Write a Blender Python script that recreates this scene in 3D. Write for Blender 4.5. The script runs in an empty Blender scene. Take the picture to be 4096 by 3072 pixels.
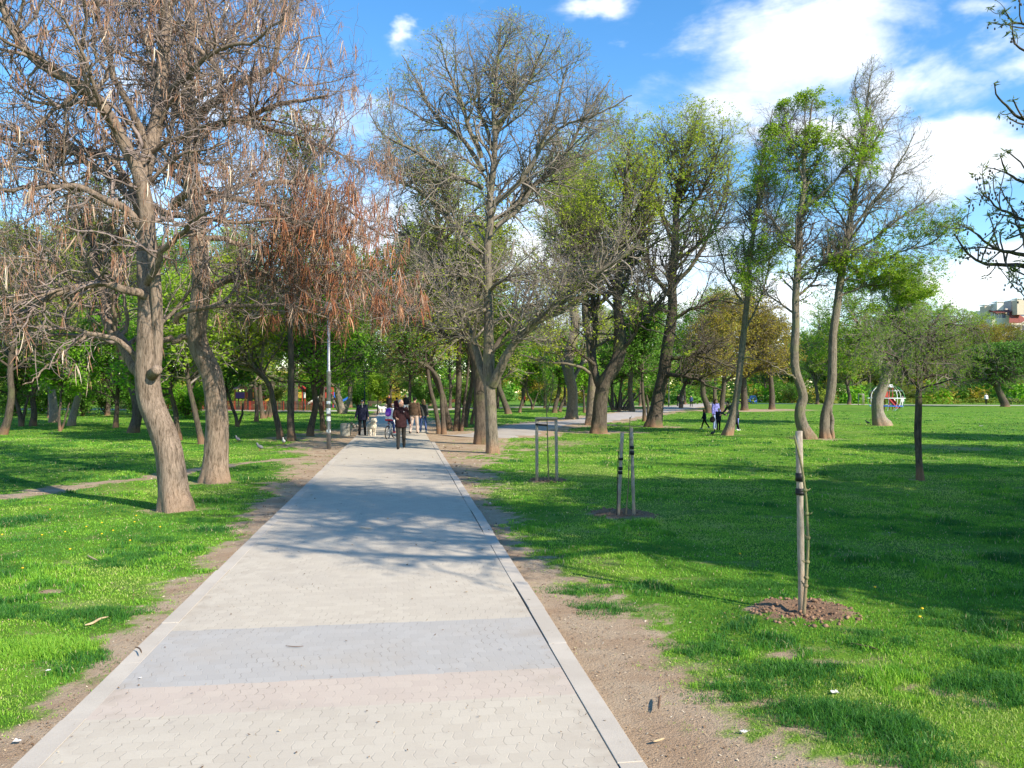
import bpy, math, random
import numpy as np
from mathutils import Vector, Matrix

scene = bpy.context.scene
COL = scene.collection
PI = math.pi
CAMH = 2.0
F = 3150.0            # focal length in photo pixels (4096 wide)
HOR = 1567.0          # photo row of the horizon

def rng(seed):
    return np.random.default_rng(seed)

def G(u, v):
    """ground point seen at photo pixel (u, v)"""
    y = CAMH * F / (v - HOR)
    return np.array([(u - 2048.0) / F * y, y, 0.0])

def AT(u, v, y):
    """point at distance y seen at photo pixel (u, v)"""
    return np.array([(u - 2048.0) / F * y, y, CAMH - (v - HOR) / F * y])

def GX(u, y):
    return np.array([(u - 2048.0) / F * y, y, 0.0])

# ------------------------------------------------------------------ noise
def _hash2(ix, iy, seed):
    h = (ix.astype(np.int64) * 374761393 + iy.astype(np.int64) * 668265263 + seed * 974634777) & 0xFFFFFFFF
    h = ((h ^ (h >> 13)) * 1274126177) & 0xFFFFFFFF
    h = h ^ (h >> 16)
    return (h & 0xFFFFFF) / float(0xFFFFFF)

def vnoise(x, y, seed=0):
    x = np.asarray(x, float); y = np.asarray(y, float)
    ix = np.floor(x); iy = np.floor(y)
    fx = x - ix; fy = y - iy
    fx = fx * fx * (3 - 2 * fx); fy = fy * fy * (3 - 2 * fy)
    a = _hash2(ix, iy, seed); b = _hash2(ix + 1, iy, seed)
    c = _hash2(ix, iy + 1, seed); d = _hash2(ix + 1, iy + 1, seed)
    return (a * (1 - fx) + b * fx) * (1 - fy) + (c * (1 - fx) + d * fx) * fy

def fbm(x, y, seed=0, oct=4):
    s = 0; a = 0.5; t = 0
    for i in range(oct):
        s = s + a * vnoise(x * 2 ** i + 17.3 * i, y * 2 ** i - 9.1 * i, seed + i)
        t += a; a *= 0.5
    return s / t

def sstep(a, b, x):
    t = np.clip((x - a) / (b - a), 0, 1)
    return t * t * (3 - 2 * t)

# ------------------------------------------------------------------ mesh building
def mesh_np(name, chunks, mats, smooth=True, attrs=None):
    """chunks: list of (verts (n,3), faces (m,3|4), material index)"""
    V = []; L = []; LS = []; MI = []
    off = 0; lo = 0
    for v, f, mi in chunks:
        v = np.asarray(v, np.float32).reshape(-1, 3); f = np.asarray(f, np.int64)
        if len(f) == 0:
            continue
        V.append(v)
        k = f.shape[1]
        L.append((f + off).ravel().astype(np.int32))
        LS.append((np.arange(len(f)) * k + lo).astype(np.int32))
        MI.append(np.full(len(f), mi, np.int32) if np.isscalar(mi) else np.asarray(mi, np.int32))
        off += len(v); lo += f.size
    me = bpy.data.meshes.new(name)
    V = np.concatenate(V); L = np.concatenate(L); LS = np.concatenate(LS); MI = np.concatenate(MI)
    me.vertices.add(len(V)); me.vertices.foreach_set("co", V.ravel())
    me.loops.add(len(L)); me.loops.foreach_set("vertex_index", L)
    me.polygons.add(len(LS)); me.polygons.foreach_set("loop_start", LS)
    me.polygons.foreach_set("material_index", MI)
    me.update(calc_edges=True)
    if smooth:
        me.shade_smooth()
    else:
        me.shade_flat()
    for m in mats:
        me.materials.append(m)
    if attrs:
        for an, av in attrs.items():
            a = me.attributes.new(an, 'FLOAT', 'POINT')
            a.data.foreach_set("value", np.asarray(av, np.float32))
    return me

def link(name, me, parent=None, loc=None, rotz=0.0):
    o = bpy.data.objects.new(name, me)
    COL.objects.link(o)
    if parent is not None:
        o.parent = parent
    if loc is not None:
        o.location = loc
    if rotz:
        o.rotation_euler = (0, 0, rotz)
    return o

def obj(name, chunks, mats, parent=None, loc=None, rotz=0.0, smooth=True, attrs=None):
    return link(name, mesh_np(name, chunks, mats, smooth, attrs), parent, loc, rotz)

def tag(o, label=None, cat=None, group=None, kind=None):
    if label: o['label'] = label
    if cat: o['category'] = cat
    if group: o['group'] = group
    if kind: o['kind'] = kind
    return o

def thing(name, label, cat, loc=(0, 0, 0), rotz=0.0, group=None):
    o = bpy.data.objects.new(name, None)
    COL.objects.link(o)
    o.empty_display_size = 0.2
    o.location = loc; o.rotation_euler = (0, 0, rotz)
    return tag(o, label, cat, group)

def dup(root, loc, rotz=0.0, scale=(1, 1, 1), label=None, group=None):
    r = root.copy(); COL.objects.link(r)
    r.location = loc; r.rotation_euler = (0, 0, rotz); r.scale = scale
    if label: r['label'] = label
    if group: r['group'] = group
    for ch in list(root.children):
        c = ch.copy(); COL.objects.link(c); c.parent = r
        for g in ch.children:
            d = g.copy(); COL.objects.link(d); d.parent = c
    return r

def norm(a):
    return a / np.maximum(np.linalg.norm(a, axis=-1, keepdims=True), 1e-9)

def tubes(P, R, k):
    """N tubes through P (N,S,3) with radii R (N,S), k sides -> verts, quad faces"""
    P = np.asarray(P, float); R = np.asarray(R, float)
    N, S, _ = P.shape
    T = np.empty_like(P)
    T[:, 1:-1] = P[:, 2:] - P[:, :-2]
    T[:, 0] = P[:, 1] - P[:, 0]; T[:, -1] = P[:, -1] - P[:, -2]
    T = norm(T)
    mean = norm(P[:, -1] - P[:, 0] + 1e-6)
    ax = np.argmin(np.abs(mean), axis=1)
    ref = np.zeros((N, 3)); ref[np.arange(N), ax] = 1.0
    ref = ref[:, None, :]
    n = norm(np.cross(T, np.broadcast_to(ref, T.shape)))
    b = np.cross(T, n)
    ang = np.arange(k) / k * 2 * PI
    V = P[:, :, None, :] + R[:, :, None, None] * (np.cos(ang)[None, None, :, None] * n[:, :, None, :] + np.sin(ang)[None, None, :, None] * b[:, :, None, :])
    base = (np.arange(N) * S * k)[:, None, None]
    ring = (np.arange(S - 1) * k)[None, :, None]
    j = np.arange(k)[None, None, :]; j2 = (np.arange(k) + 1) % k
    j2 = j2[None, None, :]
    Fq = np.stack([base + ring + j, base + ring + j2, base + ring + k + j2, base + ring + k + j], -1).reshape(-1, 4)
    return V.reshape(-1, 3), Fq

def tube(pts, rad, k=8, cap=True):
    """one tube, with flat end caps"""
    pts = np.asarray(pts, float)
    rad = np.full(len(pts), rad, float) if np.isscalar(rad) else np.asarray(rad, float)
    if cap:
        pts = np.concatenate([pts[:1], pts, pts[-1:]])
        d0 = norm(pts[2] - pts[1]); d1 = norm(pts[-2] - pts[-3])
        pts[0] -= d0 * 1e-4; pts[-1] += d1 * 1e-4
        rad = np.concatenate([[1e-4], rad, [1e-4]])
    return tubes(pts[None], rad[None], k)

def box(c, s, rz=0.0, taper=1.0):
    x, y, z = s[0] / 2, s[1] / 2, s[2] / 2
    v = np.array([[-x, -y, -z], [x, -y, -z], [x, y, -z], [-x, y, -z], [-x * taper, -y * taper, z], [x * taper, -y * taper, z], [x * taper, y * taper, z], [-x * taper, y * taper, z]])
    if rz:
        cs, sn = math.cos(rz), math.sin(rz)
        v = v @ np.array([[cs, sn, 0], [-sn, cs, 0], [0, 0, 1]])
    f = np.array([[0, 3, 2, 1], [4, 5, 6, 7], [0, 1, 5, 4], [1, 2, 6, 5], [2, 3, 7, 6], [3, 0, 4, 7]])
    return v + np.asarray(c, float), f

def ellipsoid(c, r, nu=14, nv=9, rot=None):
    a = np.arange(nu) / nu * 2 * PI
    t = np.linspace(0.02, PI - 0.02, nv)
    v = np.stack([np.outer(np.sin(t), np.cos(a)), np.outer(np.sin(t), np.sin(a)), np.outer(np.cos(t), np.ones(nu))], -1).reshape(-1, 3) * np.asarray(r, float)
    if rot is not None:
        v = v @ np.asarray(rot).T
    v = v + np.asarray(c, float)
    i = np.arange(nv - 1)[:, None] * nu; j = np.arange(nu)[None]; j2 = (j + 1) % nu
    f = np.stack([i + j, i + nu + j, i + nu + j2, i + j2], -1).reshape(-1, 4)
    return v, f

def lathe(prof, k=24, c=(0, 0, 0)):
    """profile list of (r, z)"""
    p = np.array(prof, float)
    a = np.arange(k) / k * 2 * PI
    v = np.stack([np.outer(p[:, 0], np.cos(a)), np.outer(p[:, 0], np.sin(a)), np.repeat(p[:, 1][:, None], k, 1)], -1).reshape(-1, 3) + np.asarray(c, float)
    i = np.arange(len(p) - 1)[:, None] * k; j = np.arange(k)[None]; j2 = (j + 1) % k
    f = np.stack([i + j, i + j2, i + k + j2, i + k + j], -1).reshape(-1, 4)
    return v, f

def resample(pts, S):
    pts = np.asarray(pts, float)
    # Catmull-Rom through the points, then even spacing
    P = np.concatenate([2 * pts[:1] - pts[1:2], pts, 2 * pts[-1:] - pts[-2:-1]])
    out = []
    for i in range(1, len(P) - 2):
        t = np.linspace(0, 1, 12, endpoint=False)[:, None]
        p0, p1, p2, p3 = P[i - 1], P[i], P[i + 1], P[i + 2]
        out.append(0.5 * (2 * p1 + (p2 - p0) * t + (2 * p0 - 5 * p1 + 4 * p2 - p3) * t ** 2 + (3 * p1 - p0 - 3 * p2 + p3) * t ** 3))
    out.append(pts[-1:])
    q = np.concatenate(out)
    d = np.concatenate([[0], np.cumsum(np.linalg.norm(np.diff(q, axis=0), axis=1))])
    s = np.linspace(0, d[-1], S)
    return np.stack([np.interp(s, d, q[:, a]) for a in range(3)], -1)

# ------------------------------------------------------------------ materials
class N:
    """small node tree helper"""
    def __init__(self, name):
        self.m = bpy.data.materials.new(name); self.m.use_nodes = True
        self.t = self.m.node_tree; self.t.nodes.clear()
        self.out = self.t.nodes.new('ShaderNodeOutputMaterial')
    def n(self, typ, props=None, **ins):
        nd = self.t.nodes.new(typ)
        for k, v in (props or {}).items():
            setattr(nd, k, v)
        for k, v in ins.items():
            self.set(nd, k, v)
        return nd
    def set(self, nd, key, v):
        key = key.replace('_', ' ')
        s = nd.inputs[int(key[1:])] if key[0] == 'i' and key[1:].isdigit() else nd.inputs[key]
        if isinstance(v, bpy.types.NodeSocket):
            self.t.links.new(v, s)
        elif isinstance(v, bpy.types.Node):
            self.t.links.new(v.outputs[0], s)
        else:
            if s.type == 'RGBA' and len(v) == 3:
                v = (*v, 1.0)
            s.default_value = v
        return s
    def math(self, op, a, b=0.0, clamp=False):
        nd = self.t.nodes.new('ShaderNodeMath'); nd.operation = op; nd.use_clamp = clamp
        self.set(nd, 'i0', a); self.set(nd, 'i1', b)
        return nd.outputs[0]
    def mix(self, f, a, b, blend='MIX'):
        nd = self.t.nodes.new('ShaderNodeMix'); nd.data_type = 'RGBA'; nd.blend_type = blend
        self.set(nd, 'i0', f); self.set(nd, 'i6', a); self.set(nd, 'i7', b)
        return nd.outputs[2]
    def ramp(self, fac, stops):
        nd = self.t.nodes.new('ShaderNodeValToRGB')
        el = nd.color_ramp.elements
        while len(el) < len(stops): el.new(0.5)
        for e, (p, c) in zip(el, stops):
            e.position = p; e.color = (*c, 1.0) if len(c) == 3 else c
        self.set(nd, 'i0', fac)
        return nd.outputs[0]
    def smooth(self, a, b, x):
        nd = self.t.nodes.new('ShaderNodeMapRange'); nd.interpolation_type = 'SMOOTHSTEP'
        self.set(nd, 'i0', x); nd.inputs[1].default_value = a; nd.inputs[2].default_value = b
        return nd.outputs[0]
    def noise(self, vec, scale, detail=3.0, rough=0.55, dist=0.0):
        nd = self.t.nodes.new('ShaderNodeTexNoise')
        nd.inputs['Scale'].default_value = scale; nd.inputs['Detail'].default_value = detail
        nd.inputs['Roughness'].default_value = rough; nd.inputs['Distortion'].default_value = dist
        if vec is not None: self.set(nd, 'Vector', vec)
        return nd.outputs[0]
    def mapping(self, vec, scale=(1, 1, 1), rot=(0, 0, 0)):
        nd = self.t.nodes.new('ShaderNodeMapping')
        nd.inputs['Scale'].default_value = scale; nd.inputs['Rotation'].default_value = rot
        self.set(nd, 'Vector', vec)
        return nd.outputs[0]
    def coord(self, which='Object'):
        return self.t.nodes.new('ShaderNodeTexCoord').outputs[which]
    def bsdf(self, color, rough=0.8, bump=None, bstr=0.3, bdist=0.02, spec=0.3, **kw):
        b = self.t.nodes.new('ShaderNodeBsdfPrincipled')
        self.set(b, 'Base Color', color); self.set(b, 'Roughness', rough)
        b.inputs['Specular IOR Level'].default_value = spec
        if bump is not None:
            bn = self.t.nodes.new('ShaderNodeBump')
            bn.inputs['Strength'].default_value = bstr; bn.inputs['Distance'].default_value = bdist
            self.set(bn, 'Height', bump); self.t.links.new(bn.outputs[0], b.inputs['Normal'])
        for k, v in kw.items():
            self.set(b, k, v)
        return b
    def done(self, sh):
        self.t.links.new(sh.outputs[0] if isinstance(sh, bpy.types.Node) else sh, self.out.inputs['Surface'])
        return self.m

_simple = {}
def simple(name, col, rough=0.6, var=0.15, scale=12.0, metal=0.0, spec=0.3):
    """plain painted / cloth / stone surface with a little mottling"""
    if name in _simple: return _simple[name]
    n = N(name)
    nz = n.noise(n.coord(), scale, 4.0)
    c0 = tuple(x * (1 - var) for x in col); c1 = tuple(min(1, x * (1 + var)) for x in col)
    b = n.bsdf(n.ramp(nz, [(0.3, c0), (0.7, c1)]), rough, nz, 0.15, 0.01, spec)
    b.inputs['Metallic'].default_value = metal
    _simple[name] = n.done(b)
    return _simple[name]

def bark(name, dark, light, moss=None, scale=1.0, stain=(0.16, 0.09, 0.05), bstr=1.0):
    n = N(name)
    oc = n.coord()
    st = n.mapping(oc, (9 * scale, 9 * scale, 1.6 * scale))
    a = n.noise(st, 2.2, 6.0, 0.65, 0.6)
    big = n.noise(oc, 1.3 * scale, 3.0)
    rid = n.noise(n.mapping(oc, (52 * scale, 52 * scale, 5 * scale)), 1.6, 4.0, 0.65, 0.4)
    f = n.math('ADD', n.math('MULTIPLY', a, 0.65), n.math('MULTIPLY', rid, 0.35))
    c = n.ramp(f, [(0.38, dark), (0.49, tuple(x * .4 + y * .6 for x, y in zip(dark, light))), (0.62, light)])
    c = n.mix(n.math('MULTIPLY', n.smooth(.42, .64, n.noise(oc, 2.6 * scale, 5, .6)), .45), c, n.mix(.5, dark, c))
    c = n.mix(n.math('MULTIPLY', n.smooth(.46, .36, rid), .45), c, tuple(x * .55 for x in dark))
    if moss:
        c = n.mix(n.math('MULTIPLY', n.smooth(0.5, 0.68, big), 0.65), c, moss)
    sep = n.n('ShaderNodeSeparateXYZ', i0=oc)
    low = n.smooth(0.5, 0.0, n.math('ADD', sep.outputs[2], n.math('MULTIPLY', n.math('SUBTRACT', big, 0.5), 1.1)))
    c = n.mix(n.math('MULTIPLY', low, 0.6), c, n.mix(rid, stain, tuple(min(1, x * 1.9) for x in stain)))
    b = n.bsdf(c, 0.92, f, bstr, 0.035, 0.15)
    return n.done(b)

def leafmat(name, c0, c1, c2=None, trans=0.35):
    """leaf: per-leaf colour from Random Per Island, some light passes through"""
    n = N(name)
    g = n.t.nodes.new('ShaderNodeNewGeometry')
    stops = [(0.0, c0), (0.75, c1)] + ([(1.0, c2)] if c2 else [])
    c = n.ramp(g.outputs['Random Per Island'], stops)
    b = n.bsdf(c, 0.55, spec=0.25)
    tr = n.n('ShaderNodeBsdfTranslucent', Color=n.mix(1.0, c, (1.0, 1.0, 0.55), 'MULTIPLY'))
    mx = n.n('ShaderNodeMixShader', i0=trans, i1=b, i2=tr)
    return n.done(mx)
# ================================================================== ground, paths, grass
TH = math.atan(0.14)
PO = np.array([-0.375, 0.0]); PD = np.array([-math.sin(TH), math.cos(TH)]); PN = np.array([math.cos(TH), math.sin(TH)])

def path_st(x, y):
    dx = x - PO[0]; dy = y - PO[1]
    return dx * PD[0] + dy * PD[1], dx * PN[0] + dy * PN[1]

def seg_dist(x, y, pts):
    """distance to a polyline and the width interpolated along it; pts (x,y,halfwidth)"""
    best = np.full(np.shape(x), 1e9)
    for (x0, y0, w0), (x1, y1, w1) in zip(pts[:-1], pts[1:]):
        ex, ey = x1 - x0, y1 - y0
        t = np.clip(((x - x0) * ex + (y - y0) * ey) / (ex * ex + ey * ey), 0, 1)
        d = np.hypot(x - x0 - t * ex, y - y0 - t * ey) - (w0 + (w1 - w0) * t)
        best = np.minimum(best, d)
    return best

# branch path that leaves the main one to the right
BRANCH = [(*G(1690, 1752)[:2], 2.0), (*G(1850, 1748)[:2], 2.2), (*G(2000, 1737)[:2], 2.2), (*G(2179, 1697)[:2], 2.1), (*G(2350, 1684)[:2], 2.2), (*G(2500, 1659)[:2], 2.5), (*G(2671, 1636)[:2], 2.8), (*G(2834, 1614.5)[:2], 3.0), (60.0, 190.0, 3.0)]
TRAIL = [(*G(1330, 1830)[:2], 0.55), (*G(1180, 1835)[:2], 0.36), (*G(1000, 1848)[:2], 0.24), (*G(870, 1867)[:2], 0.22), (*G(700, 1893)[:2], 0.2), (*G(560, 1918)[:2], 0.26), (*G(300, 1945)[:2], 0.28), (*G(20, 1988)[:2], 0.36), (-14.0, 13.2, 0.3)]
# far cross paths
CROSS_FAR = [(-90.0, 96.0, 1.6), (-40.0, 88.0, 1.6), (-20.0, 82.0, 2.2), (-10.0, 88.0, 2.5), (0.0, 101.0, 1.5), (25.0, 112.0, 1.5)]
CROSS_RIGHT = [(30.0, 140.0, 2.0), (50.0, 128.0, 2.0), (65.0, 117.0, 2.2), (110.0, 108.0, 2.2)]
DIRT_SPOTS = []   # x, y, radius, strength  (tree feet, planting pits)
for (u, v, r, s) in [(1972, 1800, 1.5, .8), (1926, 1775, 2.0, .9), (2394, 1728, 2.2, .75), (2365, 1700, 2.2, .75), (2615, 1706, 2.0, .75), (2287, 1677, 1.8, .6),
                     (2750, 1700, 1.6, .35), (3230, 1755, 1.3, .7), (3310, 1757, 1.2, .7), (2915, 1742, 1.3, .5), (3525, 1702, 1.0, .6), (3760, 1788, 1.8, .45), (3860, 1795, 1.2, .5),
                     (712, 2040, .65, .6), (861, 1926, .7, .6), (1150, 1752, 1.6, .8), (1240, 1739, 1.6, .8), (1293, 1722, 1.6, .8), (1800, 1725, 3.2, .85), (1860, 1735, 2.4, .85), (1700, 1780, 2.2, .8),
                     (2900, 1643, 6.5, .95), (2978, 1642, 4.5, .8), (3087, 1640, 5.5, .95), (1100, 1760, 1.5, .5), (1000, 1800, 1.4, .35), (2200, 1770, 2.6, .55), (2100, 1800, 1.5, .5), (3675, 1921, .35, .6)]:
    p = G(u, v); DIRT_SPOTS.append((p[0], p[1], r, s))
PITS = [(3215, 2452, .47), (2495, 2060, .55), (2190, 1925, .45)]
PITS = [(*G(u, v)[:2], r) for u, v, r in PITS]
BARE = [(3760, 2775, .35), (3100, 2620, .33), (2900, 2900, .6), (3300, 2650, .25), (200, 2370, .22), (3950, 2810, .3)]
BARE = [(*G(u, v)[:2], r) for u, v, r in BARE]

def dirt_mask(x, y):
    x = np.asarray(x, float); y = np.asarray(y, float)
    s, t = path_st(x, y)
    n1 = fbm(x * 1.1, y * 1.1, 3, 4); n2 = fbm(x * 4.3, y * 4.3, 11, 3)
    n3 = fbm(x * 13, y * 13, 19, 2)
    nz = (n1 - 0.5) * 1.9 + (n2 - 0.5) * 1.5 + (n3 - .5) * 1.1
    # strips beside the main path
    wr = np.interp(y, [0, 4.2, 5, 7, 10, 14, 18, 22, 26, 30, 40, 60, 80], [1.4, 1.2, .85, .5, .34, .4, .6, 1.0, 1.7, 2.4, 2.0, .6, .5])
    wl = np.interp(y, [0, 4.5, 6, 8, 12, 16, 20, 25, 30, 38, 44, 60, 80], [.42, .32, .2, .2, .3, .45, .6, 1.0, 1.9, 2.1, .9, .5, .5])
    dr = t - 1.65; dl = -t - 1.65
    m = 1 - sstep(-0.7, 1.15, (dr - wr) / np.maximum(wr, .3) * .8 + nz * 0.9)
    m2 = 1 - sstep(-0.7, 1.15, (dl - wl) / np.maximum(wl, .3) * .8 + nz * 0.9)
    d = np.where(t > 0, m, m2)
    d = np.where(np.abs(t) < 1.6, 1.0, d)
    d = np.maximum(d, 1 - sstep(-0.15, 0.3, seg_dist(x, y, TRAIL) + nz * 0.35))
    d = np.maximum(d, 1 - sstep(0.0, 1.2, seg_dist(x, y, BRANCH) + nz * 1.3))
    d = np.maximum(d, 1 - sstep(-0.2, 0.9, seg_dist(x, y, CROSS_FAR) + nz * 0.8))
    d = np.maximum(d, 1 - sstep(-0.2, 0.9, seg_dist(x, y, CROSS_RIGHT) + nz * 0.8))
    for cx, cy, r, st in DIRT_SPOTS:
        q = np.hypot((x - cx) * .85, (y - cy)) / r
        d = np.maximum(d, st * (1 - sstep(0.35, 1.15, q + nz * 0.55)))
    for cx, cy, r in PITS:
        d = np.maximum(d, 1 - sstep(0.8, 1.1, np.hypot(x - cx, y - cy) / r + nz * 0.3))
    for cx, cy, r in BARE:
        d = np.maximum(d, .8 * (1 - sstep(0.2, 1.2, np.hypot(x - cx, (y - cy) * 1.6) / r + nz * 0.7)))
    # thin, worn lawn
    d = np.maximum(d, .36 * sstep(0.58, 0.74, fbm(x * .55 + 40, y * .8, 23, 4)))
    d = np.maximum(d, .42 * sstep(0.62, 0.75, fbm(x * 2.1 + 4, y * 2.6, 29, 3)))
    return np.clip(d, 0, 1)

def pit_height(x, y):
    h = np.zeros(np.shape(x))
    for cx, cy, r in PITS:
        q = np.hypot(x - cx, y - cy) / r
        lump = fbm(x * 9, y * 9, 61, 3)
        h = h + (1 - sstep(0.7, 1.1, q)) * (0.10 * (lump - 0.42) + 0.03 * sstep(.25, .8, q))
    return h

def ground_h(x, y):
    s, t = path_st(np.asarray(x, float), np.asarray(y, float))
    off = sstep(1.7, 3.2, np.abs(t))
    h = off * ((fbm(np.asarray(x) * .7, np.asarray(y) * .7, 51, 3) - .5) * .07)
    h = np.where(np.hypot(x, y) > 70, 0.0, h)
    h = h - 0.012 * (1 - off)
    return h + pit_height(x, y)

# --- ground sheet: fine near the camera, coarse towards the horizon
def axis_lines(fine0, fine1, step, grow, lim0, lim1):
    a = list(np.arange(fine0, fine1, step)); st = step; v = a[-1]
    while v < lim1:
        st *= grow; v += st; a.append(v)
    st = step; v = a[0]; b = []
    while v > lim0:
        st *= grow; v -= st; b.append(v)
    return np.array(b[::-1] + a)
gx = axis_lines(-9, 9, 0.085, 1.05, -900, 900)
gy = axis_lines(2.5, 16, 0.075, 1.03, -120, 1500)
GXX, GYY = np.meshgrid(gx, gy)
gv = np.stack([GXX.ravel(), GYY.ravel(), ground_h(GXX.ravel(), GYY.ravel())], -1)
nx, ny = len(gx), len(gy)
ii = (np.arange(ny - 1)[:, None] * nx + np.arange(nx - 1)[None]).ravel()
gf = np.stack([ii, ii + 1, ii + nx + 1, ii + nx], -1)
gd = dirt_mask(gv[:, 0], gv[:, 1])
pitmask = np.zeros(len(gv))
for cx, cy, r in PITS:
    pitmask = np.maximum(pitmask, 1 - sstep(.8, 1.15, np.hypot(gv[:, 0] - cx, gv[:, 1] - cy) / r))

def mat_ground():
    n = N('lawn_and_soil')
    oc = n.coord()
    at = n.n('ShaderNodeAttribute', {'attribute_name': 'dirt'})
    pit = n.n('ShaderNodeAttribute', {'attribute_name': 'pit'})
    fine = n.noise(oc, 14, 5, .7)
    vfine = n.noise(oc, 70, 4, .7)
    mid = n.noise(oc, 1.7, 5, .6)
    big = n.noise(oc, .16, 4, .55)
    f = n.math('ADD', at.outputs['Fac'], n.math('MULTIPLY', n.math('SUBTRACT', fine, .5), .7))
    f = n.math('ADD', f, n.math('MULTIPLY', n.math('SUBTRACT', vfine, .5), .5))
    k = n.smooth(.30, .78, f)
    g1 = n.mix(n.smooth(.35, .65, mid), (.11, .25, .022), (.21, .40, .034))
    g1 = n.mix(n.math('MULTIPLY', n.smooth(.45, .7, big), .6), g1, (.25, .37, .045))
    g1 = n.mix(n.math('MULTIPLY', n.smooth(.55, .75, n.noise(oc, 5.5, 5, .7)), .4), g1, (.24, .22, .09))
    g1 = n.mix(n.math('MULTIPLY', n.smooth(.3, .8, vfine), .55), n.mix(.45, g1, (.02, .06, .008)), g1)
    soil = n.mix(n.smooth(.3, .7, mid), (.38, .265, .17), (.48, .375, .26))
    soil = n.mix(n.math('MULTIPLY', n.smooth(.45, .75, vfine), .5), soil, (.26, .175, .11))
    soil = n.mix(n.math('MULTIPLY', n.smooth(.66, .74, n.noise(oc, 41, 2)), .7), soil, (.52, .44, .32))
    soil = n.mix(n.math('MULTIPLY', pit.outputs['Fac'], .75), soil, n.mix(fine, (.13, .07, .04), (.26, .15, .09)))
    c = n.mix(k, g1, soil)
    h = n.math('ADD', n.math('MULTIPLY', fine, .6), n.math('MULTIPLY', vfine, .5))
    b = n.bsdf(c, .95, h, .8, .05, .1)
    return n.done(b)

ground = obj('ground', [(gv, gf, 0)], [mat_ground()], attrs={'dirt': gd, 'pit': pitmask})
tag(ground, 'worn park lawn with bare trodden soil beside the path and round the tree feet', kind='structure')

# --- main path
def mat_paving():
    n = N('concrete_pavers')
    oc = n.coord()
    wob = n.noise(oc, 55, 2, .5)
    sep = n.n('ShaderNodeSeparateXYZ', i0=oc)
    tri = n.math('PINGPONG', sep.outputs[1], .05)
    xx = n.math('ADD', sep.outputs[0], n.math('MULTIPLY', tri, .35))
    xx = n.math('ADD', xx, n.math('MULTIPLY', n.math('SUBTRACT', wob, .5), .012))
    yy = n.math('ADD', sep.outputs[1], n.math('MULTIPLY', n.math('SUBTRACT', n.noise(oc, 31, 2, .5), .5), .010))
    ry = n.math('DIVIDE', yy, .105); row = n.math('FLOOR', ry)
    fx = n.math('ADD', n.math('DIVIDE', xx, .112), n.math('MULTIPLY', n.math('MODULO', n.math('ADD', row, 400.0), 2.0), .5))
    jv = n.smooth(.462, .492, n.math('ABSOLUTE', n.math('SUBTRACT', n.math('FRACT', fx), .5)))
    jh = n.smooth(.468, .495, n.math('ABSOLUTE', n.math('SUBTRACT', n.math('FRACT', ry), .5)))
    mortar = n.math('MAXIMUM', jv, n.math('MULTIPLY', jh, .4))
    wn = n.t.nodes.new('ShaderNodeTexWhiteNoise'); wn.noise_dimensions = '2D'
    n.set(wn, 'Vector', n.n('ShaderNodeCombineXYZ', i0=n.math('FLOOR', fx), i1=row, i2=0.0)); each = wn.outputs['Value']
    s = n.math('ADD', sep.outputs[1], n.math('MULTIPLY', n.math('SUBTRACT', each, .5), .02))
    grey = n.math('MULTIPLY', n.math('GREATER_THAN', s, 5.47), n.math('LESS_THAN', s, 6.75))
    pink = n.math('MULTIPLY', n.math('GREATER_THAN', s, 4.98), n.math('LESS_THAN', s, 5.475))
    c = n.mix(each, (.505, .445, .352), (.55, .49, .39))
    c = n.mix(grey, c, n.mix(each, (.405, .385, .352), (.44, .42, .385)))
    c = n.mix(pink, c, n.mix(each, (.505, .42, .345), (.54, .455, .37)))
    patch = n.noise(oc, .8, 5, .65)
    c = n.mix(n.math('MULTIPLY', n.smooth(.42, .7, patch), .4), c, (.44, .39, .32))
    c = n.mix(n.math('MULTIPLY', n.smooth(.6, .72, n.noise(oc, 3.7, 6, .7)), .35), c, (.38, .33, .27))
    c = n.mix(n.math('MULTIPLY', n.smooth(.70, .76, n.noise(oc, 24, 3, .6)), .45), c, (.26, .22, .18))
    grit = n.noise(oc, 160, 3, .7)
    c = n.mix(n.math('MULTIPLY', n.smooth(.4, .75, grit), .25), c, (.30, .28, .25))
    jfade = n.math('MULTIPLY', mortar, n.smooth(.44, .66, n.noise(oc, 2.3, 4, .7)))
    c = n.mix(n.math('MULTIPLY', jfade, .7), c, (.19, .16, .12))
    c = n.mix(n.math('MULTIPLY', n.smooth(.52, .72, n.noise(oc, 1.35, 6, .72)), .38), c, (.40, .345, .28))
    c = n.mix(n.math('MULTIPLY', n.smooth(.66, .70, n.noise(oc, 8.5, 4, .7)), .35), c, (.33, .29, .25))
    c = n.mix(n.math('MULTIPLY', n.smooth(1.05, 1.55, n.math('ABSOLUTE', sep.outputs[0])), n.math('MULTIPLY', n.smooth(.45, .7, n.noise(oc, 5, 4)), .5)), c, (.36, .30, .23))
    h = n.math('SUBTRACT', n.math('MULTIPLY', grit, .2), mortar)
    return n.done(n.bsdf(c, .85, h, .35, .006, .25))

def mat_asphalt():
    n = N('pale_path_surface')
    oc = n.coord()
    big = n.noise(oc, .7, 5, .6); gr = n.noise(oc, 60, 4, .7)
    c = n.mix(n.smooth(.3, .7, big), (.40, .36, .32), (.50, .46, .41))
    c = n.mix(n.math('MULTIPLY', n.smooth(.5, .75, n.noise(oc, 2.4, 5, .7)), .6), c, (.36, .27, .19))
    c = n.mix(n.math('MULTIPLY', gr, .25), c, (.25, .22, .2))
    return n.done(n.bsdf(c, .9, gr, .3, .01, .2))
M_PATH2 = mat_asphalt()

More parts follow.
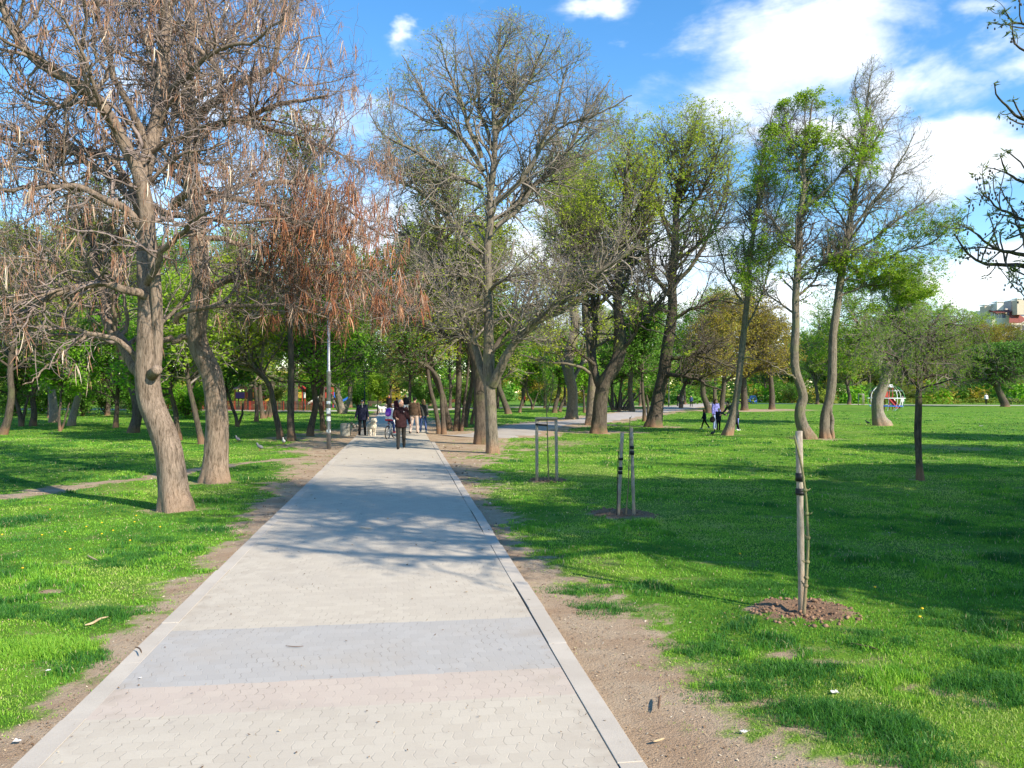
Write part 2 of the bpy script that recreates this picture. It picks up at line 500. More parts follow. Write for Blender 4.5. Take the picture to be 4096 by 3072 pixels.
sy = np.concatenate([np.arange(-6, 30, .5), np.arange(30, 86, 2.0)])
sx = np.linspace(-1.508, 1.498, 13)
SX, SY = np.meshgrid(sx, sy)
pz = 0.03 + (fbm(SX * .9, SY * .5, 71, 3) - .5) * .006
pv = np.stack([SX.ravel(), SY.ravel(), pz.ravel()], -1)
ii = (np.arange(len(sy) - 1)[:, None] * len(sx) + np.arange(len(sx) - 1)[None]).ravel()
pf = np.stack([ii, ii + 1, ii + len(sx) + 1, ii + len(sx)], -1)
path = obj('path', [(pv, pf, 0)], [mat_paving()], loc=(PO[0], PO[1], 0), rotz=TH)
tag(path, 'straight beige block paved path with one grey and one pinkish band', kind='structure')

# kerb stones, flush, one metre each
def mat_kerb():
    n = N('kerb_concrete')
    oc = n.coord(); g = n.noise(oc, 90, 4, .7); b = n.noise(oc, 2.2, 4, .6)
    c = n.mix(n.smooth(.3, .7, b), (.455, .405, .335), (.53, .475, .395))
    c = n.mix(n.math('MULTIPLY', n.smooth(.5, .8, g), .35), c, (.27, .24, .21))
    return n.done(n.bsdf(c, .9, g, .4, .006, .2))
kr = rng(5); kch = []
for side in (-1, 1):
    s0 = -6.0
    while s0 < 84:
        if side > 0 and 30.5 < s0 < 37.5:
            s0 += 1; continue
        c = box((side * 1.578 + kr.normal(0, .004), s0 + .5, (-.0335 if side < 0 else -.030) + kr.normal(0, .0015)), (.142, .998, .13))
        v = c[0].copy(); v[4:, 0] *= 1.0
        rot = kr.normal(0, .004); v[:, 0] += (v[:, 1] - s0 - .5) * rot
        kch.append((v, c[1], 0)); s0 += 1.0
kerb = obj('kerb', kch, [mat_kerb()], loc=(PO[0], PO[1], 0), rotz=TH, smooth=False)
tag(kerb, kind='structure')
bv = kerb.modifiers.new('bevel', 'BEVEL'); bv.width = .002; bv.segments = 1

def ribbon(name, pts, z, mat, label, S=60):
    P = resample(np.array([(a, b, w) for a, b, w in pts]), S)
    d = norm(np.gradient(P[:, :2], axis=0)); nn = np.stack([d[:, 1], -d[:, 0]], -1)
    q = np.linspace(-1, 1, 7)
    edge = (fbm(P[:, 0] * .8, P[:, 1] * .8, 83) - .5) * .5
    w = (P[:, 2] + edge)[:, None]
    X = P[:, None, 0] + nn[:, None, 0] * q * w; Y = P[:, None, 1] + nn[:, None, 1] * q * w
    v = np.stack([X.ravel(), Y.ravel(), np.full(X.size, z) - 0.03 * (np.abs(np.tile(q, S)) > .99)], -1)
    ii = (np.arange(S - 1)[:, None] * 7 + np.arange(6)[None]).ravel()
    f = np.stack([ii, ii + 1, ii + 8, ii + 7], -1)
    return tag(obj(name, [(v, f, 0)], [mat]), label, kind='structure')
ribbon('branch_path', [(x, y, max(w - .4, .9)) for x, y, w in BRANCH[1:]], .024, M_PATH2, 'pale path that turns off to the right between the trees', 120)
ribbon('cross_path', CROSS_FAR, .036, M_PATH2, 'pale path crossing beyond the lawn', 80)
ribbon('cross_path', CROSS_RIGHT, .03, M_PATH2, 'pale path beyond the playground lawn', 60)

# --- grass blades
def mat_blade():
    n = N('grass_blade')
    a = n.n('ShaderNodeAttribute', {'attribute_name': 'tint'})
    c = n.ramp(a.outputs['Fac'], [(0.0, (.038, .15, .03)), (.3, (.09, .275, .03)), (.62, (.235, .49, .042)), (.88, (.37, .56, .075)), (1.0, (.55, .47, .27))])
    b = n.bsdf(c, .5, spec=.3)
    tr = n.n('ShaderNodeBsdfTranslucent', Color=n.mix(1.0, c, (1.0, 1.0, .6), 'MULTIPLY'))
    return n.done(n.n('ShaderNodeMixShader', i0=.35, i1=b, i2=tr))

def blades(x, y, h, w, tint, r, lean=.45):
    n = len(x)
    z = ground_h(x, y) - .008
    az = r.uniform(0, 2 * PI, n); la = r.uniform(0, 2 * PI, n); ln = np.abs(r.normal(0, lean, n)) + .12
    wx, wy = np.cos(az) * w / 2, np.sin(az) * w / 2
    lx, ly = np.cos(la) * ln * h, np.sin(la) * ln * h
    base = np.stack([x, y, z], -1)
    mid = base + np.stack([lx * .35, ly * .35, h * .6], -1)
    tip = base + np.stack([lx, ly, h * np.maximum(1 - .35 * ln * ln, .35)], -1)
    W = np.stack([wx, wy, np.zeros(n)], -1)
    V = np.stack([base - W, base + W, mid - W * .75, mid + W * .75, tip - W * .12, tip + W * .12], 1)
    b = np.arange(n)[:, None] * 6
    f = np.concatenate([b + np.array([0, 1, 3, 2]), b + np.array([2, 3, 5, 4])])
    return V.reshape(-1, 3), f, np.repeat(tint, 6)

def sample_lawn(nn, y0, y1, r, pw=1.0):
    u = r.uniform(0, 1, nn)
    # density falls with distance
    y = y0 * (y1 / y0) ** u if pw == 1.0 else (y0 ** (1 - pw) + u * (y1 ** (1 - pw) - y0 ** (1 - pw))) ** (1 / (1 - pw))
    x = r.uniform(-1, 1, nn) * (y * .66 + 1.2)
    return x, y

def lawn_filter(x, y, r, power=1.0):
    d = dirt_mask(x, y)
    s, t = path_st(x, y)
    ok = (np.abs(t) > 1.68) & (seg_dist(x, y, BRANCH) > .0) & (r.uniform(0, 1, len(x)) > np.clip((d - .08) * 1.22, 0, .985) ** power)
    return ok, d

r = rng(100)
Vs = []; Fs = []; Ts = []; off = 0
for (cnt, y0, y1, wmul) in ((330000, 3.7, 12.0, 1.0), (260000, 11.0, 34.0, 1.0), (110000, 32.0, 80.0, 1.0)):
    x, y = sample_lawn(cnt, y0, y1, r, 1.0)
    ok, d = lawn_filter(x, y, r)
    x, y, d = x[ok], y[ok], d[ok]
    tuft = fbm(x * 1.5, y * 1.5, 31, 3); tuft2 = fbm(x * 5, y * 5, 37, 2)
    lush = sstep(.5, .72, tuft) * (1 - d)
    h = (.014 + .022 * r.uniform(0, 1, len(x)) + .055 * lush * sstep(.35, .6, tuft2)) * (1 - .45 * d)
    w = np.maximum(.0042, .00105 * y) * r.uniform(.7, 1.3, len(x))
    col = fbm(x * .45, y * .45, 41, 3)
    tint = np.clip(.55 + (col - .5) * 1.7 + (fbm(x * 2.3, y * 2.3, 43, 2) - .5) * .6 - .42 * lush + .18 * d + r.normal(0, .12, len(x)), 0, .92)
    dry = r.uniform(0, 1, len(x)) < .03 + .12 * d
    tint = np.where(dry, 1.0, tint)
    v, f, tt = blades(x, y, h, w, tint, r)
    Vs.append(v); Fs.append(f + off); Ts.append(tt); off += len(v)
# tall dark clumps
TUFTS = [(3380, 2890, .34, 1.0), (3560, 2925, .3, 1.0), (3240, 2840, .22, .9), (3980, 2760, .4, 1.0), (4060, 2650, .35, .9), (3130, 2700, .3, .8), (3300, 2700, .3, .75), (2840, 2600, .28, .7), (3700, 3040, .26, .8), (2950, 2760, .26, .7), (3500, 2560, .35, .6), (3800, 2480, .4, .6),
         (2330, 2360, .3, .6), (2420, 2430, .28, .7), (3000, 2350, .5, .5), (300, 2470, .3, .9), (420, 2460, .28, .9), (480, 2250, .35, .8), (560, 2220, .3, .7), (40, 2460, .3, .9), (330, 2640, .2, .7), (120, 2590, .32, .9), (230, 2600, .3, .9), (790, 2085, .3, .7), (640, 2160, .3, .6)]
for (u, v_, rad, st) in TUFTS:
    p = G(u, v_); nn = int(2600 * rad * rad / .1)
    a = r.uniform(0, 2 * PI, nn); q = np.sqrt(r.uniform(0, 1, nn)) * rad * (1 + .35 * np.sin(a * 3 + u))
    x = p[0] + np.cos(a) * q * 1.35; y = p[1] + np.sin(a) * q
    clump = sstep(.3, .6, fbm(x * 9, y * 9, 77, 2))
    keep = (r.uniform(0, 1, nn) < .35 + .65 * clump) & (np.abs(path_st(x, y)[1]) > 1.68)
    x, y = x[keep], y[keep]
    e = 1 - (np.hypot((x - p[0]) / 1.35, y - p[1]) / rad) ** 2
    h = (.035 + .062 * np.clip(e, 0, 1)) * st * r.uniform(.6, 1.25, len(x))
    pale = u < 260 and v_ > 2500
    tint = np.clip(r.normal(.62 if pale else .13, .12, len(x)), 0, .9)
    v, f, tt = blades(x, y, h, np.full(len(x), .005), tint, r, .7)
    Vs.append(v); Fs.append(f + off); Ts.append(tt); off += len(v)
grass = obj('grass', [(np.concatenate(Vs), np.concatenate(Fs), 0)], [mat_blade()], attrs={'tint': np.concatenate(Ts)}, smooth=False)
tag(grass, 'short uneven spring grass with darker tufts on the lawn', kind='stuff')

# --- bits lying on the bare soil: dry leaves, husks, crumbs of bark
r = rng(140)
x, y = sample_lawn(60000, 3.8, 30.0, r)
s_, t_ = path_st(x, y)
d = dirt_mask(x, y)
keep = (r.uniform(0, 1, len(x)) < np.where(np.abs(t_) > 1.67, 1.0, .035)) & (r.uniform(0, 1, len(x)) < .04 + .75 * d * sstep(3.6, 1.4, np.abs(t_)))
x, y = x[keep], y[keep]; nn = len(x)
sz = np.maximum(.006, .0011 * y) * r.uniform(.6, 2.0, nn); az = r.uniform(0, 2 * PI, nn); asp = r.uniform(.2, .7, nn)
c_ = np.stack([x, y, np.maximum(ground_h(x, y), np.where(np.abs(path_st(x, y)[1]) < 1.66, .033, -1)) + .006], -1)
ux = np.stack([np.cos(az), np.sin(az), r.normal(0, .25, nn)], -1) * sz[:, None]; uy = np.stack([-np.sin(az), np.cos(az), r.normal(0, .25, nn)], -1) * (sz * asp)[:, None]
V_ = np.stack([c_ - ux, c_ - uy, c_ + ux + np.array([0, 0, .003]), c_ + uy], 1).reshape(-1, 3)
nd = N('dry_bits'); g_ = nd.t.nodes.new('ShaderNodeNewGeometry')
M_BITS = nd.done(nd.bsdf(nd.ramp(g_.outputs['Random Per Island'], [(0, (.10, .06, .035)), (.45, (.24, .15, .08)), (.8, (.46, .36, .22)), (1, (.62, .55, .42))]), .9))
lit = obj('fallen_leaves', [(V_, np.arange(nn)[:, None] * 4 + np.arange(4), 0)], [M_BITS], smooth=False)
tag(lit, 'dry husks and leaf crumbs scattered over the bare soil', kind='stuff')
# clods in the planting pits
ch_ = []
for cx, cy, rad in PITS:
    for i in range(300):
        a_ = r.uniform(0, 2 * PI); q = math.sqrt(r.uniform(0, 1)) * rad * 1.02
        px_, py_ = cx + math.cos(a_) * q, cy + math.sin(a_) * q
        s0 = .006 + .017 * r.uniform(0, 1) ** 3
        v_, f_ = ellipsoid((0, 0, 0), (s0 * r.uniform(.8, 1.5), s0 * r.uniform(.8, 1.4), s0 * .8), 7, 5, Matrix.Rotation(r.uniform(0, 3), 3, 'Z'))
        v_ = v_ * (1 + r.normal(0, .12, (len(v_), 1))) + np.array([px_, py_, float(ground_h(px_, py_)) + s0 * .3])
        ch_.append((v_, f_, 0))
tag(obj('soil_clods', ch_, [simple('dug_soil', (.24, .145, .09), .95, .5, 25)]), 'crumbly dug soil in the planting pits', kind='stuff')
# ================================================================== trees
SL = 20   # points per limb
def limb(pts, r0, r1, S=SL, jit=0.0, r=None, pw=1.0):
    P = resample(pts, S)
    if jit and r is not None:
        j = r.normal(0, jit, P.shape); j[0] = 0
        j = (j + np.roll(j, 1, 0) + np.roll(j, -1, 0)) / 3; j[0] = 0
        P = P + j
    t = np.linspace(0, 1, S) ** pw
    return P, r0 + (r1 - r0) * t

def stack(limbs):
    return np.stack([a for a, b in limbs]), np.stack([b for a, b in limbs])

def ulimb(pix, y, dy, r0, r1, r=None, jit=.03, pw=1.0):
    """limb given by photo pixels; distance runs from y to y+dy along it"""
    n = len(pix)
    pts = [AT(u, v, y + dy * (i / (n - 1))) for i, (u, v) in enumerate(pix)]
    return limb(pts, r0, r1, SL, jit, r, pw)

def inside(p, env):
    ok = np.zeros(len(p), bool)
    for c, rd in env:
        ok |= (((p - np.asarray(c)) / np.asarray(rd)) ** 2).sum(-1) < 1
    return ok

def grow(parents, count, L, Lsd, ang, angsd, S, r, up=0.0, wig=.12, rr=.55, rmin=.003, tip=.35, tmin=.15, tmax=1.0, tshort=.35, env=None, out=None, minr=None, tdist=1.0, gnarl=None):
    """children on parents (P,R): count in all; L base length; up pull towards +z per step; out pull away from an axis point"""
    P, R = parents
    N, SS, _ = P.shape
    plen = np.linalg.norm(np.diff(P, axis=1), axis=2).sum(1)
    w = plen / plen.sum()
    idx = r.choice(N, count, p=w)
    t = tmin + (tmax - tmin) * r.uniform(0, 1, count) ** tdist
    f = t * (SS - 1); i0 = np.minimum(f.astype(int), SS - 2); fr = (f - i0)[:, None]
    pos = P[idx, i0] * (1 - fr) + P[idx, i0 + 1] * fr
    pr = R[idx, i0] * (1 - fr[:, 0]) + R[idx, i0 + 1] * fr[:, 0]
    T = norm(P[idx, i0 + 1] - P[idx, i0])
    if env is not None:
        k = inside(pos, env)
        pos, pr, T, t, idx = pos[k], pr[k], T[k], t[k], idx[k]
    n = len(pos)
    e = r.normal(0, 1, (n, 3)); e = norm(e - (e * T).sum(-1, keepdims=True) * T)
    a = np.radians(np.clip(r.normal(ang, angsd, n), 8, 125))[:, None]
    d = norm(np.cos(a) * T + np.sin(a) * e + np.array([0, 0, up * 1.5]))
    ln = L * np.clip(r.normal(1, Lsd, n), .35, 2.0) * (1 - tshort * t)
    rad0 = np.maximum(np.minimum(pr * rr, ln * .03 + .002), rmin)
    step = ln / (S - 1)
    Q = np.empty((n, S, 3)); Q[:, 0] = pos
    g = wig if gnarl is None else gnarl
    for s in range(1, S):
        d = norm(d + r.normal(0, g, (n, 3)) + np.array([0, 0, up]))
        if out is not None:
            d = norm(d + norm(Q[:, s - 1] - np.asarray(out)) * .06)
        Q[:, s] = Q[:, s - 1] + d * step[:, None]
    if env is not None:
        for it in range(2):
            k = ~inside(Q[:, -1], env)
            Q[k] = Q[k, :1] + (Q[k] - Q[k, :1]) * .6
        k = inside(Q[:, -1], env) | (r.uniform(0, 1, n) < .18)
        Q, rad0 = Q[k], rad0[k]
    tt = np.linspace(0, 1, S)[None]
    Rr = np.maximum(rad0[:, None] * (1 - (1 - tip) * tt), rmin * .6)
    return Q, Rr

def join(*sets):
    S = max(s[0].shape[1] for s in sets)
    Ps, Rs = [], []
    for P, R in sets:
        if P.shape[1] != S:
            ti = np.linspace(0, P.shape[1] - 1, S); i0 = np.minimum(ti.astype(int), P.shape[1] - 2); f = (ti - i0)
            P = P[:, i0] * (1 - f)[None, :, None] + P[:, i0 + 1] * f[None, :, None]
            R = R[:, i0] * (1 - f)[None] + R[:, i0 + 1] * f[None]
        Ps.append(P); Rs.append(R)
    return np.concatenate(Ps), np.concatenate(Rs)

def leaves(tw, count, size, r, tmin=.3, droop=0.0, aspect=.5, spread=.05, flat=.62):
    """kite-shaped leaves along twigs; returns verts, quads"""
    P, R = tw
    N, S, _ = P.shape
    idx = r.integers(0, N, count); f = (tmin + (1 - tmin) * r.uniform(0, 1, count)) * (S - 1)
    i0 = np.minimum(f.astype(int), S - 2); fr = (f - i0)[:, None]
    pos = P[idx, i0] * (1 - fr) + P[idx, i0 + 1] * fr + r.normal(0, spread, (count, 3))
    ax = r.normal(0, 1, (count, 3)); ax[:, 2] = ax[:, 2] * .5 - droop; ax = norm(ax)
    nr = r.normal(0, 1, (count, 3)) * (1 - flat) + np.array([.5, -.5, .8]) * flat
    side = norm(np.cross(ax, nr)); nr = np.cross(side, ax)
    s = size * r.uniform(.6, 1.3, count)[:, None]
    w = s * aspect
    tip = pos + ax * s - nr * s * .12
    a = pos + ax * s * .45 + side * w * .5 + nr * s * .06; b = pos + ax * s * .45 - side * w * .5 + nr * s * .06
    V = np.stack([pos, a, tip, b], 1).reshape(-1, 3)
    Fq = np.arange(count)[:, None] * 4 + np.arange(4)
    return V, Fq

def pods(tw, count, r, l0, l1, w=.006, tmin=.5, cluster=5, k=3):
    """long hanging seed pods, in bunches"""
    P, R = tw
    N, S, _ = P.shape
    nc = count // cluster
    idx = np.repeat(r.integers(0, N, nc), cluster); tc = np.repeat(r.uniform(tmin, 1, nc), cluster)
    n = len(idx)
    f = tc * (S - 1); i0 = np.minimum(f.astype(int), S - 2); fr = (f - i0)[:, None]
    pos = P[idx, i0] * (1 - fr) + P[idx, i0 + 1] * fr + r.normal(0, .02, (n, 3))
    d = r.normal(0, .3, (n, 3)); d[:, 2] = -.75; d = norm(d)
    ln = r.uniform(l0, l1, n)
    bend = r.normal(0, .14, (n, 3)); Sg = 5
    Q = np.empty((n, Sg, 3)); Q[:, 0] = pos
    for s in range(1, Sg):
        d = norm(d + bend + np.array([0, 0, -.5]) + r.normal(0, .06, (n, 3)))
        Q[:, s] = Q[:, s - 1] + d * (ln / (Sg - 1))[:, None]
    Rr = w * (r.uniform(.55, 1.1, n) + .9 * (r.uniform(0, 1, n) < .12))[:, None] * np.array([.5, 1, 1, .9, .25])[None]
    return tubes(Q, Rr, k)

def flare(P, R, amt=.5, h=.5):
    z = P[:, 2] - P[0, 2]
    return P, R * (1 + amt * np.exp(-z / h * 1.6))

def trunk_mesh(P, R, k=18, seed=0, rough=.06, lob=.09):
    """one thick stem with lumps and root ridges"""
    hi = k >= 20
    if hi:
        P = resample(P, 170); R = np.interp(np.linspace(0, 1, 170), np.linspace(0, 1, len(R)), R); k = 44
    P = P.copy(); P[0, 2] -= .12
    v, f = tubes(P[None], R[None], k)
    S = len(P); a = np.tile(np.arange(k) / k * 2 * PI, S); t = np.repeat(np.arange(S), k)
    c = np.repeat(P, k, 0)
    z = c[:, 2]
    q = 1 + lob * np.sin(a * 5 + seed) * np.exp(-np.maximum(z, 0) / .45) + rough * (fbm(np.cos(a) * 1.6 + seed, z * 1.4 + np.sin(a) * 1.6, seed, 3) - .5) * 2 + rough * .5 * (vnoise(a * 3, z * 2.2, seed + 5) - .5)
    if hi:
        fis = np.abs(fbm(np.cos(a) * 5.5 + seed, z * 2.6 + np.sin(a) * 5.5, seed + 9, 4) - .5)
        q = q + .055 * (np.clip(fis * 5, 0, 1) - .6) + .09 * np.maximum(0, vnoise(np.cos(a) * 1.3 + 7, z * 1.1 + np.sin(a) * 1.3, seed + 3) - .72)
    return c + (v - c) * q[:, None], f

def split_r(tw, thr):
    """separate branch sets by base radius"""
    P, R = tw
    k = R[:, 0] >= thr
    return (P[k], R[k]), (P[~k], R[~k])

ORG = lambda p: np.asarray(p, float)
def localise(chunks, o):
    return [(np.asarray(v) - o, f, m) for v, f, m in chunks]

def put_tree(name, label, base, trunk_ch, crown_ch, mats_t, mats_c, extra=None, group=None, cat='tree'):
    """tree > trunk, crown (> leaves, seed_pods ...)"""
    o = np.array([base[0], base[1], 0.0])
    e = thing(name, label, cat, o, group=group)
    obj('trunk', localise(trunk_ch, o), mats_t, e)
    c = obj('crown', localise(crown_ch, o), mats_c, e)
    for nm, ch, mm, kind in (extra or []):
        q = obj(nm, localise(ch, o), mm, c, smooth=nm not in ('leaves', 'catkins'))
        if kind: q['kind'] = kind
    return e

M_BARK_CAT = bark('catalpa_bark', (.085, .062, .043), (.33, .255, .195), None, 1.0, (.26, .17, .11))
M_BARK_ASH = bark('ash_bark', (.07, .06, .045), (.27, .23, .175), (.20, .20, .10), 1.2, (.24, .135, .075))
M_BARK_DARK = bark('dark_bark', (.03, .025, .02), (.135, .11, .085), (.10, .11, .05), 1.0, (.21, .115, .065))
M_BARK_PALE = bark('pale_bark', (.12, .10, .08), (.33, .29, .24), (.22, .22, .12), 1.3, (.28, .17, .10))
M_TWIG_CAT = simple('catalpa_twig', (.23, .185, .165), .9, .4, 3.0, 0, .1)
M_TWIG = simple('twig', (.25, .215, .18), .9, .35, 3.0, 0, .1)
M_TWIG_DARK = simple('dark_twig', (.135, .115, .095), .9, .35, 3.0, 0, .1)
M_TWIG_GREY = simple('grey_twig', (.24, .215, .185), .9, .35, 3.0, 0, .1)
M_POD = leafmat('dry_seed_pod', (.24, .115, .07), (.42, .25, .16), (.82, .70, .55), .12)
M_LEAF_SPRING = leafmat('spring_leaf', (.19, .33, .02), (.32, .49, .03), (.42, .55, .075), .5)
M_LEAF_YELLOW = leafmat('yellow_green_leaf', (.27, .37, .025), (.43, .53, .035), (.52, .57, .08), .5)
M_LEAF_OCHRE = leafmat('ochre_leaf', (.25, .19, .028), (.38, .31, .038), (.40, .41, .055), .45)
M_LEAF_BRIGHT = leafmat('bright_leaf', (.12, .31, .018), (.21, .46, .024), (.31, .54, .04), .48)
M_LEAF_DARK = leafmat('dark_leaf', (.06, .17, .02), (.12, .28, .028), (.19, .36, .045), .42)
M_LEAF_OLIVE = leafmat('olive_leaf', (.14, .20, .03), (.25, .32, .04), (.33, .38, .07), .45)
M_LEAF_FEATHER = leafmat('feathery_leaf', (.16, .33, .025), (.27, .46, .035), (.36, .52, .07), .5)
M_CONIFER = leafmat('conifer_needle', (.018, .05, .02), (.035, .08, .03), (.06, .11, .04), .15)
# ------------------------------------------------------------------ the two pod-bearing trees on the left
M_POD_RED = leafmat('russet_seed_pod', (.22, .075, .035), (.40, .16, .08), (.62, .36, .20), .12)
def catalpa(name, label, base, trunkpix, Y, rad, limbs, seed, env, n1, n2, n3, npod, extra_stubs=(), drape=0):
    r = rng(seed)
    P, R = limb([AT(u, v, y) for (u, v, y) in trunkpix], 1, 1, 40)
    ri = np.interp(np.linspace(0, 1, 40), np.linspace(0, 1, len(rad)), rad)
    P, R = flare(P, ri, .38, .5)
    tch = [(*trunk_mesh(P, R, 22, seed), 0)]
    L1 = [ulimb(px, y0, dy, a, b, r, .05) for (px, y0, dy, a, b) in limbs]
    stemI = np.linspace(14, 39, SL).astype(int)
    main = stack(L1)
    tch.append((*tubes(main[0], main[1], 10), 0))
    for st in extra_stubs: tch.append((*st, 0))
    src = stack(L1 + [(P[stemI], R[stemI] * .8)])
    b1 = grow(src, n1, 2.5, .3, 58, 18, 14, r, up=.03, wig=.20, rr=.42, rmin=.009, tip=.3, tmin=.25, env=env, tshort=.25)
    b2 = grow(join(b1, src), n2, 1.15, .35, 55, 20, 9, r, up=.02, wig=.26, rr=.45, rmin=.0052, tip=.45, tmin=.2, env=env)
    b3 = grow(join(b2, b1), n3, .5, .4, 55, 22, 6, r, up=.04, wig=.30, rr=.6, rmin=.0036, tip=.7, tmin=.15, env=env)
    tch.append((*tubes(*b1, 7), 0))
    cch = [(*tubes(*b2, 4), 0), (*tubes(*b3, 3), 0)]
    pd = pods(b3, npod, r, .18, .42, .0066, .4, 4)
    pc = [(*pd, 0)]
    if drape:
        e = b3[0][:, -1]; kk = (e[:, 0] > -5.2) & (e[:, 2] < 6.2)
        pc.append((*pods((b3[0][kk], b3[1][kk]), drape, r, .2, .46, .0066, .3, 5), 1))
    ex = [('seed_pods', pc, [M_POD, M_POD_RED], 'stuff')]
    return put_tree(name, label, base, tch, cch, [M_BARK_CAT], [M_TWIG_CAT], ex)

Ya, Yb = 13.25, 17.5
trA = [(709, 2050, Ya), (694, 1960, Ya), (686, 1878, Ya), (671, 1790, Ya), (640, 1700, Ya), (606, 1620, Ya), (592, 1544, Ya), (590, 1480, Ya), (596, 1366, Ya), (598, 1240, Ya + .1), (595, 1113, Ya + .2), (589, 1018, Ya + .3), (585, 900, Ya + .5), (560, 790, Ya + .7), (590, 640, Ya + .9), (640, 420, Ya + 1.2), (660, 150, Ya + 1.5), (690, -150, Ya + 1.8)]
limA = [
 ([(594, 1520), (556, 1480), (515, 1420), (480, 1350), (440, 1260), (415, 1190), (395, 1120), (380, 1020), (340, 900)], Ya, 1.6, .13, .04),
 ([(545, 1440), (522, 1404), (456, 1366), (380, 1341), (285, 1322), (130, 1310), (-60, 1340)], Ya + .1, -.6, .05, .02),
 ([(590, 1190), (550, 1170), (481, 1151), (392, 1132), (316, 1140), (221, 1189), (127, 1246), (0, 1265), (-150, 1280)], Ya, -1.2, .075, .025),
 ([(590, 1130), (640, 1040), (700, 960), (760, 900), (850, 850)], Ya, -1.5, .07, .02),
 ([(592, 1000), (570, 823), (520, 640), (460, 500), (405, 415), (354, 354), (272, 316), (190, 272), (95, 190), (38, 82), (0, -60)], Ya + .3, -.8, .14, .05),
 ([(405, 415), (330, 405), (230, 420), (120, 400), (20, 330)], Ya - .2, 1.0, .05, .015),
 ([(560, 800), (440, 640), (300, 600), (160, 640), (0, 560)], Ya + .5, 1.4, .07, .02),
 ([(590, 930), (480, 830), (370, 760), (220, 740), (60, 770), (-120, 760)], Ya + .4, -1.6, .075, .02),
 ([(585, 840), (420, 700), (250, 590), (60, 560), (-100, 520)], Ya + .4, 1.0, .07, .02),
 ([(600, 620), (540, 480), (480, 330), (420, 180), (400, 0), (420, -160)], Ya + .9, -.8, .075, .02),
 ([(640, 430), (720, 330), (800, 250), (900, 190), (1020, 150), (1140, 60)], Ya + 1.2, -1.2, .06, .02),
 ([(655, 260), (560, 120), (500, -60)], Ya + 1.4, .8, .05, .02),
 ([(340, 1320), (250, 1420), (165, 1500), (100, 1530)], Ya - .3, -.8, .03, .008),
 ([(285, 1322), (240, 1240), (160, 1180), (40, 1150)], Ya - .3, 1.0, .03, .01),
]
stubA = [tubes(*[q[None] for q in limb([AT(u, v, Ya - .04) for u, v in [(596, 1560), (615, 1500), (624, 1430), (628, 1340), (628, 1240), (622, 1130), (612, 1030), (596, 930)]], .105, .085)], 14), tube([AT(606, 1500, Ya - .12), AT(624, 1484, Ya - .26), AT(630, 1476, Ya - .33)], [.10, .085, .08], 10)]
cA = lambda u, v, y: AT(u, v, y)
envA = [(cA(420, 560, 13.6), (4.3, 3.4, 3.6)), (cA(150, 900, 13.2), (3.2, 3.0, 1.9)), (cA(800, 700, 13.3), (2.6, 2.8, 2.6)), (cA(600, 80, 14), (3.8, 3.4, 3.4)), (cA(100, 1300, 12.8), (1.6, 1.8, 1.1))]
catalpa('pod_tree', 'leaning pale barked tree hung with brown pods, nearer one left of the path', G(709, 2043), trA, Ya, [.225, .215, .205, .20, .195, .19, .185, .15, .135, .13, .13, .125, .12, .10, .085, .06], limA, 11, envA, 105, 1050, 7600, 3900, stubA)

trB = [(861, 1932, Yb), (864, 1850, Yb), (867, 1778, Yb), (868, 1690, Yb), (864, 1600, Yb), (845, 1493, Yb), (806, 1410, Yb), (788, 1350, Yb), (788, 1290, Yb), (801, 1210, Yb), (804, 1130, Yb), (803, 1050, Yb), (791, 960, Yb), (785, 823, Yb), (762, 700, Yb), (762, 580, Yb), (766, 500, Yb), (753, 380, Yb), (747, 260, Yb), (760, 60, Yb), (740, -160, Yb)]
limB = [
 ([(788, 560), (810, 530), (854, 505), (949, 481), (1044, 443), (1160, 400), (1300, 390)], Yb, -1.2, .10, .02),
 ([(765, 560), (778, 506), (823, 430), (886, 392), (981, 316), (1076, 266), (1108, 190), (1130, 60), (1150, -80)], Yb, -.8, .11, .03),
 ([(886, 392), (870, 280), (800, 200), (766, 180), (721, 130), (665, 60), (600, -30)], Yb - .3, -.6, .07, .03),
 ([(690, 830), (720, 795), (760, 778), (854, 772), (918, 785), (1013, 816), (1108, 848), (1200, 900), (1330, 960)], Yb - .9, -1.2, .09, .025),
 ([(795, 830), (740, 820), (690, 804)], Yb, -.9, .1, .08),
 ([(804, 1240), (820, 1200), (842, 1164), (918, 1126), (1000, 1092), (1063, 1107), (1200, 1180), (1330, 1260)], Yb, -.8, .095, .02),
 ([(700, 1290), (720, 1265), (772, 1240), (854, 1221), (981, 1221), (1076, 1218), (1203, 1234), (1340, 1290)], Yb - .9, -.5, .06, .015),
 ([(607, 820), (700, 850), (823, 874), (949, 880), (1076, 874), (1329, 905), (1480, 960)], 14.2, 1.0, .045, .012),
 ([(1013, 816), (1060, 740), (1180, 730), (1300, 790), (1420, 860), (1560, 960)], Yb - 1.2, .8, .06, .015),
 ([(1108, 848), (1240, 980), (1400, 1060), (1540, 1160), (1640, 1260)], Yb - 1.6, .6, .045, .012),
 ([(949, 481), (1060, 520), (1180, 540), (1330, 600), (1460, 700)], Yb - .7, 1.3, .06, .015),
 ([(785, 700), (690, 640), (600, 560), (540, 460)], Yb, 1.6, .08, .02),
 ([(766, 500), (690, 420), (640, 320), (560, 230), (470, 180)], Yb, 1.5, .08, .02),
 ([(750, 300), (850, 180), (960, 90), (1050, -60)], Yb, 1.6, .07, .02),
 ([(790, 960), (900, 960), (1020, 1000), (1150, 1040), (1300, 1120)], Yb, 1.5, .07, .02),
 ([(1130, 1190), (1200, 1260), (1260, 1330), (1290, 1370)], Yb - .6, -.3, .02, .006),
 ([(600, 1364), (690, 1356), (790, 1352)], Yb - .5, .5, .055, .07),
]
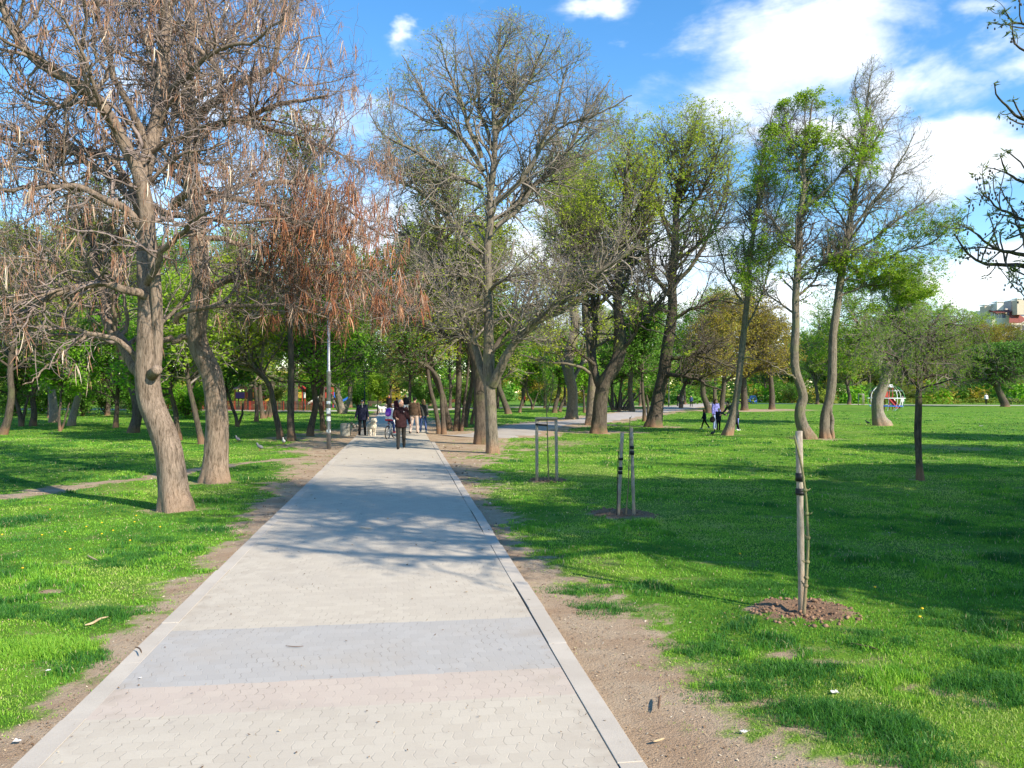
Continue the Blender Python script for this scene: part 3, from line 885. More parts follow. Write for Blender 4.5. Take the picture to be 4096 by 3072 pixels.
envB = [(cA(880, 420, 17), (4.3, 3.6, 3.2)), (cA(1120, 860, 16.6), (2.9, 2.6, 2.3)), (cA(1340, 1060, 16.3), (1.9, 1.9, 1.45)), (cA(780, 60, 17.5), (4.0, 3.2, 2.6)), (cA(1560, 1200, 16.5), (.85, 1.3, .75)), (cA(1000, 1180, 16.8), (1.6, 1.6, .9))]
catalpa('pod_tree', 'grey S-curved tree hung with brown pods, farther one left of the path', G(861, 1926), trB, Yb, [.265, .25, .24, .235, .225, .215, .205, .20, .195, .19, .185, .18, .165, .15, .14, .13, .12, .10, .08, .06], limB, 12, envB, 115, 1150, 8200, 4200, drape=2300)

# ------------------------------------------------------------------ the tall ash in the middle
def ash(name, label, base, trunkpts, rad, limbs, seed, env, n1, n2, n3, L=(3.6, 1.7, .62), upw=.07, bark_m=None, twig_m=None, leaf=None, leafn=0, leafs=.1, k1=6, group=None, ang=(46, 46, 46), fl=.2, budn=0, leaf2=None, tmin1=.3, wig=(.12, .17, .2), rmin=(.010, .006, .0042), leafy=None):
    r = rng(seed)
    P, R = limb(trunkpts, 1, 1, 40)
    ri = np.interp(np.linspace(0, 1, 40), np.linspace(0, 1, len(rad)), rad)
    P, R = flare(P, ri, fl, .45)
    tch = [(*trunk_mesh(P, R, 20, seed), 0)]
    si = np.linspace(int(tmin1 * 39), 39, SL).astype(int)
    src = [(P[si], R[si])]
    if limbs:
        L1 = [ulimb(px, y0, dy, a, b, r, .05) for (px, y0, dy, a, b) in limbs]
        m = stack(L1); tch.append((*tubes(m[0], m[1], 9), 0)); src += L1
    src = stack(src)
    b1 = grow(src, n1, L[0], .3, ang[0], 14, 14, r, up=upw * .55, wig=wig[0], rr=.5, rmin=rmin[0], tip=.25, tmin=.25, env=env, tshort=.35)
    b2 = grow(join(b1, src), n2, L[1], .35, ang[1], 16, 10, r, up=upw * .35, wig=wig[1], rr=.5, rmin=rmin[1], tip=.4, tmin=.2, env=env, tshort=.3)
    b3 = grow(join(b2, b1), n3, L[2], .4, ang[2], 18, 6, r, up=upw * .3, wig=wig[2], rr=.7, rmin=rmin[2], tip=.6, tmin=.2, env=env)
    tch.append((*tubes(*b1, k1), 0))
    cch = [(*tubes(*b2, 4), 0), (*tubes(*b3, 3), 0)]
    ex = []
    lch = []
    if leafn:
        tw = b3
        if leafy is not None:
            k = leafy(b3[0][:, -1], r); tw = (b3[0][k], b3[1][k])
        lch.append((*leaves(tw, leafn, leafs, r, .5, spread=leafs * .5), 0))
        if budn: lch.append((*leaves(b3, budn, leafs * .55, r, .85, spread=.015), 1 if leaf2 else 0))
        ex.append(('leaves', lch, [leaf] + ([leaf2] if leaf2 else []), 'stuff'))
    return put_tree(name, label, base, tch, cch, [bark_m or M_BARK_ASH], [twig_m or M_TWIG], ex, group)

Yc = 25.4
c3 = lambda x, y: (1300 + x / 1.58, y / 1.58)
c4 = lambda x, y: (1300 + x / 1.58, 1050 + y / 1.58)
trC = [AT(u, v, Yc) for u, v in [(1972, 1820), (1968, 1750), (1965, 1683), (1963, 1620), (1958, 1545), (1955, 1461), (1955, 1366), (1955, 1240), (1952, 1145), (1949, 1050), (1950, 980), (1962, 886), (1960, 791), (1971, 696), (1980, 570), (1974, 443), (1984, 316), (1995, 200), (2005, 110)]]
limC = [
 ([(1972, 1540), (1990, 1490), (2020, 1440), (2060, 1380), (2120, 1315), (2186, 1253), (2249, 1195), (2313, 1145), (2380, 1094), (2450, 1045), (2540, 985)], Yc - .1, -2.0, .16, .05),
 ([(1950, 1540), (1928, 1480), (1905, 1405), (1868, 1303), (1800, 1215), (1749, 1145), (1711, 1082), (1660, 1000), (1600, 930)], Yc, 2.0, .13, .035),
 ([(1955, 1230), (1920, 1240), (1860, 1235), (1790, 1228), (1720, 1230), (1640, 1250), (1590, 1280)], Yc, -1.5, .06, .015),
 ([(1952, 1180), (1925, 1130), (1860, 1095), (1800, 1100), (1700, 1105), (1600, 1120)], Yc, -1.8, .06, .015),
 ([(1955, 1170), (2000, 1130), (2060, 1100), (2130, 1095), (2230, 1120)], Yc, -1.6, .06, .015),
 ([c3(980, 1600), c3(880, 1500), c3(800, 1400), c3(720, 1330), c3(600, 1220), c3(470, 1150), c3(330, 1130)], Yc, 1.8, .09, .02),
 ([c3(1040, 1400), c3(1150, 1340), c3(1260, 1220), c3(1350, 1150)], Yc, 1.0, .08, .045),
 ([c3(1060, 1300), c3(1200, 1180), c3(1280, 1080), c3(1350, 950), c3(1450, 730), c3(1500, 560), c3(1530, 420)], Yc, -1.2, .095, .02),
 ([c3(1080, 1440), c3(1200, 1340), c3(1300, 1200), c3(1420, 1090), c3(1560, 900), c3(1650, 720), c3(1800, 500)], Yc, 1.2, .09, .02),
 ([c3(1350, 950), c3(1480, 820), c3(1600, 760), c3(1780, 700), c3(1950, 600)], Yc - .4, -1.0, .05, .015),
 ([c3(1420, 1090), c3(1560, 1010), c3(1700, 960), c3(1880, 860)], Yc + .5, 1.0, .05, .015),
 ([c3(1000, 1190), c3(850, 1130), c3(700, 1050), c3(500, 920), c3(350, 830), c3(280, 720)], Yc, -1.2, .08, .015),
 ([c3(990, 1000), c3(930, 850), c3(880, 700), c3(820, 560), c3(760, 400), c3(720, 240)], Yc, -1.2, .085, .015),
 ([c3(1000, 1080), c3(880, 900), c3(740, 780), c3(640, 640), c3(560, 480), c3(480, 360)], Yc, 1.4, .085, .015),
 ([c3(850, 1130), c3(680, 1150), c3(520, 1100), c3(380, 1000)], Yc - .4, 1.4, .05, .015),
 ([c3(1080, 870), c3(1140, 740), c3(1180, 600), c3(1200, 430), c3(1230, 260)], Yc, 1.2, .07, .015),
 ([c3(1060, 950), c3(1000, 760), c3(960, 560), c3(930, 380), c3(900, 200)], Yc, 1.4, .07, .015),
 ([c3(1075, 820), c3(1200, 640), c3(1300, 480), c3(1380, 330), c3(1420, 220)], Yc, -1.4, .07, .015),
 ([(1958, 1400), (1900, 1370), (1850, 1350), (1800, 1380), (1760, 1420)], Yc, -1.3, .035, .01),
 ([(1960, 1420), (2010, 1370), (2080, 1355), (2170, 1370)], Yc, -1.6, .04, .01),
 ([(1955, 1300), (2040, 1260), (2120, 1220), (2200, 1230), (2300, 1270)], Yc, 1.8, .05, .012),
]
envC = [(AT(2000, 620, Yc), (4.3, 4.2, 4.4)), (AT(1720, 760, Yc), (2.3, 3.4, 2.9)), (AT(2330, 800, Yc), (2.2, 3.2, 2.6)), (AT(2000, 1120, Yc), (3.3, 3.2, 1.9)), (AT(1780, 1260, Yc - .5), (1.9, 2.4, 1.2)), (AT(2430, 620, Yc), (1.2, 2.4, 1.3)), (AT(2150, 1300, Yc), (1.8, 2.2, .9)), (AT(2450, 1060, Yc - 1.5), (1.3, 1.5, .9))]
ash('ash_tree', 'tall bare tree with upswept branches and a clean grey trunk at the right path edge', G(1972, 1816), trC, [.20, .185, .18, .185, .19, .16, .15, .145, .135, .125, .115, .11, .10, .09, .075, .06, .05, .035, .02], limC, 21, envC, 170, 2300, 11000, (2.2, 1.3, .55), .05, leaf=M_LEAF_YELLOW, leafn=9000, leafs=.07, budn=9000, leaf2=M_LEAF_OLIVE, leafy=lambda p, r: vnoise(p[:, 0] * .8, p[:, 2] * .8, 3) > .42, ang=(44, 44, 44))
# ------------------------------------------------------------------ other trees one can tell apart
def pixtrunk(pix, y, dy=0.0):
    n = len(pix)
    return [AT(u, v, y + dy * i / (n - 1)) for i, (u, v) in enumerate(pix)]

def gy(v): return CAMH * F / (v - HOR)

# dark trunk close behind the ash
Y = gy(1778)
ash('dark_tree', 'dark rough trunk standing close behind the tall ash', G(1926, 1778), pixtrunk([(1926, 1782), (1924, 1700), (1920, 1600), (1915, 1480), (1890, 1380), (1850, 1280), (1800, 1150), (1760, 980), (1740, 800), (1720, 640)], Y),
    [.27, .235, .23, .22, .19, .15, .11, .07, .04, .02], [([(1918, 1500), (1960, 1420), (2020, 1340), (2100, 1240), (2150, 1100)], Y, 2.0, .12, .03), ([(1890, 1380), (1800, 1340), (1700, 1290), (1600, 1270)], Y, 1, .08, .02)],
    22, [(AT(1750, 900, Y), (4.0, 3.6, 4.0)), (AT(2050, 1100, Y), (2.6, 3, 2.4)), (AT(1650, 1250, Y), (2.6, 3, 1.6))], 50, 700, 4200, (2.4, 1.3, .6), .05, M_BARK_DARK, M_TWIG_DARK, M_LEAF_YELLOW, 7000, .10)

# row right of the ash, with yellow-green tops
Y = gy(1732)
ash('broad_tree', 'thick dark trunk forking low, with yellow-green leaves, beside the branch path', G(2394, 1732), pixtrunk([(2393, 1740), (2396, 1690), (2400, 1630), (2408, 1570), (2420, 1525), (2450, 1480), (2475, 1420), (2480, 1330), (2470, 1200), (2480, 1050), (2500, 900), (2500, 740), (2520, 560)], Y),
    [.38, .345, .33, .33, .31, .23, .20, .18, .16, .13, .10, .07, .03], [([(2405, 1560), (2385, 1500), (2370, 1420), (2385, 1300), (2370, 1150), (2360, 980), (2330, 800)], Y, 2.5, .2, .05), ([(2475, 1420), (2560, 1300), (2660, 1180), (2720, 1060)], Y, -2, .12, .03), ([(2380, 1460), (2300, 1400), (2230, 1340), (2150, 1330)], Y, -1.5, .09, .02), ([(2470, 1210), (2400, 1080), (2300, 960), (2240, 820)], Y, -2, .1, .03)],
    23, [(AT(2450, 900, Y), (5.4, 5, 4.6)), (AT(2450, 1330, Y), (5.2, 4.6, 2.1)), (AT(2480, 620, Y), (3.8, 3.6, 2.6))], 110, 1000, 5200, (3.4, 1.8, .75), .05, M_BARK_DARK, M_TWIG_DARK, M_LEAF_YELLOW, 20000, .12, leafy=lambda p, r: (p[:, 2] > 10.0 + r.normal(0, 1, len(p))) | ((p[:, 2] < 5.6 + r.normal(0, .5, len(p))) & (p[:, 2] > 2.6)) | (r.uniform(0, 1, len(p)) < .05))
Y = gy(1701)
ash('slim_tree', 'slimmer grey trunk just behind the thick forked trunk at the branch path', G(2362, 1701), pixtrunk([(2360, 1705), (2363, 1640), (2368, 1560), (2372, 1480), (2360, 1380), (2340, 1250), (2350, 1100), (2330, 950), (2340, 760), (2330, 600)], Y),
    [.30, .26, .25, .23, .2, .17, .14, .1, .06, .03], [([(2370, 1500), (2320, 1470), (2270, 1455), (2200, 1450), (2120, 1430)], Y, -1.5, .1, .03)], 24, [(AT(2330, 850, Y), (5.6, 5, 5.0)), (AT(2280, 1220, Y), (4.8, 4.6, 2.6))], 70, 800, 4000, (3.2, 1.7, .7), .06, M_BARK_ASH, M_TWIG, M_LEAF_YELLOW, 8000, .13, leafy=lambda p, r: (p[:, 2] > 11) | (r.uniform(0, 1, len(p)) < .08))
Y = gy(1677)
ash('stout_tree', 'stout trunk with a notched foot left of the branch path', G(2287, 1677), pixtrunk([(2286, 1682), (2288, 1640), (2290, 1590), (2288, 1550), (2278, 1500), (2275, 1420), (2300, 1300), (2280, 1150), (2270, 980), (2260, 800), (2260, 640)], Y),
    [.44, .37, .36, .37, .33, .27, .23, .19, .14, .09, .04], [([(2285, 1560), (2262, 1515), (2245, 1440), (2200, 1330), (2160, 1200)], Y, 2, .16, .04), ([(2290, 1530), (2320, 1460), (2360, 1360), (2420, 1240)], Y, 2, .16, .04)], 25, [(AT(2270, 930, Y), (7, 6, 5.6)), (AT(2280, 1350, Y), (6.5, 6, 2.3))], 80, 850, 4200, (3.6, 1.9, .8), .05, M_BARK_ASH, M_TWIG, M_LEAF_YELLOW, 9500, .15, leafy=lambda p, r: (p[:, 2] > 12) | (p[:, 2] < 5.5) | (r.uniform(0, 1, len(p)) < .1))
Y = gy(1708)
ash('dark_tree', 'tall dark trunk with a long low limb reaching right over the lawn', G(2615, 1708), pixtrunk([(2612, 1714), (2622, 1660), (2632, 1600), (2645, 1540), (2658, 1480), (2668, 1400), (2680, 1320), (2690, 1230), (2688, 1120), (2700, 980), (2705, 850), (2720, 700), (2760, 560), (2790, 470)], Y),
    [.47, .36, .34, .34, .31, .27, .25, .23, .2, .17, .14, .1, .05, .02], [([(2660, 1510), (2680, 1500), (2720, 1500), (2780, 1515), (2830, 1540), (2890, 1565)], Y, -2.5, .14, .04), ([(2668, 1440), (2720, 1430), (2790, 1425), (2850, 1440), (2930, 1470)], Y, -1.5, .12, .03), ([(2685, 1280), (2780, 1230), (2870, 1200), (2960, 1220)], Y, -2.0, .11, .03),
     ([(2690, 1200), (2620, 1100), (2560, 980), (2520, 840), (2500, 700)], Y, 2, .13, .03), ([(2690, 1150), (2780, 1040), (2850, 900), (2900, 760), (2920, 640)], Y, 2, .13, .03), ([(2700, 1000), (2650, 860), (2620, 700), (2610, 560)], Y, -2, .11, .03), ([(2705, 900), (2800, 780), (2860, 640), (2890, 540)], Y, -2.4, .1, .03), ([(2690, 1250), (2600, 1220), (2500, 1150), (2440, 1050)], Y, -2, .1, .03)],
    26, [(AT(2700, 800, Y), (5.0, 4.8, 5.3)), (AT(2700, 1150, Y), (5.2, 5, 2.8)), (AT(2800, 1420, Y - 1), (3.4, 3, 1.5)), (AT(2850, 600, Y), (2.6, 2.6, 2.6)), (AT(2580, 640, Y), (2.8, 2.6, 2.8)), (AT(2720, 600, Y), (4.2, 4, 2.9))], 150, 1600, 7500, (3.4, 1.8, .75), .06, M_BARK_DARK, M_TWIG_DARK, M_LEAF_YELLOW, 22000, .12, leafy=lambda p, r: (p[:, 2] > 12.0 + r.normal(0, 1.2, len(p))) | (r.uniform(0, 1, len(p)) < .06))

# leaning slim tree in front of the strolling family
Y = gy(1740)
ash('leaning_tree', 'slim trunk leaning right in front of the strolling family', G(2912, 1742), pixtrunk([(2908, 1746), (2920, 1710), (2935, 1650), (2950, 1560), (2962, 1450), (2975, 1330), (2988, 1200), (2995, 1080), (3010, 960), (3030, 830), (3040, 700), (3070, 560), (3090, 440)], Y),
    [.24, .165, .15, .145, .135, .12, .11, .095, .08, .065, .05, .035, .015], [([(2960, 1440), (3000, 1430), (3060, 1445), (3110, 1455)], Y, -.8, .035, .01), ([(2985, 1220), (2920, 1130), (2880, 1000), (2850, 850)], Y, 1, .05, .012), ([(2975, 1330), (3040, 1200), (3080, 1040), (3100, 880)], Y, 1, .05, .012), ([(3000, 1040), (3080, 920), (3140, 760), (3170, 600)], Y, -1, .045, .012)],
    27, [(AT(3030, 800, Y), (2.8, 2.6, 4.5)), (AT(2990, 1230, Y), (3.0, 2.8, 2.1))], 100, 1200, 5200, (1.7, 1.1, .55), .08, M_BARK_ASH, M_TWIG, M_LEAF_SPRING, 9500, .10, leafy=lambda p, r: (vnoise(p[:, 0] * .9, p[:, 2] * .9, 5) > .40) & (p[:, 2] < 13.0))
# pair on the right lawn
Y = gy(1757)
ash('curved_tree', 'curved trunk with fresh green leaf clumps, left of two behind the near stake', G(3235, 1757), pixtrunk([(3240, 1762), (3222, 1730), (3205, 1690), (3200, 1640), (3212, 1590), (3200, 1540), (3182, 1480), (3178, 1400), (3183, 1300), (3182, 1200), (3190, 1080), (3197, 960), (3200, 850), (3215, 760), (3215, 640), (3235, 520), (3250, 400)], Y),
    [.30, .23, .19, .175, .17, .165, .15, .15, .135, .13, .125, .115, .10, .08, .06, .04, .02], [([(3195, 1530), (3160, 1500), (3120, 1475), (3080, 1450)], Y, -.6, .05, .012), ([(3182, 1260), (3100, 1200), (3040, 1140), (3000, 1080)], Y, 1, .05, .012), ([(3190, 1120), (3280, 1060), (3330, 1020), (3420, 1000), (3520, 1010)], Y, -1.2, .06, .015), ([(3184, 1190), (3260, 1120), (3300, 1030), (3340, 940)], Y, .8, .06, .015), ([(3195, 1010), (3120, 920), (3060, 830), (3020, 720)], Y, .8, .055, .012), ([(3200, 860), (3280, 780), (3360, 700), (3420, 600), (3470, 500)], Y, -.8, .07, .015), ([(3215, 740), (3190, 620), (3150, 520), (3140, 420)], Y, -.6, .05, .012), ([(3210, 780), (3270, 650), (3320, 540), (3350, 430)], Y, .8, .05, .012)],
    28, [(AT(3260, 640, Y), (2.7, 2.5, 2.9)), (AT(3230, 1020, Y), (3.2, 3.0, 2.5)), (AT(3400, 1050, Y - .5), (1.9, 2, 1.2)), (AT(3400, 580, Y), (1.4, 1.6, 1.5))], 100, 1000, 4200, (1.8, 1.05, .5), .05, M_BARK_ASH, M_TWIG_DARK, M_LEAF_SPRING, 22000, .105, ang=(48, 46, 46), leafy=lambda p, r: (vnoise(p[:, 0] * 1.1 + 3, p[:, 2] * 1.1, 15) > np.where((p[:, 2] > 9.6) | ((p[:, 2] < 7.6) & (p[:, 2] > 4.6)), .30, .58)))
Y = gy(1757) + .4
ash('forked_foot_tree', 'double footed trunk with a tall bare top, right of two behind the near stake', G(3312, 1757), pixtrunk([(3305, 1762), (3300, 1715), (3302, 1660), (3320, 1590), (3328, 1520), (3330, 1420), (3332, 1340), (3345, 1250), (3358, 1150), (3375, 1040), (3392, 930), (3415, 800), (3440, 660), (3458, 540), (3468, 420), (3480, 300)], Y),
    [.23, .19, .19, .18, .165, .16, .155, .15, .14, .125, .115, .10, .08, .06, .04, .02], [([(3330, 1755), (3328, 1700), (3322, 1640), (3322, 1580)], Y - .1, 0, .10, .08), ([(3385, 970), (3450, 860), (3530, 760), (3600, 650), (3660, 520)], Y, -1, .07, .015), ([(3375, 1020), (3480, 960), (3580, 880), (3680, 820), (3740, 760)], Y, 1, .065, .015), ([(3360, 1130), (3480, 1060), (3600, 1010), (3720, 970), (3800, 900)], Y, -1, .06, .015), ([(3440, 660), (3500, 560), (3560, 470), (3600, 420)], Y, 1, .05, .012), ([(3455, 560), (3430, 440), (3420, 330), (3430, 260)], Y, .6, .04, .012), ([(3395, 920), (3330, 800), (3290, 700)], Y, 1, .05, .012), ([(3352, 1190), (3440, 1150), (3540, 1140), (3640, 1150)], Y, 1, .055, .012)],
    29, [(AT(3470, 700, Y), (2.9, 2.6, 3.4)), (AT(3500, 1020, Y), (3.5, 3.0, 2.5)), (AT(3640, 880, Y), (2.2, 2.2, 2.2)), (AT(3490, 380, Y), (.9, 1.2, 1.7))], 110, 1300, 5400, (1.9, 1.1, .5), .07, M_BARK_ASH, M_TWIG_GREY, M_LEAF_SPRING, 22000, .095, budn=10000, leaf2=M_LEAF_OLIVE, leafy=lambda p, r: (p[:, 2] < 8.6 + r.normal(0, .8, len(p))) & (vnoise(p[:, 0] * 1.0 + 9, p[:, 2] * 1.0, 25) > .30))
# short curved trunk with feathery crown and a long limb to the left
Y = gy(1702)
ash('feathery_tree', 'short curved knotted trunk with a hazy green crown, in front of the globe climbing frame', G(3530, 1702), pixtrunk([(3530, 1707), (3518, 1680), (3510, 1640), (3512, 1600), (3530, 1550), (3545, 1500), (3552, 1440), (3560, 1360), (3580, 1280), (3600, 1200), (3610, 1120)], Y),
    [.42, .33, .31, .30, .26, .22, .19, .15, .11, .07, .03], [([(3548, 1440), (3530, 1400), (3500, 1370), (3455, 1320), (3420, 1280), (3380, 1230)], Y, -1, .15, .03), ([(3550, 1460), (3600, 1400), (3660, 1340), (3700, 1280)], Y, 1, .1, .02), ([(3545, 1480), (3480, 1440), (3400, 1420), (3330, 1400)], Y, 1.5, .08, .02)],
    30, [(AT(3480, 1280, Y), (5.8, 5.4, 3.6)), (AT(3640, 1190, Y), (3.2, 3, 2.6)), (AT(3270, 1360, Y), (3.6, 3, 1.9))], 70, 700, 3600, (2.4, 1.5, .7), .02, M_BARK_PALE, M_TWIG, M_LEAF_FEATHER, 26000, .13, ang=(55, 50, 50), fl=.35)

# young drooping tree on the right lawn
def willowy(name, label, base, trunkpts, rad, limbs, seed, env, nl):
    r = rng(seed)
    P, R = limb(trunkpts, 1, 1, 40)
    P, R = flare(P, np.interp(np.linspace(0, 1, 40), np.linspace(0, 1, len(rad)), rad), .25, .3)
    tch = [(*trunk_mesh(P, R, 14, seed, .05, .05), 0)]
    m = stack([ulimb(px, y0, dy, a, b, r, .03) for (px, y0, dy, a, b) in limbs]); tch.append((*tubes(*m, 7), 0))
    si = np.linspace(18, 39, SL).astype(int)
    src = (np.concatenate([m[0], P[si][None]]), np.concatenate([m[1], R[si][None]]))
    b1 = grow(src, 80, 1.0, .3, 55, 16, 10, r, up=.02, wig=.12, rr=.5, rmin=.006, tip=.3, tmin=.2, env=env)
    b2 = grow(join(b1, src), 450, .55, .35, 55, 20, 7, r, up=-.06, wig=.16, rr=.5, rmin=.0035, tip=.5, tmin=.2, env=env)
    b3 = grow(join(b2, b1), 1700, .42, .35, 50, 22, 6, r, up=-.22, wig=.16, rr=.6, rmin=.0025, tip=.6, tmin=.3, env=env)
    tch.append((*tubes(*b1, 5), 0))
    cch = [(*tubes(*b2, 3), 0), (*tubes(*b3, 3), 0)]
    lf = leaves(b3, nl, .05, r, .2, .5, .3, .02, .4)
    return put_tree(name, label, base, tch, cch, [M_BARK_DARK], [M_TWIG], [('leaves', [(*lf, 0)], [M_LEAF_FEATHER], 'stuff')])
Y = gy(1921)
willowy('young_drooping_tree', 'thin dark trunk of a young tree with drooping feathery leaves on the right lawn', G(3680, 1921), pixtrunk([(3681, 1925), (3678, 1880), (3675, 1826), (3671, 1725), (3674, 1640), (3676, 1556), (3680, 1520), (3695, 1454), (3708, 1390), (3715, 1330), (3720, 1300)], Y),
        [.08, .072, .068, .078, .074, .07, .06, .045, .036, .03, .025], [([(3676, 1540), (3650, 1525), (3614, 1468), (3570, 1420), (3520, 1400)], Y, -.3, .05, .012), ([(3718, 1305), (3735, 1295), (3760, 1272)], Y, .1, .03, .018), ([(3690, 1480), (3740, 1420), (3790, 1330), (3840, 1240)], Y, .5, .03, .006), ([(3680, 1520), (3760, 1500), (3850, 1530), (3900, 1560)], Y, -.5, .035, .006), ([(3700, 1430), (3640, 1350), (3560, 1300), (3480, 1280)], Y, .6, .03, .006), ([(3712, 1350), (3780, 1300), (3850, 1300), (3920, 1330)], Y, -.5, .025, .005), ([(3690, 1500), (3720, 1440), (3800, 1430), (3880, 1450)], Y, .8, .03, .006)],
        31, [(AT(3660, 1390, Y), (1.6, 1.5, 1.15)), (AT(3800, 1430, Y), (.9, 1.1, .85)), (AT(3530, 1370, Y), (.9, 1.0, .65))], 9500)

# ------------------------------------------------------------------ trees beyond the right edge of the photo: one reaches in, all cast the shade on the lawn and path
def seed_clusters(tw, n, r):
    P, R = tw
    idx = r.integers(0, len(P), n)
    ch = []
    for i in idx:
        t = r.integers(2, P.shape[1]); p = P[i, t]
        for k in range(r.integers(4, 9)):
            q = p + r.normal(0, .035, 3) - np.array([0, 0, r.uniform(.0, .09)])
            ch.append((*ellipsoid(q, (.012, .012, .02), 5, 4), 0))
    return ch
r = rng(41)
Yr = 10.6
bx, by = 10.4, 9.6
trunkR = [np.array([bx, by, -.05]), np.array([bx + .1, by, 1.2]), np.array([bx - .1, by + .1, 2.6]), np.array([bx, by, 4.2]), np.array([bx + .2, by - .2, 6.0]), np.array([bx, by, 8.5]), np.array([bx + .3, by, 11.5])]
P, R = limb(trunkR, 1, 1, 40); R = np.interp(np.linspace(0, 1, 40), [0, .3, .6, 1], [.24, .2, .15, .04]); P, R = flare(P, R, .4, .5)
limR = [
 ([(4420, 1480), (4330, 1330), (4230, 1180), (4140, 1080), (4060, 1060), (3950, 1055), (3880, 1020), (3815, 930)], Yr, -.4, .06, .010),
 ([(4300, 1150), (4200, 1060), (4090, 1020), (3990, 990), (3910, 940), (3850, 900)], Yr - .2, -.5, .045, .008),
 ([(4280, 1000), (4190, 900), (4100, 880), (4010, 840), (3960, 800), (3930, 770)], Yr - .1, -.4, .04, .008),
 ([(4300, 800), (4180, 740), (4090, 730), (4040, 700), (4010, 660), (3995, 620)], Yr, -.3, .04, .007),
 ([(4300, 560), (4180, 500), (4090, 470), (4040, 430), (3990, 380), (3975, 330)], Yr, -.3, .04, .007),
 ([(4300, 260), (4180, 220), (4090, 205), (4060, 170), (4050, 120)], Yr, -.3, .035, .007),
 ([(4300, 160), (4180, 120), (4090, 100), (4040, 80), (4020, 40)], Yr, .1, .035, .007),
 ([(4150, 1300), (4110, 1180), (4080, 1140), (4050, 1130)], Yr - .3, 0, .02, .006),
 ([(4150, 1040), (4090, 940), (4060, 860), (4040, 800)], Yr, .2, .025, .006),
]
m = stack([ulimb(px, y0, dy, a, b, r, .02) for (px, y0, dy, a, b) in limR])
si = np.linspace(12, 39, SL).astype(int)
src_all = (np.concatenate([m[0], P[si][None]]), np.concatenate([m[1], R[si][None]]))
envR = [(np.array([bx + .4, by - .4, 8.6]), (3.6, 3.8, 4.2))]
b1 = grow((P[si][None], R[si][None]), 60, 3.2, .25, 52, 14, 14, r, up=.05, wig=.1, rr=.5, rmin=.012, tip=.25, tmin=.1, env=envR)
b2 = grow(b1, 700, 1.3, .3, 42, 14, 9, r, up=.04, wig=.15, rr=.5, rmin=.008, tip=.4, env=envR)
b3 = grow(join(b2, b1), 3000, .55, .35, 42, 16, 6, r, up=.05, wig=.2, rr=.7, rmin=.006, tip=.6, env=envR)
d1 = grow(m, 75, .5, .35, 50, 15, 8, r, up=.09, wig=.13, rr=.6, rmin=.0048, tip=.7, tmin=.35)
tch = [(*trunk_mesh(P, R, 16, 41), 0), (*tubes(*m, 6), 0), (*tubes(*b1, 6), 0)]
cch = [(*tubes(*b2, 4), 0), (*tubes(*b3, 3), 0), (*tubes(*d1, 4), 0)]
tips = (d1[0][:, -2:], d1[1][:, -2:])
tips = (np.concatenate([tips[0], m[0][:, -2:]]), np.concatenate([tips[1], m[1][:, -2:]]))
lf = leaves(tips, 1500, .085, r, .6, .0, .16, .012, .2)
lf2 = leaves(b3, 1700, .09, r, .6, 0, .3, .03, .3)
put_tree('overhanging_tree', 'dark twigs with seed clusters and budding leaf tufts reaching in beside the clouds', (bx, by), tch, cch, [M_BARK_DARK], [M_TWIG_DARK],
         [('leaves', [(*lf, 0), (*lf2, 0)], [M_LEAF_OLIVE], 'stuff'), ('seed_clusters', seed_clusters(d1, 40, r), [M_TWIG_DARK], 'stuff')])
def shade_tree(x, y, H, seed, label, rad=4.0, leafn=0, bole=.3, leafs=.14, n=(70, 800, 4500)):
    rr_ = rng(seed)
    pts = [np.array([x + rr_.normal(0, .15) * i, y + rr_.normal(0, .15) * i, H * .92 * i / 6 - .05]) for i in range(7)]
    env = [(np.array([x, y, H * (1 + bole) / 2]), (rad, rad, H * (1 - bole) / 2))]
    return ash('park_tree', label, (x, y), pts, [.026 * H, .02 * H, .017 * H, .014 * H, .01 * H, .006 * H, .002 * H], [], seed, env, n[0], n[1], n[2], (rad * .8, rad * .42, rad * .17), .06, M_BARK_DARK, M_TWIG_DARK, M_LEAF_SPRING, leafn, leafs, tmin1=bole, ang=(52, 46, 46))
shade_tree(16.0, 4.5, 11.5, 52, 'tall tree standing beyond the right side of the lawn', 4.9, 46000, leafs=.26)
shade_tree(21.5, 9.5, 10.5, 53, 'broad tree beyond the right side of the lawn', 4.8, 32000, leafs=.26)
shade_tree(12.5, 3.5, 8.5, 54, 'smaller tree beyond the right side of the lawn', 3.6, 26000, leafs=.24)
shade_tree(26.0, 17.0, 11.5, 55, 'bushy tree beyond the far right side of the lawn', 4.6, 20000, leafs=.2)
shade_tree(31.0, 26.0, 11.0, 56, 'spreading tree beyond the far right corner of the lawn', 4.5, 20000, leafs=.2)
shade_tree(9.0, 4.2, 13.0, 57, 'bare tree standing beside the photographer to the right', 3.8, 3000, n=(90, 1100, 6500))
shade_tree(17.6, 12.4, 7.4, 58, 'leafy tree between the taller ones beyond the right side of the lawn', 3.9, 24000, leafs=.24)
shade_tree(14.3, 7.2, 9.0, 59, 'leafy tree close beyond the right edge of the lawn', 3.7, 26000, leafs=.26)
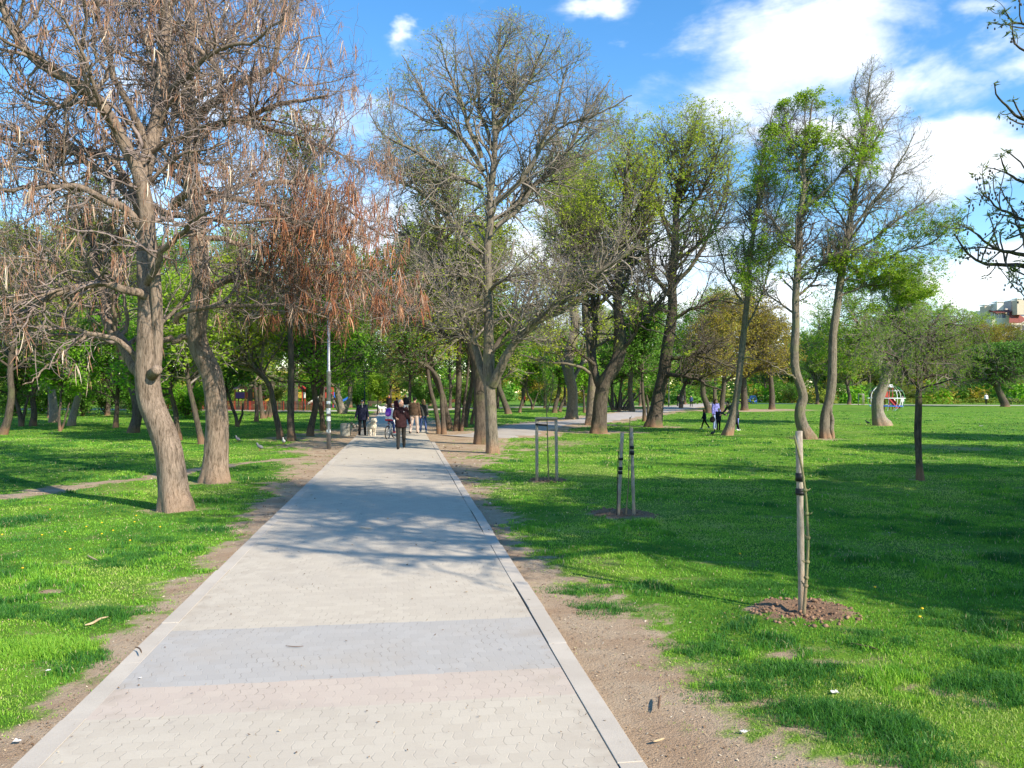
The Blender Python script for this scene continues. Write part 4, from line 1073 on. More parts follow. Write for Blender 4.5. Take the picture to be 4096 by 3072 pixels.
# ------------------------------------------------------------------ smaller and farther trees
KINDS = {  # leaf material, leaf count, leaf size, twig material, bark, up-pull, branch angle
 'bright': (M_LEAF_BRIGHT, 9500, .18, M_TWIG_DARK, M_BARK_DARK, .02, 58),
 'spring': (M_LEAF_SPRING, 9000, .17, M_TWIG, M_BARK_DARK, .03, 52),
 'yellow': (M_LEAF_YELLOW, 8500, .17, M_TWIG, M_BARK_DARK, .04, 46),
 'ochre': (M_LEAF_OCHRE, 11000, .17, M_TWIG_DARK, M_BARK_DARK, .02, 55),
 'olive': (M_LEAF_OLIVE, 6500, .16, M_TWIG_DARK, M_BARK_DARK, .05, 42),
 'dark': (M_LEAF_DARK, 11000, .18, M_TWIG_DARK, M_BARK_DARK, .02, 58),
 'bare': (M_LEAF_OLIVE, 900, .15, M_TWIG, M_BARK_ASH, .06, 38),
}
def bgtree(name, label, pix, H, rad, bole, kind, r0, seed, group=None, n=(36, 300, 1500), leafmul=1.0, stems=(), shift=0.0, cz=None, bark_=None, Y=None):
    """tree with a photographed trunk line (pix, first point is the foot) and a free crown"""
    lm, ln, ls, tm, bm, up, ang = KINDS[kind]
    Y = Y or gy(pix[0][1]); r = rng(seed)
    pts = [AT(u, v, Y) for u, v in pix]
    top = pts[-1]
    if top[2] < H * .9:
        d = norm(pts[-1] - pts[-2]); d = norm(d * .6 + np.array([0, 0, 1.0]))
        k = 3
        for i in range(k):
            d = norm(d + r.normal(0, .12, 3) + np.array([0, 0, .25]))
            pts.append(pts[-1] + d * (H * .93 - top[2]) / k)
    P, R = limb(pts, 1, 1, 30, .02, r)
    R = r0 * .8 * np.interp(np.linspace(0, 1, 30), [0, .25, .6, 1], [1.0, .82, .5, .1]); P, R = flare(P, R, .32, .45)
    tch = [(*trunk_mesh(P, R, 10, seed, .07, .08), 0)]
    si = np.linspace(max(4, int(29 * bole / H * .8)), 29, SL).astype(int)
    src = [(P[si], R[si])]
    for st in stems:
        sp = [AT(u, v, Y + .1) for u, v in st]
        q = limb(sp, r0 * .7, r0 * .35, SL, .02, r); tch.append((*tubes(q[0][None], q[1][None], 8), 0)); src.append(q)
    src = stack(src)
    cx = P[int(29 * .55)]
    env = [(np.array([cx[0] + shift, Y, cz or (bole + H) / 2]), (rad, rad, (H - bole) / 2 * 1.04))]
    b1 = grow(src, n[0], rad * .85, .25, ang, 14, 12, r, up=up, wig=.12, rr=.5, rmin=.014, tip=.25, tmin=.12, env=env, tshort=.4)
    b2 = grow(join(b1, src), n[1], rad * .42, .35, 48, 16, 8, r, up=up, wig=.16, rr=.5, rmin=.010, tip=.4, tmin=.2, env=env)
    b3 = grow(join(b2, b1), n[2], rad * .2, .4, 46, 18, 5, r, up=up, wig=.2, rr=.7, rmin=.008, tip=.6, tmin=.2, env=env)
    tch.append((*tubes(*b1, 5), 0))
    cch = [(*tubes(*b2, 3), 0), (*tubes(*b3, 3), 0), (*leaves(b3, int(ln * leafmul), ls * (Y / 60) ** .35, r, .2, spread=.09, aspect=.62), 1)]
    o = np.array([pts[0][0], Y, 0.0])
    e = thing(name, label, 'tree', o, group=group)
    obj('trunk', localise(tch, o), [bark_ or bm], e); obj('crown', localise(cch, o), [tm, lm], e, smooth=False)
    return e
def up(u, v, *more):
    return [(u, v + 5), (u, v)] + list(more)
B = bgtree
B('park_tree', 'grey trunk leaning right at the far left edge of the lawn', up(8, 1734, (28, 1690), (45, 1600), (40, 1450), (60, 1330)), 9.5, 3.8, 3.0, 'olive', .22, 201)
B('small_tree', 'low dark twin-stemmed tree near the far left edge', up(85, 1701, (75, 1640), (60, 1570)), 6.2, 3.2, 1.7, 'dark', .16, 202, stems=[[(88, 1700), (100, 1640), (112, 1580)]])
B('small_tree', 'low crooked tree just right of the dark twin-stemmed one', up(130, 1700, (136, 1640), (128, 1570)), 6.5, 3.3, 1.8, 'olive', .22, 203, leafmul=1.6)
B('park_tree', 'pale thick trunk in the dim grove at far left', up(215, 1685, (213, 1620), (205, 1540), (210, 1400)), 13, 4.2, 3.6, 'yellow', .33, 204, bark_=M_BARK_PALE)
B('small_tree', 'two thin dark stems in the grove at far left', up(240, 1721, (238, 1660), (244, 1600)), 5.0, 2.6, 1.9, 'bright', .09, 205, stems=[[(245, 1719), (262, 1670), (278, 1610)]])
B('park_tree', 'pale trunk leaning right behind the two thin stems', up(285, 1697, (295, 1650), (312, 1590), (335, 1520)), 10, 3.8, 2.6, 'yellow', .26, 206, bark_=M_BARK_PALE)
B('small_tree', 'dark short trunk under a low green crown left of the leaning pale tree', up(463, 1706, (466, 1650), (470, 1600)), 6.4, 3.6, 1.5, 'bright', .17, 207, n=(44, 360, 1800), shift=-.9)
B('park_tree', 'dark broad trunk leaning left behind the leaning pale pod tree', up(529, 1727, (545, 1680), (545, 1620), (530, 1550), (500, 1460), (480, 1380)), 12.5, 3.8, 4.5, 'olive', .30, 208)
B('small_tree', 'dark crooked trunk with bright low leaves between the two pod trees', up(716, 1755, (706, 1700), (704, 1650), (690, 1600)), 6.2, 3.0, 1.8, 'bright', .15, 209, n=(44, 360, 1800))
B('small_tree', 'dark trunk leaning left beside the grey S-curved pod tree', up(808, 1772, (795, 1710), (778, 1640), (765, 1580)), 6.6, 3.0, 2.0, 'spring', .15, 210, shift=.6)
B('small_tree', 'small dark V-shaped tree on the lawn before the red fence', up(950, 1703, (940, 1660), (928, 1625)), 5.4, 2.7, 1.8, 'dark', .13, 211, stems=[[(952, 1702), (968, 1660), (972, 1615)]])
B('small_tree', 'thin dark trunk left of the clump before the red fence', up(1025, 1681, (1027, 1640), (1024, 1590)), 8.0, 3.0, 2.4, 'yellow', .17, 212)
B('small_tree', 'clump of grey stems before the red fence', up(1052, 1670, (1046, 1630), (1040, 1580)), 8.5, 3.4, 2.4, 'dark', .22, 213, stems=[[(1062, 1670), (1075, 1630), (1084, 1590)], [(1078, 1669), (1084, 1630), (1080, 1580)]])
B('leaning_tree', 'brown trunk leaning left beside a straight grey one, by the trail', up(1122, 1753, (1108, 1690), (1095, 1620), (1078, 1545), (1040, 1490), (980, 1440)), 7.6, 3.4, 2.3, 'yellow', .17, 214, n=(44, 360, 1800), shift=-.4)
B('park_tree', 'tall straight grey trunk with an orange-brown foot, by the trail', up(1166, 1758, (1162, 1700), (1166, 1600), (1164, 1450), (1160, 1300), (1165, 1150)), 13.5, 3.6, 5.0, 'olive', .19, 215)
B('small_tree', 'dark leaning trunk with a bright crown behind the lamp post', up(1239, 1740, (1248, 1690), (1262, 1620), (1258, 1560), (1250, 1500)), 7.8, 3.2, 2.1, 'bright', .19, 216, n=(44, 360, 1800))
B('small_tree', 'dark trunk just right of the lamp post', up(1294, 1719, (1288, 1660), (1280, 1600), (1290, 1520)), 7.6, 3.2, 2.2, 'dark', .17, 217)
B('spreading_tree', 'pale multi-stemmed tree with a broad bright crown beyond the lamp post', up(1370, 1650, (1362, 1610), (1350, 1570)), 8.2, 4.6, 1.9, 'bright', .4, 218, stems=[[(1376, 1650), (1392, 1610), (1404, 1570)], [(1365, 1650), (1340, 1610), (1322, 1575)]], n=(60, 480, 2400), leafmul=1.5, bark_=M_BARK_PALE)
B('sapling', 'small round bright green sapling with a white painted foot beside the path', up(1510, 1652, (1511, 1610), (1512, 1570)), 3.5, 1.35, 1.3, 'spring', .075, 219, n=(40, 260, 900), leafmul=.6)
# stems left of the ash
B('slim_tree', 'slim mossy trunk leaning left, first of the grove on the right path edge', up(1757, 1729, (1750, 1690), (1738, 1620), (1722, 1560), (1712, 1490), (1700, 1380)), 10, 3.0, 3.0, 'yellow', .14, 220)
B('slim_tree', 'slim brown-footed trunk beside the mossy leaning one in the grove', up(1776, 1732, (1774, 1690), (1768, 1620), (1764, 1560), (1745, 1500), (1690, 1450), (1620, 1440)), 9, 3.4, 3.0, 'dark', .15, 221, leafmul=.5)
B('dark_tree', 'dark trunk with a bent top behind the two slim ones in the grove', up(1800, 1714, (1786, 1650), (1772, 1590), (1748, 1530), (1730, 1470)), 11, 3.6, 3.2, 'olive', .21, 222)
B('park_tree', 'straight grey trunk in the middle of the grove left of the ash', up(1826, 1719, (1830, 1650), (1834, 1560), (1836, 1420), (1842, 1260)), 14, 3.8, 4.0, 'yellow', .21, 223)
B('slim_tree', 'thin stem leaning right in the grove left of the ash', up(1846, 1720, (1852, 1660), (1860, 1590), (1872, 1500)), 9.5, 3.0, 3.4, 'olive', .1, 224)
B('dark_tree', 'dark leaning stem at the right end of the grove left of the ash', up(1858, 1703, (1868, 1650), (1880, 1590), (1890, 1520), (1895, 1400)), 12, 3.6, 3.4, 'yellow', .18, 225)
B('slim_tree', 'short dark stem behind the right end of the grove', up(1886, 1692, (1892, 1650), (1905, 1600)), 8, 2.6, 2.6, 'dark', .12, 226)
# seen between the ash and the branch path
B('leaning_tree', 'brown-footed trunk leaning left on the lawn behind the ash', up(2034, 1651, (2022, 1620), (2008, 1580), (1995, 1540)), 9, 4.4, 2.4, 'yellow', .36, 227)
B('slim_tree', 'thin pale trunk leaning right on the lawn behind the ash', up(2079, 1646, (2088, 1605), (2100, 1560)), 8, 3.6, 2.4, 'bright', .17, 228)
B('small_tree', 'small crooked tree with dark stems on the lawn left of the notched stout trunk', up(2129, 1632, (2122, 1600), (2110, 1575)), 6.4, 3.4, 2.0, 'ochre', .16, 229, stems=[[(2130, 1632), (2142, 1600), (2152, 1570)]])
B('small_tree', 'dark leaning trunk pair left of the notched stout trunk', up(2218, 1646, (2226, 1605), (2236, 1565)), 8, 3.6, 2.4, 'bright', .28, 230, stems=[[(2238, 1645), (2252, 1605), (2262, 1570)]])
B('small_tree', 'small bright tree with a thin dark trunk right of the notched stout trunk', up(2337, 1646, (2336, 1600), (2334, 1570)), 6, 2.6, 2.0, 'bright', .16, 231, leafmul=1.2)
r = rng(9)
bs = [[(2450 + i * 7, 1641), (2440 + i * 11 + r.normal(0, 3), 1610), (2425 + i * 17 + r.normal(0, 5), 1570)] for i in range(9)]
B('large_bush', 'many-stemmed dark bush beyond the branch path', up(2475, 1641, (2478, 1600), (2480, 1570)), 7.5, 4.0, 2.2, 'dark', .2, 232, stems=bs, leafmul=.8)
B('park_tree', 'mossy straight trunk right of the many-stemmed bush', up(2528, 1643, (2524, 1610), (2520, 1560), (2525, 1480)), 12, 4.4, 3.4, 'bright', .37, 233)
B('dark_tree', 'clump of thin dark stems left of the tall limbed trunk', up(2578, 1680, (2576, 1630), (2570, 1570)), 8, 3.0, 3.0, 'dark', .16, 234, stems=[[(2592, 1680), (2592, 1630), (2588, 1580)], [(2602, 1682), (2608, 1640), (2612, 1590)]])
B('spreading_tree', 'bright green tree with low branches right of the tall limbed trunk', up(2725, 1628, (2722, 1600), (2730, 1560), (2760, 1500)), 13.5, 5.2, 1.4, 'bright', .3, 235, n=(60, 480, 2400), leafmul=1.5, shift=.9)
# the ochre trees
B('ochre_tree', 'round ochre-leaved tree behind the strolling family', up(2978, 1637, (2978, 1600), (2976, 1540)), 13.2, 5.4, 2.2, 'ochre', .48, 236, n=(60, 520, 2800), leafmul=1.5)
B('ochre_tree', 'ochre-leaved tree on a mulch ring right of the blue play frame', up(3087, 1633, (3088, 1600), (3086, 1540)), 11.0, 4.6, 2.6, 'ochre', .42, 237, n=(50, 460, 2400))
B('ochre_tree', 'ochre tree with a leaning dark trunk left of the strolling family', up(2836, 1647, (2824, 1610), (2812, 1570)), 9.5, 3.8, 2.6, 'ochre', .38, 238, leafmul=.7, shift=1.2)
B('ochre_tree', 'ochre tree with a pale patterned trunk behind the woman in blue', up(2886, 1641, (2890, 1600), (2894, 1550)), 12.0, 4.2, 3.0, 'ochre', .34, 239, stems=[[(2862, 1641), (2858, 1600), (2856, 1550)]])
# right background
for i, (u, v, H, rad, bole, k, lab) in enumerate([
  (3268, 1612, 15.5, 5.2, 2.4, 'spring', 'light green tree behind the two trees by the lone stake'),
  (3396, 1613, 13.0, 5.0, 2.0, 'yellow', 'yellow-green tree left of the three stake frame on the far lawn'),
  (3480, 1606, 18.0, 6.0, 2.8, 'yellow', 'yellow-green tree behind the left side of the globe climbing frame'),
  (3610, 1606, 18.0, 5.6, 2.6, 'spring', 'fresh green tree behind the child in white'),
  (3720, 1604, 19.0, 6.0, 2.6, 'yellow', 'tall yellow-green tree behind the young drooping tree'),
  (3830, 1600, 20.5, 6.4, 2.8, 'spring', 'leafy green tree left of the red roofed building'),
  (3150, 1606, 12.5, 4.0, 2.0, 'dark', 'dark green tree over the far benches'),
  (3210, 1604, 13.5, 4.2, 2.0, 'dark', 'dark green tree right of the one over the far benches'),
  (3330, 1602, 11.0, 5.0, 1.6, 'dark', 'dark bushy tree under the right one of the pair by the lone stake')]):
    B('park_tree', lab, up(u, v, (u + 3, v - 25), (u - 2, v - 50)), H, rad, bole, k, .34, 260 + i, n=(50, 420, 2000), leafmul=1.25)
B('round_tree', 'low round dark green tree with a thick leaning trunk at the right edge', up(4021, 1622, (4012, 1600), (4000, 1575), (3990, 1550)), 8.6, 7.2, 2.2, 'dark', .62, 280, n=(110, 900, 4200), leafmul=2.6, shift=1.2)

# leafy shrubs under the trees
def shrub(label, u, Y, H, rad, mat, seed, group=None):
    r = rng(seed); p = GX(u, Y)
    stems = stack([limb([np.array([0, 0, -.05]), np.array([math.cos(a) * rad * .2, math.sin(a) * rad * .2, H * .3]), np.array([math.cos(a) * rad * .6, math.sin(a) * rad * .6, H * .8])], .035, .012, SL, .03, r) for a in np.arange(9) / 9 * 2 * PI])
    b1 = grow(stems, 90, H * .42, .3, 50, 18, 8, r, up=.03, wig=.16, rr=.6, rmin=.009, tip=.4, tmin=.1, env=[((0, 0, H * .45), (rad, rad, H * .58))])
    b2 = grow(join(b1, stems), 500, H * .22, .35, 50, 20, 5, r, up=.02, wig=.2, rr=.7, rmin=.006, tip=.6, env=[((0, 0, H * .45), (rad, rad, H * .58))])
    e = thing('shrub', label, 'shrub', tuple(p), group=group)
    obj('stems', [(*tubes(*stems, 5), 0), (*tubes(*b1, 4), 0)], [M_BARK_DARK], e)
    obj('foliage', [(*tubes(*b2, 3), 0), (*leaves(b2, 6500, .17, r, .1, spread=.09, aspect=.6), 1)], [M_TWIG_DARK, mat], e, smooth=False)
for i, (u, Y, H, rad, m, lab) in enumerate([
  (40, 66, 3.0, 3.2, M_LEAF_DARK, 'dark leafy shrub behind the grey trunk at far left'), (170, 72, 3.2, 3.6, M_LEAF_BRIGHT, 'green shrub behind the pale thick trunk at far left'), (330, 64, 3.0, 3.4, M_LEAF_DARK, 'dark shrub behind the pale leaning trunk in the grove'), (420, 74, 3.4, 3.6, M_LEAF_OLIVE, 'olive shrub behind the low green crown by the pod trees'),
  (575, 62, 2.8, 3.0, M_LEAF_DARK, 'dark shrub behind the broad dark leaning trunk'), (745, 60, 3.0, 2.8, M_LEAF_BRIGHT, 'green shrub glimpsed between the two pod trees'), (870, 100, 4.0, 4.0, M_LEAF_DARK, 'dark shrub behind the red fence'), (1085, 102, 4.2, 4.2, M_LEAF_OLIVE, 'olive shrub behind the playground'), (1255, 104, 4.0, 4.0, M_LEAF_DARK, 'dark shrub behind the red and white play tower'),
  (1430, 108, 4.0, 4.4, M_LEAF_BRIGHT, 'green shrub behind the plaza bench'), (1700, 100, 3.6, 4.0, M_LEAF_DARK, 'dark shrub behind the first stems of the grove'), (1860, 96, 3.4, 3.6, M_LEAF_DARK, 'dark shrub behind the right stems of the grove'), (1950, 118, 4.2, 4.4, M_LEAF_OLIVE, 'olive shrub far behind the ash'), (2160, 116, 4.0, 4.4, M_LEAF_BRIGHT, 'green shrub far behind the leaning trunk pair'),
  (2400, 120, 4.2, 4.4, M_LEAF_DARK, 'dark shrub behind the thick forked trunk'), (2590, 124, 4.4, 4.6, M_LEAF_DARK, 'dark shrub behind the tall limbed trunk'), (2800, 140, 4.4, 5.0, M_LEAF_OLIVE, 'olive shrub past the end of the branch path'), (3170, 138, 4.0, 4.6, M_LEAF_DARK, 'dark shrub by the far benches'), (3420, 140, 4.0, 4.6, M_LEAF_DARK, 'dark shrub left of the globe climbing frame'), (3660, 142, 4.0, 4.6, M_LEAF_OLIVE, 'olive shrub behind the child-sized figure in off-white')]):
    shrub(lab, u, Y, H, rad, m, 800 + i)

# taller trees behind, each kind built once and repeated
def proto(kind, seed, H, rad, bole, lm=1.0):
    return bgtree('background_tree', None, [(2048, HOR + 2 * F / 80 + 4), (2048, HOR + 2 * F / 80), (2052, HOR - 40), (2046, HOR - 120)], H, rad, bole, kind, .3, seed, n=(50, 420, 2200), leafmul=lm, Y=80.0)
PR = {k: [proto(k, 300 + 10 * j + i, H, rad, bo, lm) for j in range(2)] for i, (k, H, rad, bo, lm) in enumerate([('yellow', 17, 5.6, 3.0, 1.5), ('spring', 16, 5.8, 2.6, 1.5), ('olive', 18, 5.4, 3.5, 1.6), ('bright', 14, 5.8, 2.2, 1.5), ('ochre', 15, 5.6, 2.6, 1.1), ('dark', 13, 5.4, 1.8, 1.2)])}
rb = rng(77)
KN = {'yellow': 'yellow-green', 'spring': 'fresh green', 'olive': 'sparse olive', 'bright': 'bright green', 'ochre': 'ochre brown', 'dark': 'dark green'}
used = set()
def far(u, Y, kind, H, label, group=None, wide=1.0):
    p = PR[kind][rb.integers(0, 2)]
    H0 = {'yellow': 17, 'spring': 16, 'olive': 18, 'bright': 14, 'ochre': 15, 'dark': 13}[kind]
    s = H / H0; loc = tuple(GX(u, Y)); rz = rb.uniform(0, 2 * PI)
    if p.name not in used:
        used.add(p.name); p.location = loc; p.rotation_euler = (0, 0, rz); p.scale = (s * wide, s * wide, s); tag(p, label, None, group); return p
    return dup(p, loc, rz, (s * wide, s * wide, s), label, group)
G1 = 'tall trees behind the pod trees'; G2 = 'tall trees behind the path end'; G3 = 'tall trees beyond the branch path'; G4 = 'trees along the far right side'
for u, Y, k, H, lab in [
  (-60, 62, 'ochre', 15, 'brownish tree behind the left edge of the pod tree crown'), (60, 70, 'yellow', 17, 'yellowish tree behind the grey trunk leaning at far left'), (200, 60, 'olive', 14, 'thin olive tree behind the pale thick trunk at far left'),
  (330, 75, 'yellow', 19, 'tall yellow-green tree above the leaning pale trunk in the grove'), (430, 66, 'bright', 12, 'bright green tree behind the low green crown near the pod trees'), (560, 80, 'ochre', 18, 'tall brown tree behind the nearer pod tree'),
  (650, 64, 'bright', 15, 'bright green tree between the two pod trees'), (770, 78, 'spring', 18, 'fresh green tree behind the S-curved pod tree'), (900, 70, 'olive', 16, 'olive tree over the small V-shaped tree'),
  (1000, 88, 'yellow', 21, 'tall yellow tree behind the left end of the red fence'), (1090, 66, 'dark', 11, 'dark green tree over the clump of grey stems'), (1180, 84, 'spring', 20, 'tall fresh green tree behind the straight grey trunk by the trail'),
  (1290, 92, 'olive', 21, 'tall olive tree behind the lamp post')]:
    far(u, Y, k, H, lab, G1)
for u, Y, k, H, lab in [
  (1400, 98, 'yellow', 20, 'yellow-green tree over the pale multi-stemmed tree'), (1480, 110, 'ochre', 17, 'brownish tree over the round sapling'), (1560, 105, 'dark', 11, 'dark tree where the main path ends'),
  (1640, 96, 'ochre', 13, 'ochre tree right above the walking people'), (1720, 112, 'yellow', 18, 'yellow tree behind the slim trunks of the grove'), (1800, 92, 'bright', 12, 'bright green tree behind the middle of the grove'),
  (1900, 105, 'olive', 20, 'olive tree behind the dark trunk by the ash'), (1990, 96, 'spring', 14, 'fresh green tree behind the ash trunk')]:
    far(u, Y, k, H, lab, G2)
for u, Y, k, H, lab in [
  (2090, 110, 'yellow', 14, 'yellow tree over the thin pale trunk behind the ash'), (2180, 95, 'dark', 10, 'dark tree behind the leaning trunk pair'), (2260, 112, 'olive', 15, 'olive tree behind the notched stout trunk'),
  (2380, 100, 'yellow', 13, 'yellow-green tree behind the thick forked trunk'), (2450, 105, 'dark', 12, 'dark tree behind the many-stemmed bush'), (2560, 110, 'bright', 12.5, 'bright green tree behind the tall limbed trunk'),
  (2650, 118, 'yellow', 15, 'yellow tree over the end of the branch path'), (2740, 125, 'olive', 16, 'olive tree over the far end of the branch path'), (2860, 120, 'yellow', 18, 'yellow-green tree behind the ochre trees'), (3060, 150, 'dark', 12, 'dark tree beyond the blue play frame'), (3180, 160, 'bright', 13, 'bright tree over the far benches')]:
    far(u, Y, k, H, lab, G3)
for u, Y, k, H, lab in [
  (3300, 170, 'spring', 16, 'far green tree beyond the three stake frame'), (3440, 165, 'olive', 16, 'far olive tree over the globe climbing frame'), (3560, 175, 'yellow', 17, 'far yellow tree beyond the child in white'), (3680, 160, 'dark', 13, 'far dark tree behind the young drooping tree'),
  (3790, 180, 'spring', 19, 'tall far tree with fresh leaves left of the building'), (3880, 170, 'spring', 17, 'far tree in front of the building, pale green'), (3930, 165, 'ochre', 14.6, 'rusty brown far tree below the red roof'), (4010, 175, 'ochre', 15.0, 'rusty brown far tree at the foot of the building'), (4090, 170, 'ochre', 15.0, 'rusty brown far tree at the right edge'), (3740, 168, 'ochre', 14, 'rusty far tree behind the leafy tree left of the building'), (4060, 150, 'olive', 12, 'olive far tree above the round dark tree'), (4160, 140, 'yellow', 12, 'yellowish far tree beyond the round dark tree')]:
    far(u, Y, k, H * 1.14, lab, G4, 1.1)

# the far wood that reads as one mass
r = rng(501)
ch_t, ch = [], []
tw_v = []
def wood_tree(x, y, H, rad, mi):
    nl = 420
    th = r.uniform(0, 2 * PI, nl); ph = np.arccos(r.uniform(-1, 1, nl)); q = r.uniform(.55, 1.0, nl) ** .6 * (1 + .25 * np.sin(th * 3 + x) * np.sin(ph * 4 + y))
    c = np.stack([x + rad * q * np.sin(ph) * np.cos(th), y + rad * q * np.sin(ph) * np.sin(th), H * .57 + H * .43 * q * np.cos(ph)], -1)
    tw = (np.stack([c, c + r.normal(0, .3, c.shape)], 1), None)
    ch.append((*leaves(tw, 620, 1.0, r, 0, spread=.35, aspect=.7), mi))
    ch.append((*tubes(np.array([[[x, y, -.1], [x + r.normal(0, .3), y, H * .3], [x + r.normal(0, .6), y, H * .75]]]), np.array([[.3, .24, .08]]), 6), 6))
for i in range(150):
    y = r.uniform(185, 300); x = r.uniform(-.75, .78) * y
    u = 2048 + x / y * F
    hmax = 13 if u < 3000 else 11
    wood_tree(x, y, r.uniform(8, hmax), r.uniform(3.5, 6), int(r.choice(6, p=[.22, .2, .16, .14, .14, .14])))
for i in range(120):
    y = r.uniform(128, 185); x = r.uniform(-.72, .75) * y
    hh = r.uniform(2.6, 5.0)
    nl = 260; th = r.uniform(0, 2 * PI, nl); q = r.uniform(.3, 1, nl)
    rad = r.uniform(2.2, 4.2)
    c = np.stack([x + rad * q * np.cos(th), y + rad * q * np.sin(th), hh * r.uniform(.03, 1, nl) * np.sqrt(np.clip(1.05 - q * q, .05, 1))], -1)
    ch.append((*leaves((np.stack([c, c + r.normal(0, .25, c.shape)], 1), None), 420, .62, r, 0, spread=.2, aspect=.7), int(r.choice([1, 4, 5, 3, 4]))))
wood = obj('far_wood', ch, [M_LEAF_YELLOW, M_LEAF_OLIVE, M_LEAF_SPRING, M_LEAF_OCHRE, M_LEAF_DARK, M_LEAF_BRIGHT, M_BARK_DARK], smooth=False)
tag(wood, 'mixed spring wood closing the view beyond the park', kind='stuff')
# clipped hedges / low planting at the far edge of the lawns
def hedge(name, label, x0, y0, x1, y1, h, d, mi, seed):
    r = rng(seed); L = math.hypot(x1 - x0, y1 - y0); nl = int(L * 90)
    t = r.uniform(0, 1, nl); o = r.uniform(-.5, .5, nl) * d
    ex, ey = (x1 - x0) / L, (y1 - y0) / L
    c = np.stack([x0 + (x1 - x0) * t - ey * o, y0 + (y1 - y0) * t + ex * o, h * r.uniform(.02, 1, nl) ** .7 * (.85 + .3 * vnoise(t * L, t * 0, seed))], -1)
    tw = (np.stack([c, c + r.normal(0, .1, c.shape)], 1), None)
    o_ = np.array([(x0 + x1) / 2, (y0 + y1) / 2, 0])
    return tag(obj(name, localise([(*leaves(tw, nl, .22, r, 0, spread=.05, aspect=.65), 0)], o_), [mi], loc=o_, smooth=False), label, 'hedge')
hedge('hedge', 'low green hedge beyond the path at the far right', 58, 130, 92, 122, .9, 1.6, M_LEAF_OLIVE, 601)
hedge('hedge', 'low dark hedge behind the far benches', 38, 150, 56, 146, 1.0, 1.6, M_LEAF_DARK, 602)
# ================================================================== things in the park
M_STAKE = bark('weathered_stake', (.20, .165, .13), (.46, .40, .325), None, 3.0, (.22, .15, .09), .3)
M_STRAP = simple('black_rubber_strap', (.012, .012, .013), .5)
M_SAPBARK = bark('sapling_bark', (.11, .10, .05), (.25, .23, .12), (.16, .20, .07), 4.0, (.20, .14, .09), .4)
M_SAPDARK = simple('dark_sapling_bark', (.05, .04, .03), .8, .3, 20)
M_STEEL = simple('galvanised_steel', (.30, .31, .32), .45, .15, 9, .7)
M_CONC = simple('mossy_concrete', (.36, .34, .28), .95, .3, 5)
M_WHITE = simple('white_paint', (.78, .78, .76), .5, .08)
M_DARKMETAL = simple('dark_green_metal', (.03, .04, .035), .5, .2)
M_RED = simple('red_paint', (.36, .05, .035), .5, .15)
M_REDWOOD = simple('red_brown_wood', (.17, .05, .035), .75, .25, 6)
M_ORANGE = simple('orange_paint', (.45, .16, .04), .5, .12)
M_YELLOWP = simple('yellow_paint', (.45, .32, .05), .5, .12)
M_BLUE = simple('blue_paint', (.03, .14, .62), .45, .12)
M_PURPLE = simple('purple_panel', (.14, .07, .26), .5, .12)
M_GREENP = simple('green_paint', (.08, .35, .10), .5, .12)
M_BLACK = simple('black_rubber', (.012, .012, .012), .6)
M_BENCH = simple('dark_bench_wood', (.06, .045, .035), .7, .25)

def stub(p, d, l, r0):
    return tube([p, p + np.asarray(d) * l], [r0, r0 * .6], 6)
def strap_ring(c, rad, h):
    return (*lathe([(rad * .6, -h / 2), (rad, -h / 2), (rad, h / 2), (rad * .6, h / 2)], 12, c), 0)

# --- stake and sapling in the foreground
def stake(label, foot, top, rad, straps, group=None, k=12, pointed=False):
    o = np.array([foot[0], foot[1], 0.0])
    e = thing('wooden_stake', label, 'stake', o, group=group)
    f = np.asarray(foot, float) - o; f[2] = -.15; t = np.asarray(top, float) - o
    pts = [f + (t - f) * q for q in np.linspace(0, 1, 9)]
    rr = [rad * .93] + [rad * (.97 + .06 * math.sin(i * 2.1)) for i in range(1, 8)] + [rad]
    v, fc = tube(pts, rr, k)
    obj('post', [(v, fc, 0)], [M_STAKE], e, smooth=True)
    for q, h, rmul in straps:
        c = f + (t - f) * q
        obj('strap', [strap_ring(c, rad * rmul, h)], [M_STRAP], e)
    return e
def sapling(label, foot, line, rad, buds, mat, leaf=0, seed=1, branches=()):
    o = np.array([foot[0], foot[1], 0.0]); r = rng(seed)
    e = thing('sapling', label, 'sapling', o)
    P = resample(np.array(line) - o, 24); R = np.linspace(rad, rad * .55, 24)
    ch = [(*tube(P, R, 8), 0)]
    for i in buds:
        p = P[i]; d = norm(r.normal(0, 1, 3) * np.array([1, 1, .3]) + np.array([0, 0, .4]))
        ch.append((*tube([p, p + d * .035, p + d * .05 + np.array([0, 0, .012])], [rad * .5, rad * .42, rad * .2], 5), 0))
        ch.append((*ellipsoid(p, (rad * 1.5, rad * 1.5, rad * 1.2), 7, 5), 0))
    t = obj('stem', ch, [mat], e)
    if branches:
        bs = stack([limb(np.array(b) - o, .012, .003, SL, .012, r) for b in branches])
        tw = grow(bs, 70, .28, .3, 38, 12, 6, r, up=.08, wig=.12, rr=.6, rmin=.0022, tip=.5)
        cr = obj('crown', [(*tubes(*bs, 5), 0), (*tubes(*tw, 3), 0)], [mat], e)
        if leaf:
            obj('leaves', [(*leaves(join(tw, bs), leaf, .05, r, .3, .3, .4, .01), 0)], [M_LEAF_DARK], cr, smooth=False)['kind'] = 'stuff'
    return e
Y1 = gy(2459)
f1 = G(3208, 2455); t1 = AT(3196, 1724, Y1)
stake('weathered round stake in the near bare pit with a sapling tied to it', f1, t1, .031, [(.77, .075, 1.22), (.70, .05, 1.26), (.69, .03, 1.3)])
